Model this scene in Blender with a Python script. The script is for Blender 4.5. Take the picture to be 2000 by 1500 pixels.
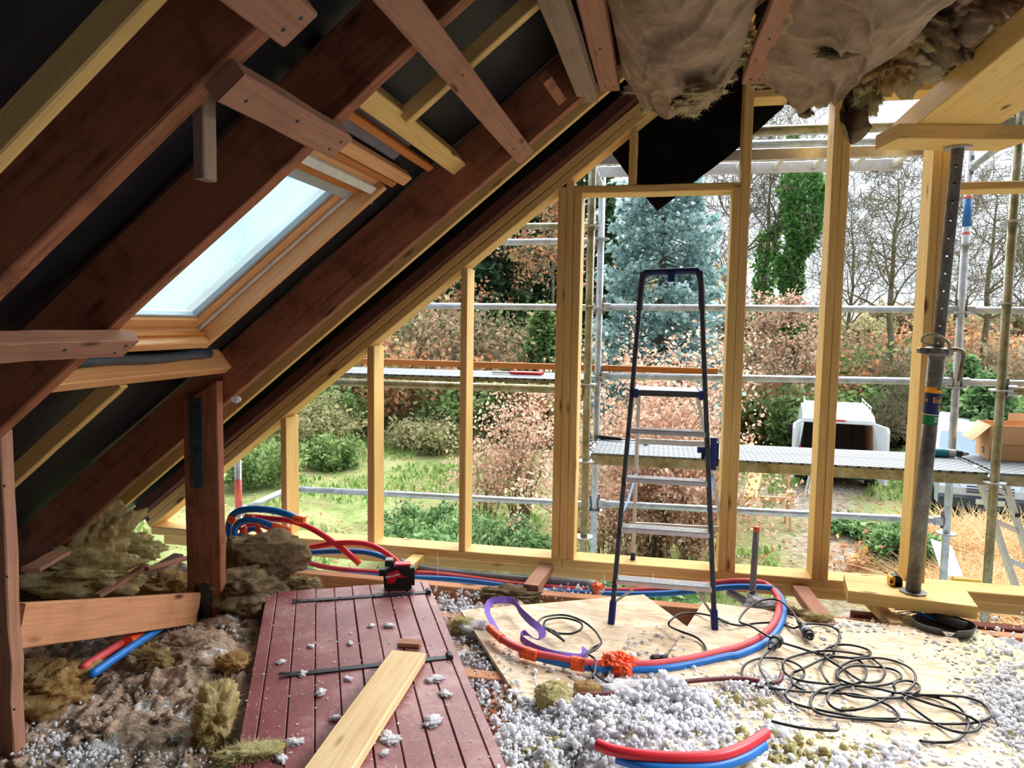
import bpy, bmesh, math, random
import numpy as np
from mathutils import Vector, Matrix, noise as mnoise
for o in list(bpy.data.objects): bpy.data.objects.remove(o)
scene = bpy.context.scene
COL = scene.collection
rng = np.random.default_rng(7)
random.seed(7)

# ------------------------------------------------------------------ camera
CH = 1.45; FP = 1434.0
PIT, YAW, ROL = [math.radians(a) for a in (4.806, 11.472, .853)]
fw = np.array([-math.sin(YAW)*math.cos(PIT), math.cos(YAW)*math.cos(PIT), -math.sin(PIT)])
r0 = np.array([math.cos(YAW), math.sin(YAW), 0.0]); u0 = np.cross(r0, fw)
RT = math.cos(ROL)*r0 + math.sin(ROL)*u0; UP = -math.sin(ROL)*r0 + math.cos(ROL)*u0
CO = np.array([0, 0, CH])
cd = bpy.data.cameras.new('camera'); cam = bpy.data.objects.new('camera', cd); COL.objects.link(cam)
cd.sensor_fit = 'HORIZONTAL'; cd.sensor_width = 36; cd.lens = 36*FP/2000
cd.clip_start = .05; cd.clip_end = 300
cam.matrix_world = Matrix(((RT[0], UP[0], -fw[0], 0), (RT[1], UP[1], -fw[1], 0), (RT[2], UP[2], -fw[2], CH), (0, 0, 0, 1)))
scene.camera = cam
# ------------------------------------------------------------------ light
scene.view_settings.view_transform = 'Standard'; scene.view_settings.look = 'None'
scene.view_settings.gamma = 1; scene.view_settings.use_curve_mapping = False
scene.view_settings.exposure = 1.15
w = bpy.data.worlds.new('overcast'); scene.world = w; w.use_nodes = True
nt = w.node_tree; nt.nodes.clear()
wo = nt.nodes.new('ShaderNodeOutputWorld'); bg = nt.nodes.new('ShaderNodeBackground')
tc = nt.nodes.new('ShaderNodeTexCoord'); nz = nt.nodes.new('ShaderNodeTexNoise'); cr = nt.nodes.new('ShaderNodeValToRGB')
nz.inputs['Scale'].default_value = 1.6; nz.inputs['Detail'].default_value = 4
cr.color_ramp.elements[0].position = .3; cr.color_ramp.elements[0].color = (.72, .83, .98, 1)
cr.color_ramp.elements[1].position = .7; cr.color_ramp.elements[1].color = (.88, .93, 1.0, 1)
nt.links.new(tc.outputs['Generated'], nz.inputs['Vector']); nt.links.new(nz.outputs['Fac'], cr.inputs['Fac'])
nt.links.new(cr.outputs['Color'], bg.inputs['Color']); bg.inputs['Strength'].default_value = .58
nt.links.new(bg.outputs[0], wo.inputs[0])
sd = bpy.data.lights.new('sun', 'SUN'); sd.energy = 6.8; sd.angle = math.radians(75); sd.color = (1, .98, .95)
so = bpy.data.objects.new('sun', sd); COL.objects.link(so); so.rotation_euler = (math.radians(-46), 0, math.radians(-14))   # bright part of the overcast sky, beyond the gable
# added fill light behind the camera; the back wall has no opening
def area(name, loc, rot, sx, sy, e, c):
    a = bpy.data.lights.new(name, 'AREA'); a.shape = 'RECTANGLE'; a.size = sx; a.size_y = sy; a.energy = e; a.color = c
    o = bpy.data.objects.new(name, a); COL.objects.link(o); o.location = loc; o.rotation_euler = [math.radians(v) for v in rot]
    return o
area('fill_rear', (1.6, -2.0, 1.5), (84, 0, 14), 2.6, 1.7, .3, (1, .97, .94))

# added unseen fill light at the right, aimed at the floor; no window there
rfill = area('fill_right', (2.35, 2.75, 2.45), (0, 51, 0), 1.3, .9, 17, (.97, .98, 1)); rfill.data.spread = math.radians(76)
rfill.rotation_euler = (Vector((-.6, 1.85, 0))-rfill.location).to_track_quat('-Z', 'Y').to_euler()

def AZ(px, py, z=0.0):
    d = fw + RT*(px-1000)/FP - UP*(py-750)/FP; return CO + d*(z-CH)/d[2]
def AY(px, py, y):
    d = fw + RT*(px-1000)/FP - UP*(py-750)/FP; return CO + d*y/d[1]
def AX(px, py, x):
    d = fw + RT*(px-1000)/FP - UP*(py-750)/FP; return CO + d*x/d[0]
MS = .799
SC = 1/math.sqrt(1+MS*MS)
def AK(px, py, k):
    n = np.array([-MS, 0, 1.0]); d = fw + RT*(px-1000)/FP - UP*(py-750)/FP
    return CO + d*(k-CH)/(n@d)
def APL(px, py, n, k):
    n = np.array(n, float); d = fw + RT*(px-1000)/FP - UP*(py-750)/FP
    return CO + d*(k-n@CO)/(n@d)

# ------------------------------------------------------------------ materials
def srgb(r, g, b):
    f = lambda v: (v/255/12.92) if v/255 <= .04045 else ((v/255+.055)/1.055)**2.4
    return (f(r), f(g), f(b), 1)
def newmat(name, rough=.6, metal=0, spec=.3):
    m = bpy.data.materials.new(name); m.use_nodes = True
    b = m.node_tree.nodes['Principled BSDF']
    b.inputs['Roughness'].default_value = rough; b.inputs['Metallic'].default_value = metal
    b.inputs['Specular IOR Level'].default_value = spec
    return m, m.node_tree, b
def node(t, ty, **kw):
    n = t.nodes.new(ty)
    for k, v in kw.items():
        if k in n.inputs.keys(): n.inputs[k].default_value = v
        else: setattr(n, k, v)
    return n
def ramp(t, fac, stops, interp='LINEAR'):
    r = t.nodes.new('ShaderNodeValToRGB'); e = r.color_ramp.elements; r.color_ramp.interpolation = interp
    while len(e) < len(stops): e.new(.5)
    for i, (p, c) in enumerate(stops): e[i].position = p; e[i].color = c
    t.links.new(fac, r.inputs['Fac']); return r.outputs['Color']
def mixc(t, fac, a, b, mode='MIX'):
    m = t.nodes.new('ShaderNodeMix'); m.data_type = 'RGBA'; m.blend_type = mode
    for i, v in ((0, fac), (6, a), (7, b)):
        if hasattr(v, 'is_linked') or hasattr(v, 'links'): t.links.new(v, m.inputs[i])
        else: m.inputs[i].default_value = v
    return m.outputs[2]
def bump(t, b, h, s=.3, d=.01):
    n = t.nodes.new('ShaderNodeBump'); n.inputs['Strength'].default_value = s; n.inputs['Distance'].default_value = d
    t.links.new(h, n.inputs['Height']); t.links.new(n.outputs[0], b.inputs['Normal'])
def wood(name, c1, c2, dark, rough=.7, stain=0.0, stainc=None, knots=True, vs=26):
    m, t, b = newmat(name, rough)
    uv = node(t, 'ShaderNodeUVMap'); oi = node(t, 'ShaderNodeObjectInfo')
    mp = node(t, 'ShaderNodeMapping'); mp.inputs['Scale'].default_value = (1.3, vs, 1)
    add = node(t, 'ShaderNodeCombineXYZ'); mul = node(t, 'ShaderNodeMath', operation='MULTIPLY'); mul.inputs[1].default_value = 37.0
    t.links.new(oi.outputs['Random'], mul.inputs[0]); t.links.new(mul.outputs[0], add.inputs[0]); t.links.new(mul.outputs[0], add.inputs[1])
    t.links.new(add.outputs[0], mp.inputs['Location']); t.links.new(uv.outputs[0], mp.inputs['Vector'])
    n1 = node(t, 'ShaderNodeTexNoise', Scale=1.0, Detail=5.0, Roughness=.6, Distortion=.7); t.links.new(mp.outputs[0], n1.inputs['Vector'])
    col = ramp(t, n1.outputs['Fac'], [(.25, c2), (.5, c1), (.75, c2)])
    mp2 = node(t, 'ShaderNodeMapping'); mp2.inputs['Scale'].default_value = (3, 130, 1); t.links.new(uv.outputs[0], mp2.inputs['Vector'])
    n2 = node(t, 'ShaderNodeTexNoise', Scale=1.0, Detail=3.0); t.links.new(mp2.outputs[0], n2.inputs['Vector'])
    f = ramp(t, n2.outputs['Fac'], [(.3, (.84, .84, .84, 1)), (.6, (1, 1, 1, 1))])
    col = mixc(t, 1.0, col, f, 'MULTIPLY')
    if knots:
        mp3 = node(t, 'ShaderNodeMapping'); mp3.inputs['Scale'].default_value = (2.6, 9, 1)
        t.links.new(add.outputs[0], mp3.inputs['Location']); t.links.new(uv.outputs[0], mp3.inputs['Vector'])
        v = node(t, 'ShaderNodeTexVoronoi', Scale=1.0); t.links.new(mp3.outputs[0], v.inputs['Vector'])
        k = ramp(t, v.outputs['Distance'], [(.06, (1, 1, 1, 1)), (.15, (0, 0, 0, 1))])
        col = mixc(t, k, col, dark)
    if stain > 0:
        tcn = node(t, 'ShaderNodeTexCoord')
        n3 = node(t, 'ShaderNodeTexNoise', Scale=5.0, Detail=6.0, Roughness=.65); t.links.new(tcn.outputs['Object'], n3.inputs['Vector'])
        k = ramp(t, n3.outputs['Fac'], [(.5, (0, 0, 0, 1)), (.68, (stain, stain, stain, 1))])
        col = mixc(t, k, col, stainc or dark)
    t.links.new(col, b.inputs['Base Color'])
    bump(t, b, n2.outputs['Fac'], .25, .004)
    return m
def plain(name, c, rough=.5, metal=0, var=.12, scale=20, spec=.4, bmp=0.0):
    m, t, b = newmat(name, rough, metal, spec)
    tcn = node(t, 'ShaderNodeTexCoord'); n = node(t, 'ShaderNodeTexNoise', Scale=float(scale), Detail=4.0)
    t.links.new(tcn.outputs['Object'], n.inputs['Vector'])
    lo = tuple(v*(1-var) for v in c[:3])+(1,); hi = tuple(min(1, v*(1+var)) for v in c[:3])+(1,)
    t.links.new(ramp(t, n.outputs['Fac'], [(.3, lo), (.7, hi)]), b.inputs['Base Color'])
    if bmp: bump(t, b, n.outputs['Fac'], bmp, .01)
    return m
def mottled(name, stops, scale=12, rough=.95, fine=60, bmp=.6, dist=.02, translucent=0, dk=.72):
    m, t, b = newmat(name, rough, 0, .1)
    tcn = node(t, 'ShaderNodeTexCoord')
    n = node(t, 'ShaderNodeTexNoise', Scale=float(scale), Detail=8.0, Roughness=.7, Distortion=.4)
    t.links.new(tcn.outputs['Object'], n.inputs['Vector'])
    col = ramp(t, n.outputs['Fac'], stops)
    n2 = node(t, 'ShaderNodeTexNoise', Scale=float(fine), Detail=6.0, Roughness=.7); t.links.new(tcn.outputs['Object'], n2.inputs['Vector'])
    f = ramp(t, n2.outputs['Fac'], [(.3, (dk, dk, dk, 1)), (.6, (1.03, 1.03, 1.03, 1))])
    col = mixc(t, 1.0, col, f, 'MULTIPLY')
    t.links.new(col, b.inputs['Base Color']); bump(t, b, n2.outputs['Fac'], bmp, dist)
    if translucent:
        tr = node(t, 'ShaderNodeBsdfTranslucent'); t.links.new(col, tr.inputs['Color']); mx = node(t, 'ShaderNodeMixShader'); mx.inputs[0].default_value = translucent
        t.links.new(b.outputs[0], mx.inputs[1]); t.links.new(tr.outputs[0], mx.inputs[2]); t.links.new(mx.outputs[0], t.nodes['Material Output'].inputs['Surface'])
    return m
def leafmat(name, cols, rough=.7):
    m, t, b = newmat(name, rough, 0, .2)
    g = node(t, 'ShaderNodeNewGeometry')
    n = len(cols); st = [(i/max(1, n-1), c) for i, c in enumerate(cols)]
    col = ramp(t, g.outputs['Random Per Island'], st)
    t.links.new(col, b.inputs['Base Color'])
    tr = node(t, 'ShaderNodeBsdfTranslucent'); t.links.new(col, tr.inputs['Color'])
    mx = node(t, 'ShaderNodeMixShader'); mx.inputs[0].default_value = .42
    out = t.nodes['Material Output']
    t.links.new(b.outputs[0], mx.inputs[1]); t.links.new(tr.outputs[0], mx.inputs[2]); t.links.new(mx.outputs[0], out.inputs['Surface'])
    return m
S = srgb
M = {}
M['new'] = wood('new_spruce', S(226, 190, 120), S(210, 166, 94), S(120, 70, 30), .65)
M['old'] = wood('old_red_timber', S(160, 100, 70), S(112, 64, 44), S(50, 24, 14), .7, .75, S(70, 32, 18), vs=20)
M['shadedold'] = wood('shaded_gable_timber', S(92, 52, 38), S(70, 38, 28), S(30, 16, 10), .8, .4, S(40, 20, 14), vs=20)  # darker copy of the old timber; shade on the gable rafter put into its colour
M['oldlath'] = wood('weathered_lath', S(166, 120, 96), S(140, 96, 76), S(60, 38, 28), .85, .35, S(110, 80, 66))
M['greylath'] = wood('grey_lath', S(150, 128, 108), S(120, 100, 84), S(60, 48, 40), .9, .3, S(80, 66, 56))
M['pale'] = wood('sawn_board', S(224, 194, 148), S(204, 170, 122), S(110, 70, 36), .75)
M['joist'] = wood('joist_timber', S(196, 140, 100), S(170, 112, 78), S(90, 50, 30), .8, .3, S(120, 80, 60))
M['darkjoist'] = wood('dark_joist', S(104, 52, 38), S(84, 40, 30), S(40, 20, 14), .8)
M['pine'] = wood('varnished_pine', S(226, 168, 112), S(206, 142, 88), S(140, 80, 40), .4, knots=False)
M['orangepine'] = wood('orange_batten', S(190, 116, 52), S(160, 92, 40), S(90, 50, 24), .6)
M['trestle'] = wood('pine_trestle', S(226, 178, 130), S(206, 156, 108), S(130, 86, 50), .7)
M['yboard'] = plain('yellow_board', S(222, 192, 66), .6)
M['kraft'] = mottled('kraft_facing', [(.25, S(92, 76, 60)), (.45, S(146, 124, 102)), (.7, S(172, 150, 128))], 3.2, .8, 14, .12, .01)
M['kraftedge'] = mottled('torn_insulation_edge', [(.3, S(150, 120, 80)), (.5, S(214, 196, 150)), (.7, S(236, 228, 205))], 12, .95, 50, .8, .02, .3)
M['wool'] = mottled('yellow_mineral_wool', [(.25, S(160, 130, 78)), (.45, S(226, 202, 140)), (.7, S(244, 232, 190))], 9, .95, 45, .9, .03, .3)
M['paleyellow'] = mottled('pale_yellow_wool', [(.3, S(190, 174, 110)), (.55, S(232, 222, 165)), (.75, S(244, 238, 200))], 12, .95, 60, .8, .02, .3)
M['orangewool'] = mottled('amber_wool', [(.3, S(160, 110, 60)), (.45, S(224, 182, 118)), (.7, S(240, 214, 160))], 10, .95, 50, .9, .03, .3)
M['brownwool'] = mottled('dirty_brown_wool', [(.3, S(84, 68, 52)), (.48, S(156, 134, 104)), (.7, S(204, 182, 140))], 9, .95, 40, .9, .03, .3)
M['layer'] = mottled('dirty_insulation', [(.36, S(70, 62, 56)), (.42, S(150, 132, 112)), (.48, S(206, 180, 154)), (.53, S(222, 188, 166)), (.57, S(176, 160, 140)), (.61, S(240, 238, 236))], 6, .97, 42, .9, .03)
M['fluff'] = mottled('white_cellulose', [(.3, S(226, 226, 232)), (.5, S(242, 242, 247)), (.7, S(250, 250, 253))], 18, 1.0, 120, .2, .005, .4, .93)
M['greyfluff'] = mottled('grey_cellulose', [(.3, S(160, 158, 160)), (.5, S(214, 214, 220)), (.7, S(236, 236, 242))], 18, 1.0, 120, .3, .005, .35, .9)
M['mixfluff'] = mottled('white_and_yellow_wool', [(.3, S(214, 200, 140)), (.42, S(236, 228, 190)), (.52, S(240, 240, 244)), (.7, S(250, 250, 253))], 5, 1.0, 90, .3, .01, .35, .9)
M['rust'] = mottled('rusty_crumbs', [(.3, S(110, 60, 40)), (.5, S(178, 112, 80)), (.7, S(220, 190, 170))], 20, 1.0, 80, .7, .01)
M['felt'] = plain('black_underlay', S(30, 30, 34), .55, 0, .3, 6, .35, .4)
M['membrane'] = mottled('black_membrane', [(.3, S(8, 8, 9)), (.6, S(20, 20, 22)), (.8, S(44, 44, 46))], 6, .85, 30, .5, .01)
M['galv'] = mottled('galvanised_steel', [(.3, S(150, 156, 160)), (.5, S(186, 192, 196)), (.7, S(212, 218, 222))], 9, .38, 80, .15, .002)
M['olive'] = mottled('weathered_galvanised', [(.3, S(96, 92, 62)), (.5, S(150, 148, 118)), (.7, S(184, 186, 176))], 7, .5, 60, .2, .002)
M['steel'] = mottled('grey_prop_steel', [(.3, S(84, 84, 84)), (.5, S(122, 122, 120)), (.7, S(146, 146, 142))], 10, .5, 60, .2, .002)
for k in ('galv', 'olive', 'steel'): M[k].node_tree.nodes['Principled BSDF'].inputs['Metallic'].default_value = .55
M['plate'] = plain('nail_plate', S(62, 70, 74), .5, .6, .4, 30)
M['alu'] = plain('brushed_aluminium', S(196, 196, 198), .35, .75, .1, 30)
M['alushade'] = plain('shaded_aluminium', S(74, 76, 82), .5, .5, .1, 30)  # aluminium darkened so the colour holds the backlit shade of rails and platform
M['alupale'] = plain('chalky_aluminium', S(206, 206, 198), .55, .2, .1, 30)
M['darkmetal'] = plain('black_iron', S(44, 48, 54), .5, .5, .3, 30)
M['bluep'] = plain('dark_blue_plastic', S(22, 36, 100), .5)
M['red'] = plain('red_sheath', S(206, 40, 52), .42, 0, .12, 8)
M['redfade'] = plain('dusty_red_sheath', S(206, 74, 80), .55, 0, .15, 8)
M['blue'] = plain('blue_sheath', S(24, 108, 190), .42, 0, .12, 8)
M['orange'] = plain('orange_tape', S(238, 88, 36), .35, 0, .2, 30, .5, .4)
M['purple'] = plain('purple_webbing', S(116, 86, 176), .8, 0, .2, 60)
M['black'] = plain('black_rubber', S(26, 28, 32), .4, 0, .2, 20)
M['blackp'] = plain('black_plastic', S(20, 20, 22), .45, 0, .2, 20)
M['lasred'] = plain('red_casing', S(190, 20, 34), .4)
M['greyp'] = plain('grey_pvc', S(112, 112, 116), .4, 0, .1, 15)
M['lightgreyp'] = plain('light_grey_pvc', S(160, 166, 170), .4, 0, .1, 15)
M['whitep'] = plain('white_plastic', S(214, 214, 206), .4)
M['yellowp'] = plain('yellow_plastic', S(238, 176, 24), .4)
M['orangep'] = plain('orange_label', S(240, 160, 10), .5)
M['navy'] = plain('navy_label', S(20, 36, 92), .5)
M['greenl'] = plain('green_label', S(10, 120, 60), .5)
M['teal'] = plain('teal_plastic', S(20, 120, 136), .4)
M['mutedred'] = plain('dark_red_rubber', S(96, 34, 38), .5)
M['rubbergrey'] = plain('grey_rubber_pan', S(96, 96, 98), .6)
M['card'] = plain('cardboard', S(206, 164, 124), .85, 0, .08, 6)
M['foam'] = plain('grey_foam_panel', S(120, 118, 130), .8)
M['whitebit'] = plain('white_paper', S(232, 232, 236), .8)
M['bark'] = mottled('mossy_bark', [(.3, S(90, 84, 62)), (.5, S(132, 124, 98)), (.7, S(160, 150, 128))], 3, .9, 12, .5, .05)
M['twig'] = plain('grey_brown_twigs', S(138, 122, 104), .9, 0, .25, 2)
M['darktwig'] = plain('dark_twigs', S(104, 94, 80), .9, 0, .25, 2)
M['Lspruce'] = leafmat('blue_spruce_needles', [S(104, 128, 122), S(150, 182, 182), S(184, 210, 210), S(208, 226, 224)])
M['Lbeech'] = leafmat('copper_leaves', [S(170, 130, 108), S(210, 170, 144), S(230, 198, 174), S(240, 220, 200)])
M['Lorange'] = leafmat('orange_leaves', [S(178, 112, 84), S(206, 144, 112), S(220, 176, 130), S(160, 150, 108), S(140, 146, 100)])
M['Lgreen'] = leafmat('green_leaves', [S(84, 112, 64), S(124, 152, 92), S(164, 184, 124)])
M['Livy'] = leafmat('ivy_leaves', [S(50, 98, 52), S(92, 146, 78), S(140, 182, 104)])
M['Lolive'] = leafmat('olive_leaves', [S(126, 130, 88), S(166, 168, 120), S(200, 196, 152), S(150, 130, 104)])
M['Ldark'] = leafmat('dark_conifer_needles', [S(40, 66, 46), S(66, 96, 66), S(98, 126, 88)])
M['Lbrown'] = leafmat('brown_thicket_leaves', [S(120, 104, 84), S(160, 140, 112), S(196, 174, 146), S(130, 136, 96)])
M['Ljuniper'] = leafmat('juniper_sprays', [S(74, 112, 66), S(122, 158, 100), S(176, 200, 146)])
M['Lreed'] = leafmat('dry_grass_blades', [S(196, 158, 110), S(224, 192, 146), S(240, 216, 178)])
M['Lgrass'] = leafmat('grass_blades', [S(96, 134, 66), S(140, 170, 96), S(176, 192, 130)])
M['Lfallen'] = leafmat('fallen_leaves', [S(168, 104, 76), S(206, 146, 112), S(220, 180, 150), S(228, 196, 90)])
M['vanwhite'] = plain('white_car_paint', S(226, 234, 240), .25, 0, .03, 3, .5)
M['vansilver'] = plain('silver_car_paint', S(196, 206, 216), .3, .3, .03, 3, .5)
M['tyre'] = plain('tyre_rubber', S(34, 34, 36), .8)
M['hub'] = plain('wheel_trim', S(178, 182, 186), .4, .4)
M['cardark'] = plain('dark_bumper', S(62, 70, 82), .5)
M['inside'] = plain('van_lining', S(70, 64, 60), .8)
M['ply'] = plain('plywood_lining', S(186, 140, 104), .8)
M['tail'] = plain('tail_lamp', S(200, 24, 40), .3)
M['lamp'] = plain('headlamp_lens', S(214, 222, 228), .15)
M['glassdark'] = plain('tinted_windscreen', S(150, 172, 192), .08, 0, .05, 2, .8)
M['rack'] = plain('white_rack', S(214, 222, 226), .4)
M['greenbag'] = plain('bright_green_bag', S(60, 220, 70), .5)
M['redband'] = plain('red_paint_band', S(226, 110, 100), .6)
M['blueband'] = plain('blue_paint_band', S(40, 110, 180), .6)
M['tapeblue'] = plain('light_blue_strap', S(110, 160, 220), .6)

# door paint with dust and scratches
m, t, b = newmat('dusty_maroon_paint', .45, 0, .4)
tcn = node(t, 'ShaderNodeTexCoord'); n = node(t, 'ShaderNodeTexNoise', Scale=4.0, Detail=8.0, Roughness=.75); t.links.new(tcn.outputs['Object'], n.inputs['Vector'])
c = ramp(t, n.outputs['Fac'], [(.35, S(112, 56, 60)), (.52, S(128, 72, 74)), (.68, S(158, 118, 118))])
n2 = node(t, 'ShaderNodeTexNoise', Scale=140.0, Detail=2.0); t.links.new(tcn.outputs['Object'], n2.inputs['Vector'])
k = ramp(t, n2.outputs['Fac'], [(.66, (0, 0, 0, 1)), (.72, (.7, .7, .7, 1))])
t.links.new(mixc(t, k, c, S(214, 196, 190)), b.inputs['Base Color']); bump(t, b, n.outputs['Fac'], .1, .004); M['door'] = m
# OSB / chipboard panels
def osb(name, c1, c2, c3):
    m, t, b = newmat(name, .75, 0, .25)
    tcn = node(t, 'ShaderNodeTexCoord')
    v = node(t, 'ShaderNodeTexVoronoi', Scale=22.0); mp = node(t, 'ShaderNodeMapping'); mp.inputs['Scale'].default_value = (1, 2.4, 1)
    t.links.new(tcn.outputs['Object'], mp.inputs['Vector'])
    ns = node(t, 'ShaderNodeTexNoise', Scale=7.0, Detail=4.0); t.links.new(mp.outputs[0], ns.inputs['Vector'])
    t.links.new(mixc(t, .25, mp.outputs[0], ns.outputs['Color']), v.inputs['Vector'])
    sep = node(t, 'ShaderNodeSeparateColor'); t.links.new(v.outputs['Color'], sep.inputs[0])
    c = ramp(t, sep.outputs[0], [(0, c2), (.5, c1), (1, c3)])
    n2 = node(t, 'ShaderNodeTexNoise', Scale=5.0, Detail=7.0, Roughness=.7); t.links.new(tcn.outputs['Object'], n2.inputs['Vector'])
    k = ramp(t, n2.outputs['Fac'], [(.5, (0, 0, 0, 1)), (.7, (.55, .55, .55, 1))])
    t.links.new(mixc(t, k, c, S(214, 206, 200)), b.inputs['Base Color']); bump(t, b, sep.outputs[0], .15, .003)
    return m
M['osb'] = osb('stained_osb', S(212, 190, 160), S(192, 166, 134), S(226, 208, 182))
M['osb2'] = osb('yellow_panel', S(228, 216, 168), S(218, 204, 150), S(238, 228, 186))
# perforated scaffold deck
m, t, b = newmat('perforated_steel_deck', .75, .1)
tcn = node(t, 'ShaderNodeTexCoord'); mp = node(t, 'ShaderNodeMapping'); mp.inputs['Rotation'].default_value = (0, 0, .78); mp.inputs['Scale'].default_value = (22, 22, 1)
t.links.new(tcn.outputs['Object'], mp.inputs['Vector'])
v = node(t, 'ShaderNodeTexVoronoi', Scale=1.0, Randomness=.0); t.links.new(mp.outputs[0], v.inputs['Vector'])
k = ramp(t, v.outputs['Distance'], [(.2, S(46, 52, 56)), (.30, S(112, 120, 126))])
t.links.new(k, b.inputs['Base Color']); bump(t, b, v.outputs['Distance'], .3, .01); M['deck'] = m
# glass of the roof window (frosted with dirt)
m, t, b = newmat('roof_window_glass', .2, 0, .5)
tcn = node(t, 'ShaderNodeTexCoord'); n = node(t, 'ShaderNodeTexNoise', Scale=3.0, Detail=4.0); t.links.new(tcn.outputs['Object'], n.inputs['Vector'])
tr = node(t, 'ShaderNodeBsdfTransparent'); tl = node(t, 'ShaderNodeBsdfTranslucent'); tl.inputs['Color'].default_value = (.55, .68, .72, 1)
tr.inputs['Color'].default_value = (.74, .88, .93, 1)
mx = node(t, 'ShaderNodeMixShader'); k = ramp(t, n.outputs['Fac'], [(.3, (.12, .12, .12, 1)), (.7, (.45, .45, .45, 1))]); t.links.new(k, mx.inputs[0])
gl = node(t, 'ShaderNodeBsdfGlossy'); gl.inputs['Roughness'].default_value = .1; mx2 = node(t, 'ShaderNodeMixShader'); mx2.inputs[0].default_value = .05
t.links.new(tr.outputs[0], mx.inputs[1]); t.links.new(tl.outputs[0], mx.inputs[2]); t.links.new(mx.outputs[0], mx2.inputs[1]); t.links.new(gl.outputs[0], mx2.inputs[2])
t.links.new(mx2.outputs[0], t.nodes['Material Output'].inputs['Surface']); M['glass'] = m
# ground
m, t, b = newmat('garden_ground', .95, 0, .1)
tcn = node(t, 'ShaderNodeTexCoord'); n = node(t, 'ShaderNodeTexNoise', Scale=.7, Detail=8.0, Roughness=.65); t.links.new(tcn.outputs['Object'], n.inputs['Vector'])
c = ramp(t, n.outputs['Fac'], [(.36, S(120, 138, 82)), (.5, S(156, 172, 108)), (.62, S(178, 176, 128)), (.75, S(170, 140, 110))])
n2 = node(t, 'ShaderNodeTexNoise', Scale=14.0, Detail=6.0, Roughness=.8); t.links.new(tcn.outputs['Object'], n2.inputs['Vector'])
f = ramp(t, n2.outputs['Fac'], [(.3, (.55, .55, .55, 1)), (.6, (1.1, 1.1, 1.1, 1))])
c = mixc(t, 1.0, c, f, 'MULTIPLY')
at_ = node(t, 'ShaderNodeAttribute'); at_.attribute_name = 'cover'
sp = node(t, 'ShaderNodeSeparateColor'); t.links.new(at_.outputs['Color'], sp.inputs[0])
n3 = node(t, 'ShaderNodeTexNoise', Scale=9.0, Detail=6.0); t.links.new(tcn.outputs['Object'], n3.inputs['Vector'])
mud = ramp(t, n3.outputs['Fac'], [(.3, S(128, 116, 106)), (.55, S(176, 164, 152)), (.7, S(206, 198, 190))])
lit = ramp(t, n3.outputs['Fac'], [(.3, S(92, 74, 58)), (.5, S(146, 122, 96)), (.7, S(184, 158, 130))])
c = mixc(t, sp.outputs[0], c, mud); c = mixc(t, sp.outputs[1], c, lit)
t.links.new(c, b.inputs['Base Color']); bump(t, b, n2.outputs['Fac'], .8, .08); M['ground'] = m

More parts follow.
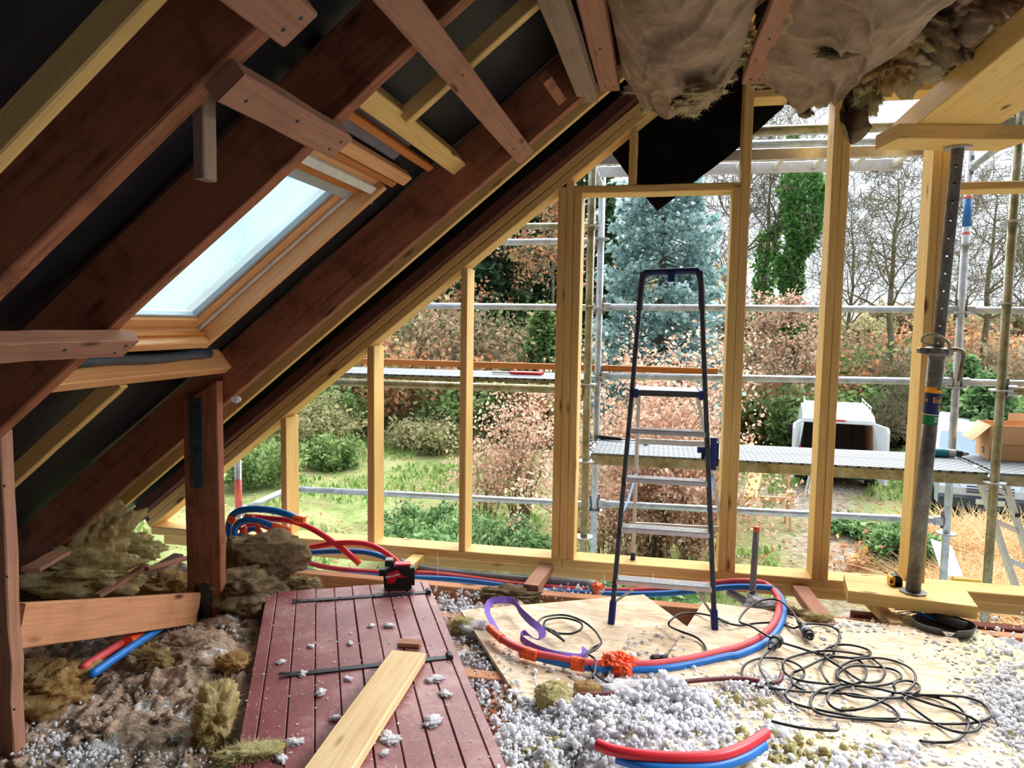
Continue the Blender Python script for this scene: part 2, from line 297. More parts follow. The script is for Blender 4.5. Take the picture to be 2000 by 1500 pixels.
# ------------------------------------------------------------------ mesh helpers
def V3(a): return np.array(a, float)
def unit(a): a = np.array(a, float); return a/max(1e-9, np.linalg.norm(a))
class MB:
    def __init__(s): s.v = []; s.f = []; s.uv = []; s.n = 0; s.mi = []
    def add(s, V, F, UV=None, mi=0):
        V = np.asarray(V, float).reshape(-1, 3); b = s.n; s.v.append(V); s.n += len(V)
        for i, f in enumerate(F):
            s.f.append(tuple(int(a)+b for a in f)); s.mi.append(mi)
            s.uv.append(UV[i] if UV is not None else [(0, 0)]*len(f))
        return s
    def box(s, lo, hi, mi=0):
        lo = V3(lo); hi = V3(hi); c = (lo+hi)/2; d = hi-lo
        ax = int(np.argmax(d)); a = np.zeros(3); a[ax] = d[ax]/2
        up = np.array([0, 0, 1.0]) if ax != 2 else np.array([0, 1.0, 0])
        side = np.cross(up, a/np.linalg.norm(a)); wv = abs(side@d); hv = abs(up@d)
        return s.beam(c-a, c+a, wv, hv, up, mi=mi)
    def beam(s, p0, p1, w_, h_, up=(0, 0, 1), ch=None, seg=1, wob=0, mi=0, seed=0, skew0=0, skew1=0):
        p0 = V3(p0); p1 = V3(p1); L = np.linalg.norm(p1-p0); a = (p1-p0)/L; up = V3(up)
        up = unit(up-a*(a@up)); sd_ = np.cross(a, up)
        if ch is None: ch = min(.004, w_*.12, h_*.12)
        hw, hh = w_/2, h_/2
        sec = [(-hw+ch, -hh), (hw-ch, -hh), (hw, -hh+ch), (hw, hh-ch), (hw-ch, hh), (-hw+ch, hh), (-hw, hh-ch), (-hw, -hh+ch)]
        per = [0]
        for i in range(8):
            x0, y0 = sec[i]; x1, y1 = sec[(i+1) % 8]; per.append(per[-1]+math.hypot(x1-x0, y1-y0))
        V = []; lr = random.Random(seed)
        for k in range(seg+1):
            t_ = k/seg; c = p0+(p1-p0)*t_
            j1 = wob*(lr.random()-.5)*2; j2 = wob*(lr.random()-.5)*2
            for (x, y) in sec:
                sk = (skew0 if k == 0 else skew1 if k == seg else 0)*y
                V.append(c+sd_*(x+j1+wob*.5*(lr.random()-.5))+up*(y+j2+wob*.5*(lr.random()-.5))+a*sk)
        F = []; UV = []
        for k in range(seg):
            for i in range(8):
                j = (i+1) % 8; F.append((k*8+i, k*8+j, (k+1)*8+j, (k+1)*8+i))
                u0_, u1_ = L*k/seg, L*(k+1)/seg; UV.append([(u0_, per[i]), (u0_, per[i+1]), (u1_, per[i+1]), (u1_, per[i])])
        F.append(tuple(range(7, -1, -1))); UV.append([(sec[i][0]*.3, sec[i][1]) for i in range(7, -1, -1)])
        F.append(tuple(range(seg*8, seg*8+8))); UV.append([(sec[i][0]*.3, sec[i][1]) for i in range(8)])
        return s.add(V, F, UV, mi)
    def tube(s, pts, r, n=10, cap=True, mi=0, closed=False, hollow=False):
        P = [V3(p) for p in pts]; N = len(P); R = r if hasattr(r, '__len__') else [r]*N
        T = [unit((P[(i+1) % N] if closed or i+1 < N else P[i])-(P[i-1] if closed or i > 0 else P[i])) for i in range(N)]
        ref = np.array([0, 0, 1.0]) if abs(T[0][2]) < .9 else np.array([1.0, 0, 0])
        nn = unit(np.cross(T[0], ref)); V = []; L = 0; Ls = []
        for i in range(N):
            if i: L += np.linalg.norm(P[i]-P[i-1])
            Ls.append(L); nn = unit(nn-T[i]*(nn@T[i])); bb = np.cross(T[i], nn)
            for k in range(n):
                a = 2*math.pi*k/n; V.append(P[i]+(nn*math.cos(a)+bb*math.sin(a))*R[i])
        F = []; UV = []
        for i in range(N if closed else N-1):
            i2 = (i+1) % N
            for k in range(n):
                k2 = (k+1) % n; F.append((i*n+k, i*n+k2, i2*n+k2, i2*n+k))
                UV.append([(Ls[i], k/n), (Ls[i], (k+1)/n), (Ls[i2], (k+1)/n), (Ls[i2], k/n)])
        if cap and not closed:
            F.append(tuple(range(n-1, -1, -1))); UV.append([(0, 0)]*n)
            F.append(tuple(range((N-1)*n, N*n))); UV.append([(0, 0)]*n)
        return s.add(V, F, UV, mi)
    def lathe(s, base, prof, n=20, axis=(0, 0, 1), mi=0):
        base = V3(base); a = unit(axis); ref = np.array([1.0, 0, 0]) if abs(a[0]) < .9 else np.array([0, 1.0, 0])
        x = unit(np.cross(a, ref)); y = np.cross(a, x)
        V = [base+a*z+(x*math.cos(2*math.pi*k/n)+y*math.sin(2*math.pi*k/n))*r for (r, z) in prof for k in range(n)]
        F = [(i*n+k, i*n+(k+1) % n, (i+1)*n+(k+1) % n, (i+1)*n+k) for i in range(len(prof)-1) for k in range(n)]
        F.append(tuple(range(n-1, -1, -1))); F.append(tuple(range((len(prof)-1)*n, len(prof)*n)))
        return s.add(V, F, None, mi)
    def prism(s, poly, vec, mi=0):
        P = [V3(p) for p in poly]; n = len(P); v = V3(vec)
        V = P+[p+v for p in P]
        F = [tuple(range(n-1, -1, -1)), tuple(range(n, 2*n))]+[(i, (i+1) % n, n+(i+1) % n, n+i) for i in range(n)]
        return s.add(V, F, [[(V[i][0], V[i][1]+V[i][2]) for i in f] for f in F], mi)
ORG = {}
def link(o, parent=None, label=None, cat=None, group=None, kind=None):
    COL.objects.link(o)
    if parent is not None: o.parent = parent
    tag(o, label, cat, group, kind); return o
def tag(o, label=None, cat=None, group=None, kind=None):
    if label: o['label'] = label
    if cat: o['category'] = cat
    if group: o['group'] = group
    if kind: o['kind'] = kind
    return o
def empty(name, loc, label=None, cat=None, group=None, kind=None, parent=None):
    o = bpy.data.objects.new(name, None); o.empty_display_size = .1
    o.location = Vector(loc)-(Vector(ORG[parent.name]) if parent is not None else Vector())
    link(o, parent, label, cat, group, kind); ORG[o.name] = Vector(loc); return o
def build(name, mb, mat, parent=None, label=None, cat=None, group=None, kind=None, smooth=False, origin=None, recalc=True):
    V = np.concatenate(mb.v); me = bpy.data.meshes.new(name)
    if origin is None: origin = np.array([(V[:, 0].min()+V[:, 0].max())/2, (V[:, 1].min()+V[:, 1].max())/2, V[:, 2].min()]) if parent is None else np.array(ORG[parent.name])
    me.from_pydata((V-origin).tolist(), [], mb.f)
    uvl = me.uv_layers.new(name='UVMap'); flat = [c for f in mb.uv for p in f for c in p]
    uvl.data.foreach_set('uv', flat)
    mats = mat if isinstance(mat, (list, tuple)) else [mat]
    for mm in mats: me.materials.append(mm)
    if len(mats) > 1: me.polygons.foreach_set('material_index', mb.mi)
    if recalc and len(mb.f) < 20000:
        bm = bmesh.new(); bm.from_mesh(me); bmesh.ops.recalc_face_normals(bm, faces=bm.faces); bm.to_mesh(me); bm.free()
    if smooth: me.shade_smooth() if hasattr(me, 'shade_smooth') else me.polygons.foreach_set('use_smooth', [True]*len(me.polygons))
    me.update(); o = bpy.data.objects.new(name, me)
    o.location = Vector(origin)-(Vector(ORG[parent.name]) if parent is not None else Vector())
    link(o, parent, label, cat, group, kind); ORG[o.name] = Vector(origin); return o
def fast(name, V, F, mat, parent=None, smooth=False, origin=None, **kw):
    """V (n,3), F (m,3|4) arrays"""
    V = np.asarray(V, float); F = np.asarray(F, int); me = bpy.data.meshes.new(name)
    if origin is None: origin = np.array([(V[:, 0].min()+V[:, 0].max())/2, (V[:, 1].min()+V[:, 1].max())/2, V[:, 2].min()]) if parent is None else np.array(ORG[parent.name])
    me.vertices.add(len(V)); me.vertices.foreach_set('co', (V-origin).ravel())
    k = F.shape[1]; me.loops.add(F.size); me.loops.foreach_set('vertex_index', F.ravel())
    me.polygons.add(len(F)); me.polygons.foreach_set('loop_start', np.arange(0, F.size, k)); me.polygons.foreach_set('loop_total', np.full(len(F), k))
    me.polygons.foreach_set('use_smooth', np.full(len(F), smooth))
    me.materials.append(mat); me.update(calc_edges=True)
    o = bpy.data.objects.new(name, me); o.location = Vector(origin)-(Vector(ORG[parent.name]) if parent is not None else Vector())
    link(o, parent, kw.get('label'), kw.get('cat'), kw.get('group'), kw.get('kind')); ORG[o.name] = Vector(origin); return o
def spline(pts, n=6, closed=False):
    P = [V3(p) for p in pts]; N = len(P); out = []
    rngi = range(N) if closed else range(N-1)
    for i in rngi:
        g = (lambda j: P[j % N]) if closed else (lambda j: P[max(0, min(N-1, j))])
        a, b_, c_, d = g(i-1), g(i), g(i+1), g(i+2)
        for k in range(n):
            t_ = k/n; out.append(.5*((2*b_)+(-a+c_)*t_+(2*a-5*b_+4*c_-d)*t_*t_+(-a+3*b_-3*c_+d)*t_**3))
    if not closed: out.append(P[-1])
    return out
# value noise in numpy
_lat = rng.random((64, 64, 64))
def vnoise(P):
    P = np.asarray(P, float); i = np.floor(P).astype(int); f = P-i; f = f*f*(3-2*f); i = i & 63; j = (i+1) & 63
    r = 0
    for dx in (0, 1):
        for dy in (0, 1):
            for dz in (0, 1):
                a = _lat[(j if dx else i)[..., 0], (j if dy else i)[..., 1], (j if dz else i)[..., 2]]
                r = r+a*((f[..., 0] if dx else 1-f[..., 0])*(f[..., 1] if dy else 1-f[..., 1])*(f[..., 2] if dz else 1-f[..., 2]))
    return r*2-1
def fbm(P, oct=4, gain=.5):
    s = 0; a = 1; P = np.asarray(P, float)
    for k in range(oct): s = s+a*vnoise(P*(2**k)+17.3*k); a *= gain
    return s
_ico = {}
def ico(sub):
    if sub not in _ico:
        bm = bmesh.new(); bmesh.ops.create_icosphere(bm, subdivisions=sub, radius=1)
        bm.verts.ensure_lookup_table(); _ico[sub] = (np.array([v.co for v in bm.verts]), np.array([[v.index for v in f.verts] for f in bm.faces])); bm.free()
    return _ico[sub]
def chunk(name, c, dims, mat, seed=0, parent=None, sub=4, amp=.35, freq=1.6, rot=0, fuzz=300, tilt=0, **kw):
    """torn piece of wool: displaced ball with fibres"""
    V, F = ico(sub); r_ = np.random.default_rng(seed)
    P = V*1.0; d = fbm(P*np.array([1, 1.2, 1.7])*freq+seed*3.7, 6, .57); P = P*(1+amp*d)[:, None]
    P = np.sign(P)*np.abs(P)**.85
    P = P*np.array(dims)/2
    ca, sa = math.cos(rot), math.sin(rot); ct, st_ = math.cos(tilt), math.sin(tilt)
    P = P@np.array([[ct, 0, -st_], [0, 1, 0], [st_, 0, ct]])
    P = P@np.array([[ca, sa, 0], [-sa, ca, 0], [0, 0, 1]])
    P = P+np.array(c)
    VV = [P]; FF = [F]; nb = len(P)
    if fuzz:
        idx = r_.integers(0, len(P), fuzz); o_ = P[idx]; dr = (o_-np.array(c)); dr /= np.linalg.norm(dr, axis=1)[:, None]+1e-9
        dr = dr+r_.normal(0, .6, dr.shape); ln = r_.uniform(.006, .022, (fuzz, 1)); sd_ = np.cross(dr, r_.normal(0, 1, dr.shape)); sd_ /= np.linalg.norm(sd_, axis=1)[:, None]+1e-9
        q = np.stack([o_-sd_*.0009, o_+sd_*.0009, o_+dr*ln], 1).reshape(-1, 3)
        VV.append(q); FF.append(np.arange(len(q)).reshape(-1, 3)+nb)
    return fast(name, np.concatenate(VV), np.concatenate(FF), mat, parent, smooth=True, **kw)
_tmpl = {}
def blobs(pos, rad, seed=0, sub=1, flat=1.0):
    """many ragged crumbs joined; pos (n,3), rad (n,)"""
    r_ = np.random.default_rng(seed); V, F = ico(sub); n = len(pos); nv = len(V)
    if sub not in _tmpl:
        T = []
        for k in range(14):
            d = fbm(V*(1.9 if sub > 1 else 1.2)+k*5.1, 4, .75); P = V*(1+.62*d)[:, None]; q, _ = np.linalg.qr(r_.normal(0, 1, (3, 3))); T.append(P@q)
        _tmpl[sub] = np.array(T)
    base = _tmpl[sub][r_.integers(0, 14, n)]; a = r_.uniform(0, 6.283, n); c, s = np.cos(a), np.sin(a)
    base = np.stack([base[..., 0]*c[:, None]-base[..., 1]*s[:, None], base[..., 0]*s[:, None]+base[..., 1]*c[:, None], base[..., 2]], -1)
    sc = r_.uniform(.6, 1.4, (n, 1, 3))*np.array([1, 1, flat])
    P = base*sc*np.asarray(rad)[:, None, None]+np.asarray(pos)[:, None]
    FF = (F[None]+(np.arange(n)*nv)[:, None, None]).reshape(-1, 3)
    return P.reshape(-1, 3), FF
def leaves(pos, size, seed=0, upb=0.0, elong=1.5, dirs=None):
    r_ = np.random.default_rng(seed); n = len(pos); pos = np.asarray(pos)
    a = r_.normal(0, 1, (n, 3)) if dirs is None else np.asarray(dirs)+r_.normal(0, .35, (n, 3))
    a[:, 2] += upb; a /= np.linalg.norm(a, axis=1)[:, None]+1e-9
    b = np.cross(a, r_.normal(0, 1, (n, 3))); b /= np.linalg.norm(b, axis=1)[:, None]+1e-9
    nn = np.cross(a, b); s = size*r_.uniform(.6, 1.3, (n, 1))
    q = np.stack([pos, pos+a*s*.5*elong+b*s*.5+nn*s*.15, pos+a*s*elong, pos+a*s*.5*elong-b*s*.5+nn*s*.15], 1)
    return q.reshape(-1, 3), np.arange(n*4).reshape(-1, 4)
def sticks(segs, n=4):
    """segs: array of p0(3) p1(3) r0 r1"""
    S_ = np.asarray(segs, float); p0 = S_[:, :3]; p1 = S_[:, 3:6]; a = p1-p0; a /= np.linalg.norm(a, axis=1)[:, None]+1e-9
    ref = np.where(np.abs(a[:, 2:3]) < .9, np.array([[0, 0, 1.0]]), np.array([[1.0, 0, 0]]))
    x = np.cross(a, ref); x /= np.linalg.norm(x, axis=1)[:, None]+1e-9; y = np.cross(a, x)
    ang = np.arange(n)*2*math.pi/n; c = np.cos(ang)[None, :, None]; s = np.sin(ang)[None, :, None]
    ring = x[:, None]*c+y[:, None]*s
    v0 = p0[:, None]+ring*S_[:, 6][:, None, None]; v1 = p1[:, None]+ring*S_[:, 7][:, None, None]
    V = np.concatenate([v0, v1], 1).reshape(-1, 3); k = np.arange(n); k2 = (k+1) % n
    F = np.stack([k, k2, k2+n, k+n], 1)[None]+(np.arange(len(S_))*2*n)[:, None, None]
    return V, F.reshape(-1, 4)

for k_ in ('fluff', 'mixfluff'):
    b_ = M[k_].node_tree.nodes['Principled BSDF']; b_.inputs['Subsurface Weight'].default_value = 1.0; b_.inputs['Subsurface Radius'].default_value = (1, 1, 1); b_.inputs['Subsurface Scale'].default_value = .02
def crumbs(pos, rad, seed=0):
    """big clumps detailed, small crumbs light; one mesh"""
    pos = np.asarray(pos); rad = np.asarray(rad); VV, FF, n = [], [], 0
    for i_, (lo, hi, sub) in enumerate(((.0135, 9, 3), (.0068, .0135, 2), (0, .0068, 1))):
        k = (rad >= lo) & (rad < hi)
        if k.any(): V, F = blobs(pos[k], rad[k], seed+i_, sub); VV.append(V); FF.append(F+n); n += len(V)
    return np.concatenate(VV), np.concatenate(FF)
# ================================================================== SETTING
G = 4.2; GD = .165; ZT = .065     # gable frame: inner face, depth, sill top
floor = empty('floor', (0, 1, -.24), kind='structure')
mb = MB(); mb.box((-4.2, -2.6, -.262), (4.4, 3.9, -.24)); build('ceiling_panel', mb, M['greyfluff'], floor)
for i, (x0, x1, y0, y1, mt) in enumerate([(-2.25, 4.3, 3.83, 3.9, 'joist'), (-1.6, 4.3, 3.43, 3.5, 'joist'), (-2.0, 4.3, 2.85, 2.92, 'joist'), (-2.0, 4.3, 2.2, 2.27, 'joist'), (-2.0, 4.3, 1.55, 1.62, 'joist')]):
    mb = MB(); mb.beam((x0, (y0+y1)/2, -.12-.001), (x1, (y0+y1)/2, -.12-.001), y1-y0, .2, seg=10, wob=.003, seed=i); build('joist', mb, M[mt], floor)
mb = MB(); mb.beam((1.02, 4.02, -.1), (4.3, 4.06, -.13), .07, .12, seg=6, wob=.003); build('joist', mb, M['darkjoist'], floor, label='dark red-brown rim timber at the right')
mb = MB(); mb.beam((.2, 4.06, -.16), (1.1, 4.06, -.16), .06, .1, seg=4, wob=.003); build('joist', mb, M['darkjoist'], floor, label='dark red-brown rim timber at the right')
for (x, xb, w_, y0, mt) in [(-.63, -.66, .085, 3.84, 'oldlath'), (.79, .83, .085, 3.66, 'oldlath'), (1.12, 1.16, .06, 3.76, 'pale'), (-1.42, -1.44, .075, 3.84, 'new')]:
    mb = MB(); mb.beam((xb, y0, -.0), (x, 4.21, -.0), w_, .05, seg=3, wob=.002); build('joist_stub', mb, M[mt], floor)

gable = empty('wall_front', (0, G, 0), kind='structure')
def gbeam(name, p0, p1, w_, h_, up, seed=0, mat='new', **kw):
    mb = MB(); mb.beam(p0, p1, w_, h_, up, seg=6, wob=.0012, seed=seed); return build(name, mb, M[mat], gable, **kw)
yc = G+GD/2
def zt(x, k=2.683): return k+MS*x
gbeam('sill_plate', (-3.28, yc, ZT-.027), (-.535, yc, ZT-.027), GD, .054, (0, 0, 1), 1)
gbeam('sill_plate', (-.533, yc, ZT-.027), (.905, yc, ZT-.027), GD, .054, (0, 0, 1), 2)
gbeam('sill_plate', (.907, yc, ZT-.027), (3.6, yc, ZT-.027), GD, .054, (0, 0, 1), 3)
gbeam('bottom_beam', (-3.2, yc+.01, -.022), (3.6, yc+.01, -.022), GD-.02, .062, (0, 0, 1), 4)
studs = [(-2.337, .04), (-1.755, .045), (-1.168, .04)]
for i, (x, w_) in enumerate(studs): gbeam('stud', (x+w_/2, yc, ZT), (x+w_/2, yc, zt(x)+.012), GD, w_, (1, 0, 0), 10+i)
for i, x in enumerate((-.601, -.556)): gbeam('stud', (x+.022, yc, ZT), (x+.022, yc, zt(x)+.012), GD, .044, (1, 0, 0), 20+i, label=None)
gbeam('jack_stud', (-.511+.022, yc, ZT), (-.511+.022, yc, 2.179), GD, .044, (1, 0, 0), 22)
gbeam('header', (-.511, yc, 2.2), (.392, yc, 2.2), GD, .042, (0, 0, 1), 23)
gbeam('jack_stud', (.349+.022, yc, ZT), (.349+.022, yc, 2.179), GD, .044, (1, 0, 0), 24)
gbeam('king_stud', (.394+.024, yc, ZT), (.394+.024, yc, zt(.394)+.012), GD, .048, (1, 0, 0), 25)
gbeam('cripple_stud', (-.189, yc, 2.221), (-.189, yc, zt(-.21)+.012), GD, .042, (1, 0, 0), 26)
gbeam('stud', (.85+.021, yc, ZT), (.85+.021, yc, 2.66), GD, .042, (1, 0, 0), 27)
gbeam('stud', (.893+.021, yc, ZT), (.893+.021, yc, 2.66), GD, .042, (1, 0, 0), 28)
gbeam('stud', (1.335+.021, yc, ZT), (1.335+.021, yc, 3.3), GD, .042, (1, 0, 0), 29)
gbeam('stud', (1.378+.021, yc, ZT), (1.378+.021, yc, 3.3), GD, .042, (1, 0, 0), 30)
gbeam('header', (.443, yc, 2.682), (1.334, yc, 2.682), GD, .04, (0, 0, 1), 31)
gbeam('header', (1.421, yc, 2.178), (2.5, yc, 2.178), GD, .04, (0, 0, 1), 32)
gbeam('stud', (2.52, yc, ZT), (2.52, yc, 2.3), GD, .042, (1, 0, 0), 33)
for (ka, kb, sd_) in ((2.683, 2.739, 40), (2.741, 2.797, 41)):
    k = (ka+kb)/2; x0, x1 = -3.3, .42
    gbeam('sloping_top_plate', (x0, yc, k+MS*x0), (x1, yc, k+MS*x1), GD, (kb-ka)*SC, (-MS, 0, 1), sd_)

# ------------------------------------------------------------------ roof
roof = empty('ceiling', (0, 1, 2.6), kind='structure')
def rafter(name, ya, yb, w_, kl, ku, x0, x1, mat, seed=0, wob=.004, seg=12, **kw):
    k = (kl+ku)/2; mb = MB()
    mb.beam((x0, ya, k+MS*x0), (x1, yb, k+MS*x1), w_, (ku-kl)*SC, (-MS, 0, 1), seg=seg, wob=wob, seed=seed)
    return build(name, mb, M[mat], roof, **kw)
KU = 2.965
rafter('rafter', 3.245, 3.235, .055, 2.70, KU, -3.42, .95, 'old', 1, label='deep red-brown old rafter with knots')
rafter('rafter', 1.932, 1.925, .052, 2.70, 2.94, -3.3, .95, 'old', 2)
rafter('rafter', 1.435, 1.43, .06, 2.70, KU, -2.9, .95, 'old', 3)
rafter('rafter', 4.20, 4.20, .17, 2.80, 2.885, -3.42, .95, 'shadedold', 4, .006, label='old rafter against the gable, darkened as if in shade')
rafter('new_rafter', 1.262, 1.262, .04, 2.79, 2.875, -2.6, .9, 'new', 5, .001)
rafter('new_rafter', 2.55, 2.55, .042, 2.84, 2.93, -3.4, -2.115, 'new', 6, .001)
rafter('new_rafter', 2.42, 2.42, .04, 2.80, 2.87, -.88, .9, 'new', 7, .001)
rafter('new_rafter', 3.70, 3.58, .04, 2.775, 2.87, -3.42, .9, 'new', 8, .001)
mb = MB(); x0_, x1_ = -3.5, .98; mb.beam((x0_, 4.40, 2.88+MS*x0_), (x1_, 4.40, 2.88+MS*x1_), .02, .25*SC, (-MS, 0, 1)); build('verge_felt', mb, M['felt'], roof)
# headers round the roof window
def ybeam(name, x, y0, y1, kl, w_, h_, mat, parent=roof, seed=0, seg=5, wob=.002, **kw):
    k = kl+h_/2/SC; mb = MB(); mb.beam((x, y0, k+MS*x), (x, y1, k+MS*x), w_, h_, (-MS, 0, 1), seg=seg, wob=wob, seed=seed)
    return build(name, mb, M[mat], parent, **kw)
ybeam('header', -2.10, 1.958, 3.215, 2.845, .05, .115, 'pine', seed=1)
ybeam('header', -.925, 1.952, 3.212, 2.84, .075, .08, 'new', seed=2)
ybeam('batten', -1.005, 1.96, 3.08, 2.89, .03, .035, 'orangepine', seed=3)
# felt underlay with the hole for the roof window
HX0, HX1, HY0, HY1 = -2.03, -1.19, 1.985, 2.915
xs = sorted(set(list(np.round(np.arange(-3.74, 1.01, .06), 3))+[HX0, HX1, 1.0])); ys = sorted(set(list(np.round(np.arange(-2.55, 4.42, .06), 3))+[HY0, HY1]))
X_, Y_ = np.meshgrid(xs, ys); P = np.stack([X_, Y_, 2.985+MS*X_], -1)
sag = .012*fbm(np.stack([X_*2, Y_*3.5, X_*0], -1), 3); sag = np.clip(sag, -.012, .006)
P[..., 2] += sag; nx = len(xs); F = []
for j in range(len(ys)-1):
    for i in range(nx-1):
        cx, cy = (xs[i]+xs[i+1])/2, (ys[j]+ys[j+1])/2
        if HX0 < cx < HX1 and HY0 < cy < HY1: continue
        F.append((j*nx+i, j*nx+i+1, (j+1)*nx+i+1, (j+1)*nx+i))
fast('roof_underlay', P.reshape(-1, 3), F, M['felt'], roof, smooth=True)
mb = MB()
def slab(mb, x0, x1, y0, y1, k, h_):
    mb.beam(((x0), (y0+y1)/2, k+MS*x0), (x1, (y0+y1)/2, k+MS*x1), y1-y0, h_, (-MS, 0, 1), ch=.001)
for a in ((-3.8, 1.02, -2.6, HY0), (-3.8, 1.02, HY1, 4.44), (-3.8, HX0, HY0, HY1), (HX1, 1.02, HY0, HY1)): slab(mb, *a, 3.06, .05)
build('roof_covering', mb, M['darkjoist'], roof)
mb = MB(); mb.beam((1.0, .92, 3.82), (4.75, .92, 3.82-.8*3.75), 7.04, .06, (.8, 0, 1), ch=.001)
o = build('roof_covering', mb, M['darkjoist'], roof)
mb = MB(); mb.beam((1.0, .92, 3.765), (4.7, .92, 3.765-.8*3.7), 7.0, .01, (.8, 0, 1), ch=.001); build('roof_underlay', mb, M['felt'], roof)
for y in (.8, 2.0, 3.24):
    mb = MB(); mb.beam((1.0, y, 3.62), (4.5, y, 3.62-.8*3.5), .05, .2, (.8, 0, 1)); build('rafter', mb, M['old'], roof)
wb = MB(); wb.prism([(-3.9, -2.6, -.25), (4.6, -2.6, -.25), (4.6, -2.6, .8), (1.0, -2.6, 3.8), (-3.9, -2.6, -.1)], (0, -.05, 0)); build('wall_back', wb, M['darkjoist'], kind='structure')
# collar beams high up
mb = MB(); mb.beam((-.02, 3.24, 2.86), (2.0, 3.24, 2.86), .05, .16, seg=4, wob=.003); build('collar_beam', mb, M['old'], roof)
mb = MB(); mb.beam((-.05, 1.93, 2.86), (2.0, 1.93, 2.86), .05, .16, seg=4, wob=.003); build('collar_beam', mb, M['old'], roof)

# ------------------------------------------------------------------ roof window
win = empty('window_1', (-1.5, 2.46, 1.7), kind='structure')
def wpart(name, x0, x1, y0, y1, kl, ku, mat, **kw):
    """member in the roof plane: box between slope stations x0..x1, y0..y1, offsets kl..ku"""
    k = (kl+ku)/2; mb = MB(); x0 += (3.0-k)*.48; x1 += (3.0-k)*.48
    if (x1-x0)/SC >= (y1-y0): mb.beam((x0, (y0+y1)/2, k+MS*x0), (x1, (y0+y1)/2, k+MS*x1), y1-y0, (ku-kl)*SC, (-MS, 0, 1))
    else: xm = (x0+x1)/2; mb.beam((xm, y0, k+MS*xm), (xm, y1, k+MS*xm), (x1-x0)/SC, (ku-kl)*SC, (-MS, 0, 1))
    return build(name, mb, M[mat], win, **kw)
# outer lining
wpart('frame', -2.02, -1.18, 2.87, 2.905, 2.885, 3.12, 'pine'); wpart('frame', -2.02, -1.18, 1.985, 2.015, 2.90, 3.12, 'pine')
wpart('frame', -2.02, -1.985, 2.015, 2.87, 2.885, 3.12, 'pine'); wpart('frame', -1.215, -1.18, 2.015, 2.87, 2.93, 3.12, 'pine')
wpart('frame_moulding', -2.045, -2.02, 1.99, 2.90, 2.92, 2.97, 'pine'); wpart('frame_moulding', -1.985, -1.972, 2.02, 2.865, 2.925, 2.945, 'orangepine')
# sash
wpart('sash', -1.984, -1.216, 2.80, 2.869, 2.985, 3.05, 'pine'); wpart('sash', -1.984, -1.216, 2.016, 2.09, 2.985, 3.05, 'pine')
wpart('sash', -1.984, -1.94, 2.09, 2.80, 2.985, 3.05, 'pine'); wpart('sash', -1.30, -1.216, 2.09, 2.80, 2.985, 3.05, 'pine')
wpart('glazing_bead', -1.94, -1.30, 2.78, 2.80, 3.0, 3.03, 'lightgreyp'); wpart('glazing_bead', -1.94, -1.93, 2.09, 2.78, 3.0, 3.03, 'lightgreyp')
wpart('sash_seal', -1.984, -1.22, 2.852, 2.869, 2.968, 2.984, 'whitep')
wpart('pane', -1.945, -1.29, 2.08, 2.81, 3.03, 3.038, 'glass')
wpart('ventilation_flap', -1.30, -1.262, 2.02, 2.86, 2.965, 2.985, 'lightgreyp')
wpart('head_strip', -1.262, -1.24, 2.02, 2.87, 2.945, 2.97, 'orangepine')
wpart('blind_rail', -1.228, -1.20, 2.03, 2.9, 2.905, 2.935, 'whitep', label='white ventilation rail at the top of the roof window')
wpart('head_moulding', -1.172, -1.15, 1.99, 2.96, 2.90, 2.93, 'orangepine'); wpart('head_moulding', -1.145, -1.105, 1.99, 3.0, 2.885, 2.94, 'pine')
wpart('foam_panel', -1.10, -1.01, 1.99, 2.85, 2.95, 2.97, 'foam', label='lilac grey foam panel above the roof window')
# roof flashing outside sill (dark rubber roll under the window)
mb = MB(); pa_, pb_ = AK(150, 709, 2.93), AK(410, 690, 2.93); pa_[0] = pb_[0] = (pa_[0]+pb_[0])/2; pa_[2] = pb_[2] = 2.93+MS*pa_[0]; pts = [pa_+(pb_-pa_)*t_+V3((0, 0, .004*math.sin(t_*9))) for t_ in np.linspace(0, 1, 12)]
mb.tube(pts, .022, 10); build('rubber_roll', mb, M['cardark'], win, label='dark grey rubber roll below the roof window', smooth=True)
# wire clip hanging from the rail
p = AY(722, 372, 2.9); mb = MB(); mb.tube(spline([p+V3(v) for v in ((0, 0, .0), (-.01, 0, -.03), (-.008, 0, -.05), (.004, 0, -.055), (.014, 0, -.045), (.01, 0, -.02), (.004, 0, .0))], 4), .0018, 6)
build('wire_clip', mb, M['galv'], win, label='small wire clip hanging at the corner')

# ------------------------------------------------------------------ posts and ties (old truss timbers)
def timber(name, p0, p1, w_, h_, up, mat, label, cat, seg=6, wob=.002, seed=0, parts=None, group=None, **kw):
    mb = MB(); mb.beam(p0, p1, w_, h_, up, seg=seg, wob=wob, seed=seed, **kw)
    return build(name, mb, M[mat], None, label, cat, group)
def nails(o, pts, nrm, r=.003):
    for p in pts:
        mb = MB(); a = unit(nrm); mb.lathe(V3(p)-a*.004, [(r*.5, 0), (r, .003), (r*1.6, .005), (r*.6, .008)], 8, a); build('nail', mb, M['plate'], o)
e = empty('timber_post', (-2.18, 3.18, -.2), 'thick dark red-brown timber post with a black nail plate, below the roof window corner', 'post')
mb = MB(); mb.beam((-2.18, 3.185, -.2), (-2.18, 3.185, 1.09), .05, .187, (1, 0, 0), seg=10, wob=.002, seed=3, skew1=.6); build('post_timber', mb, M['old'], e)
mb = MB(); mb.box((-2.235, 3.150, .62), (-2.165, 3.160, 1.06)); build('nail_plate', mb, M['plate'], e, label='black upper nail plate')
mb = MB(); mb.box((-2.20, 3.150, -.12), (-2.14, 3.160, .14)); build('nail_plate', mb, M['plate'], e, label='lower nail plate on the post foot')
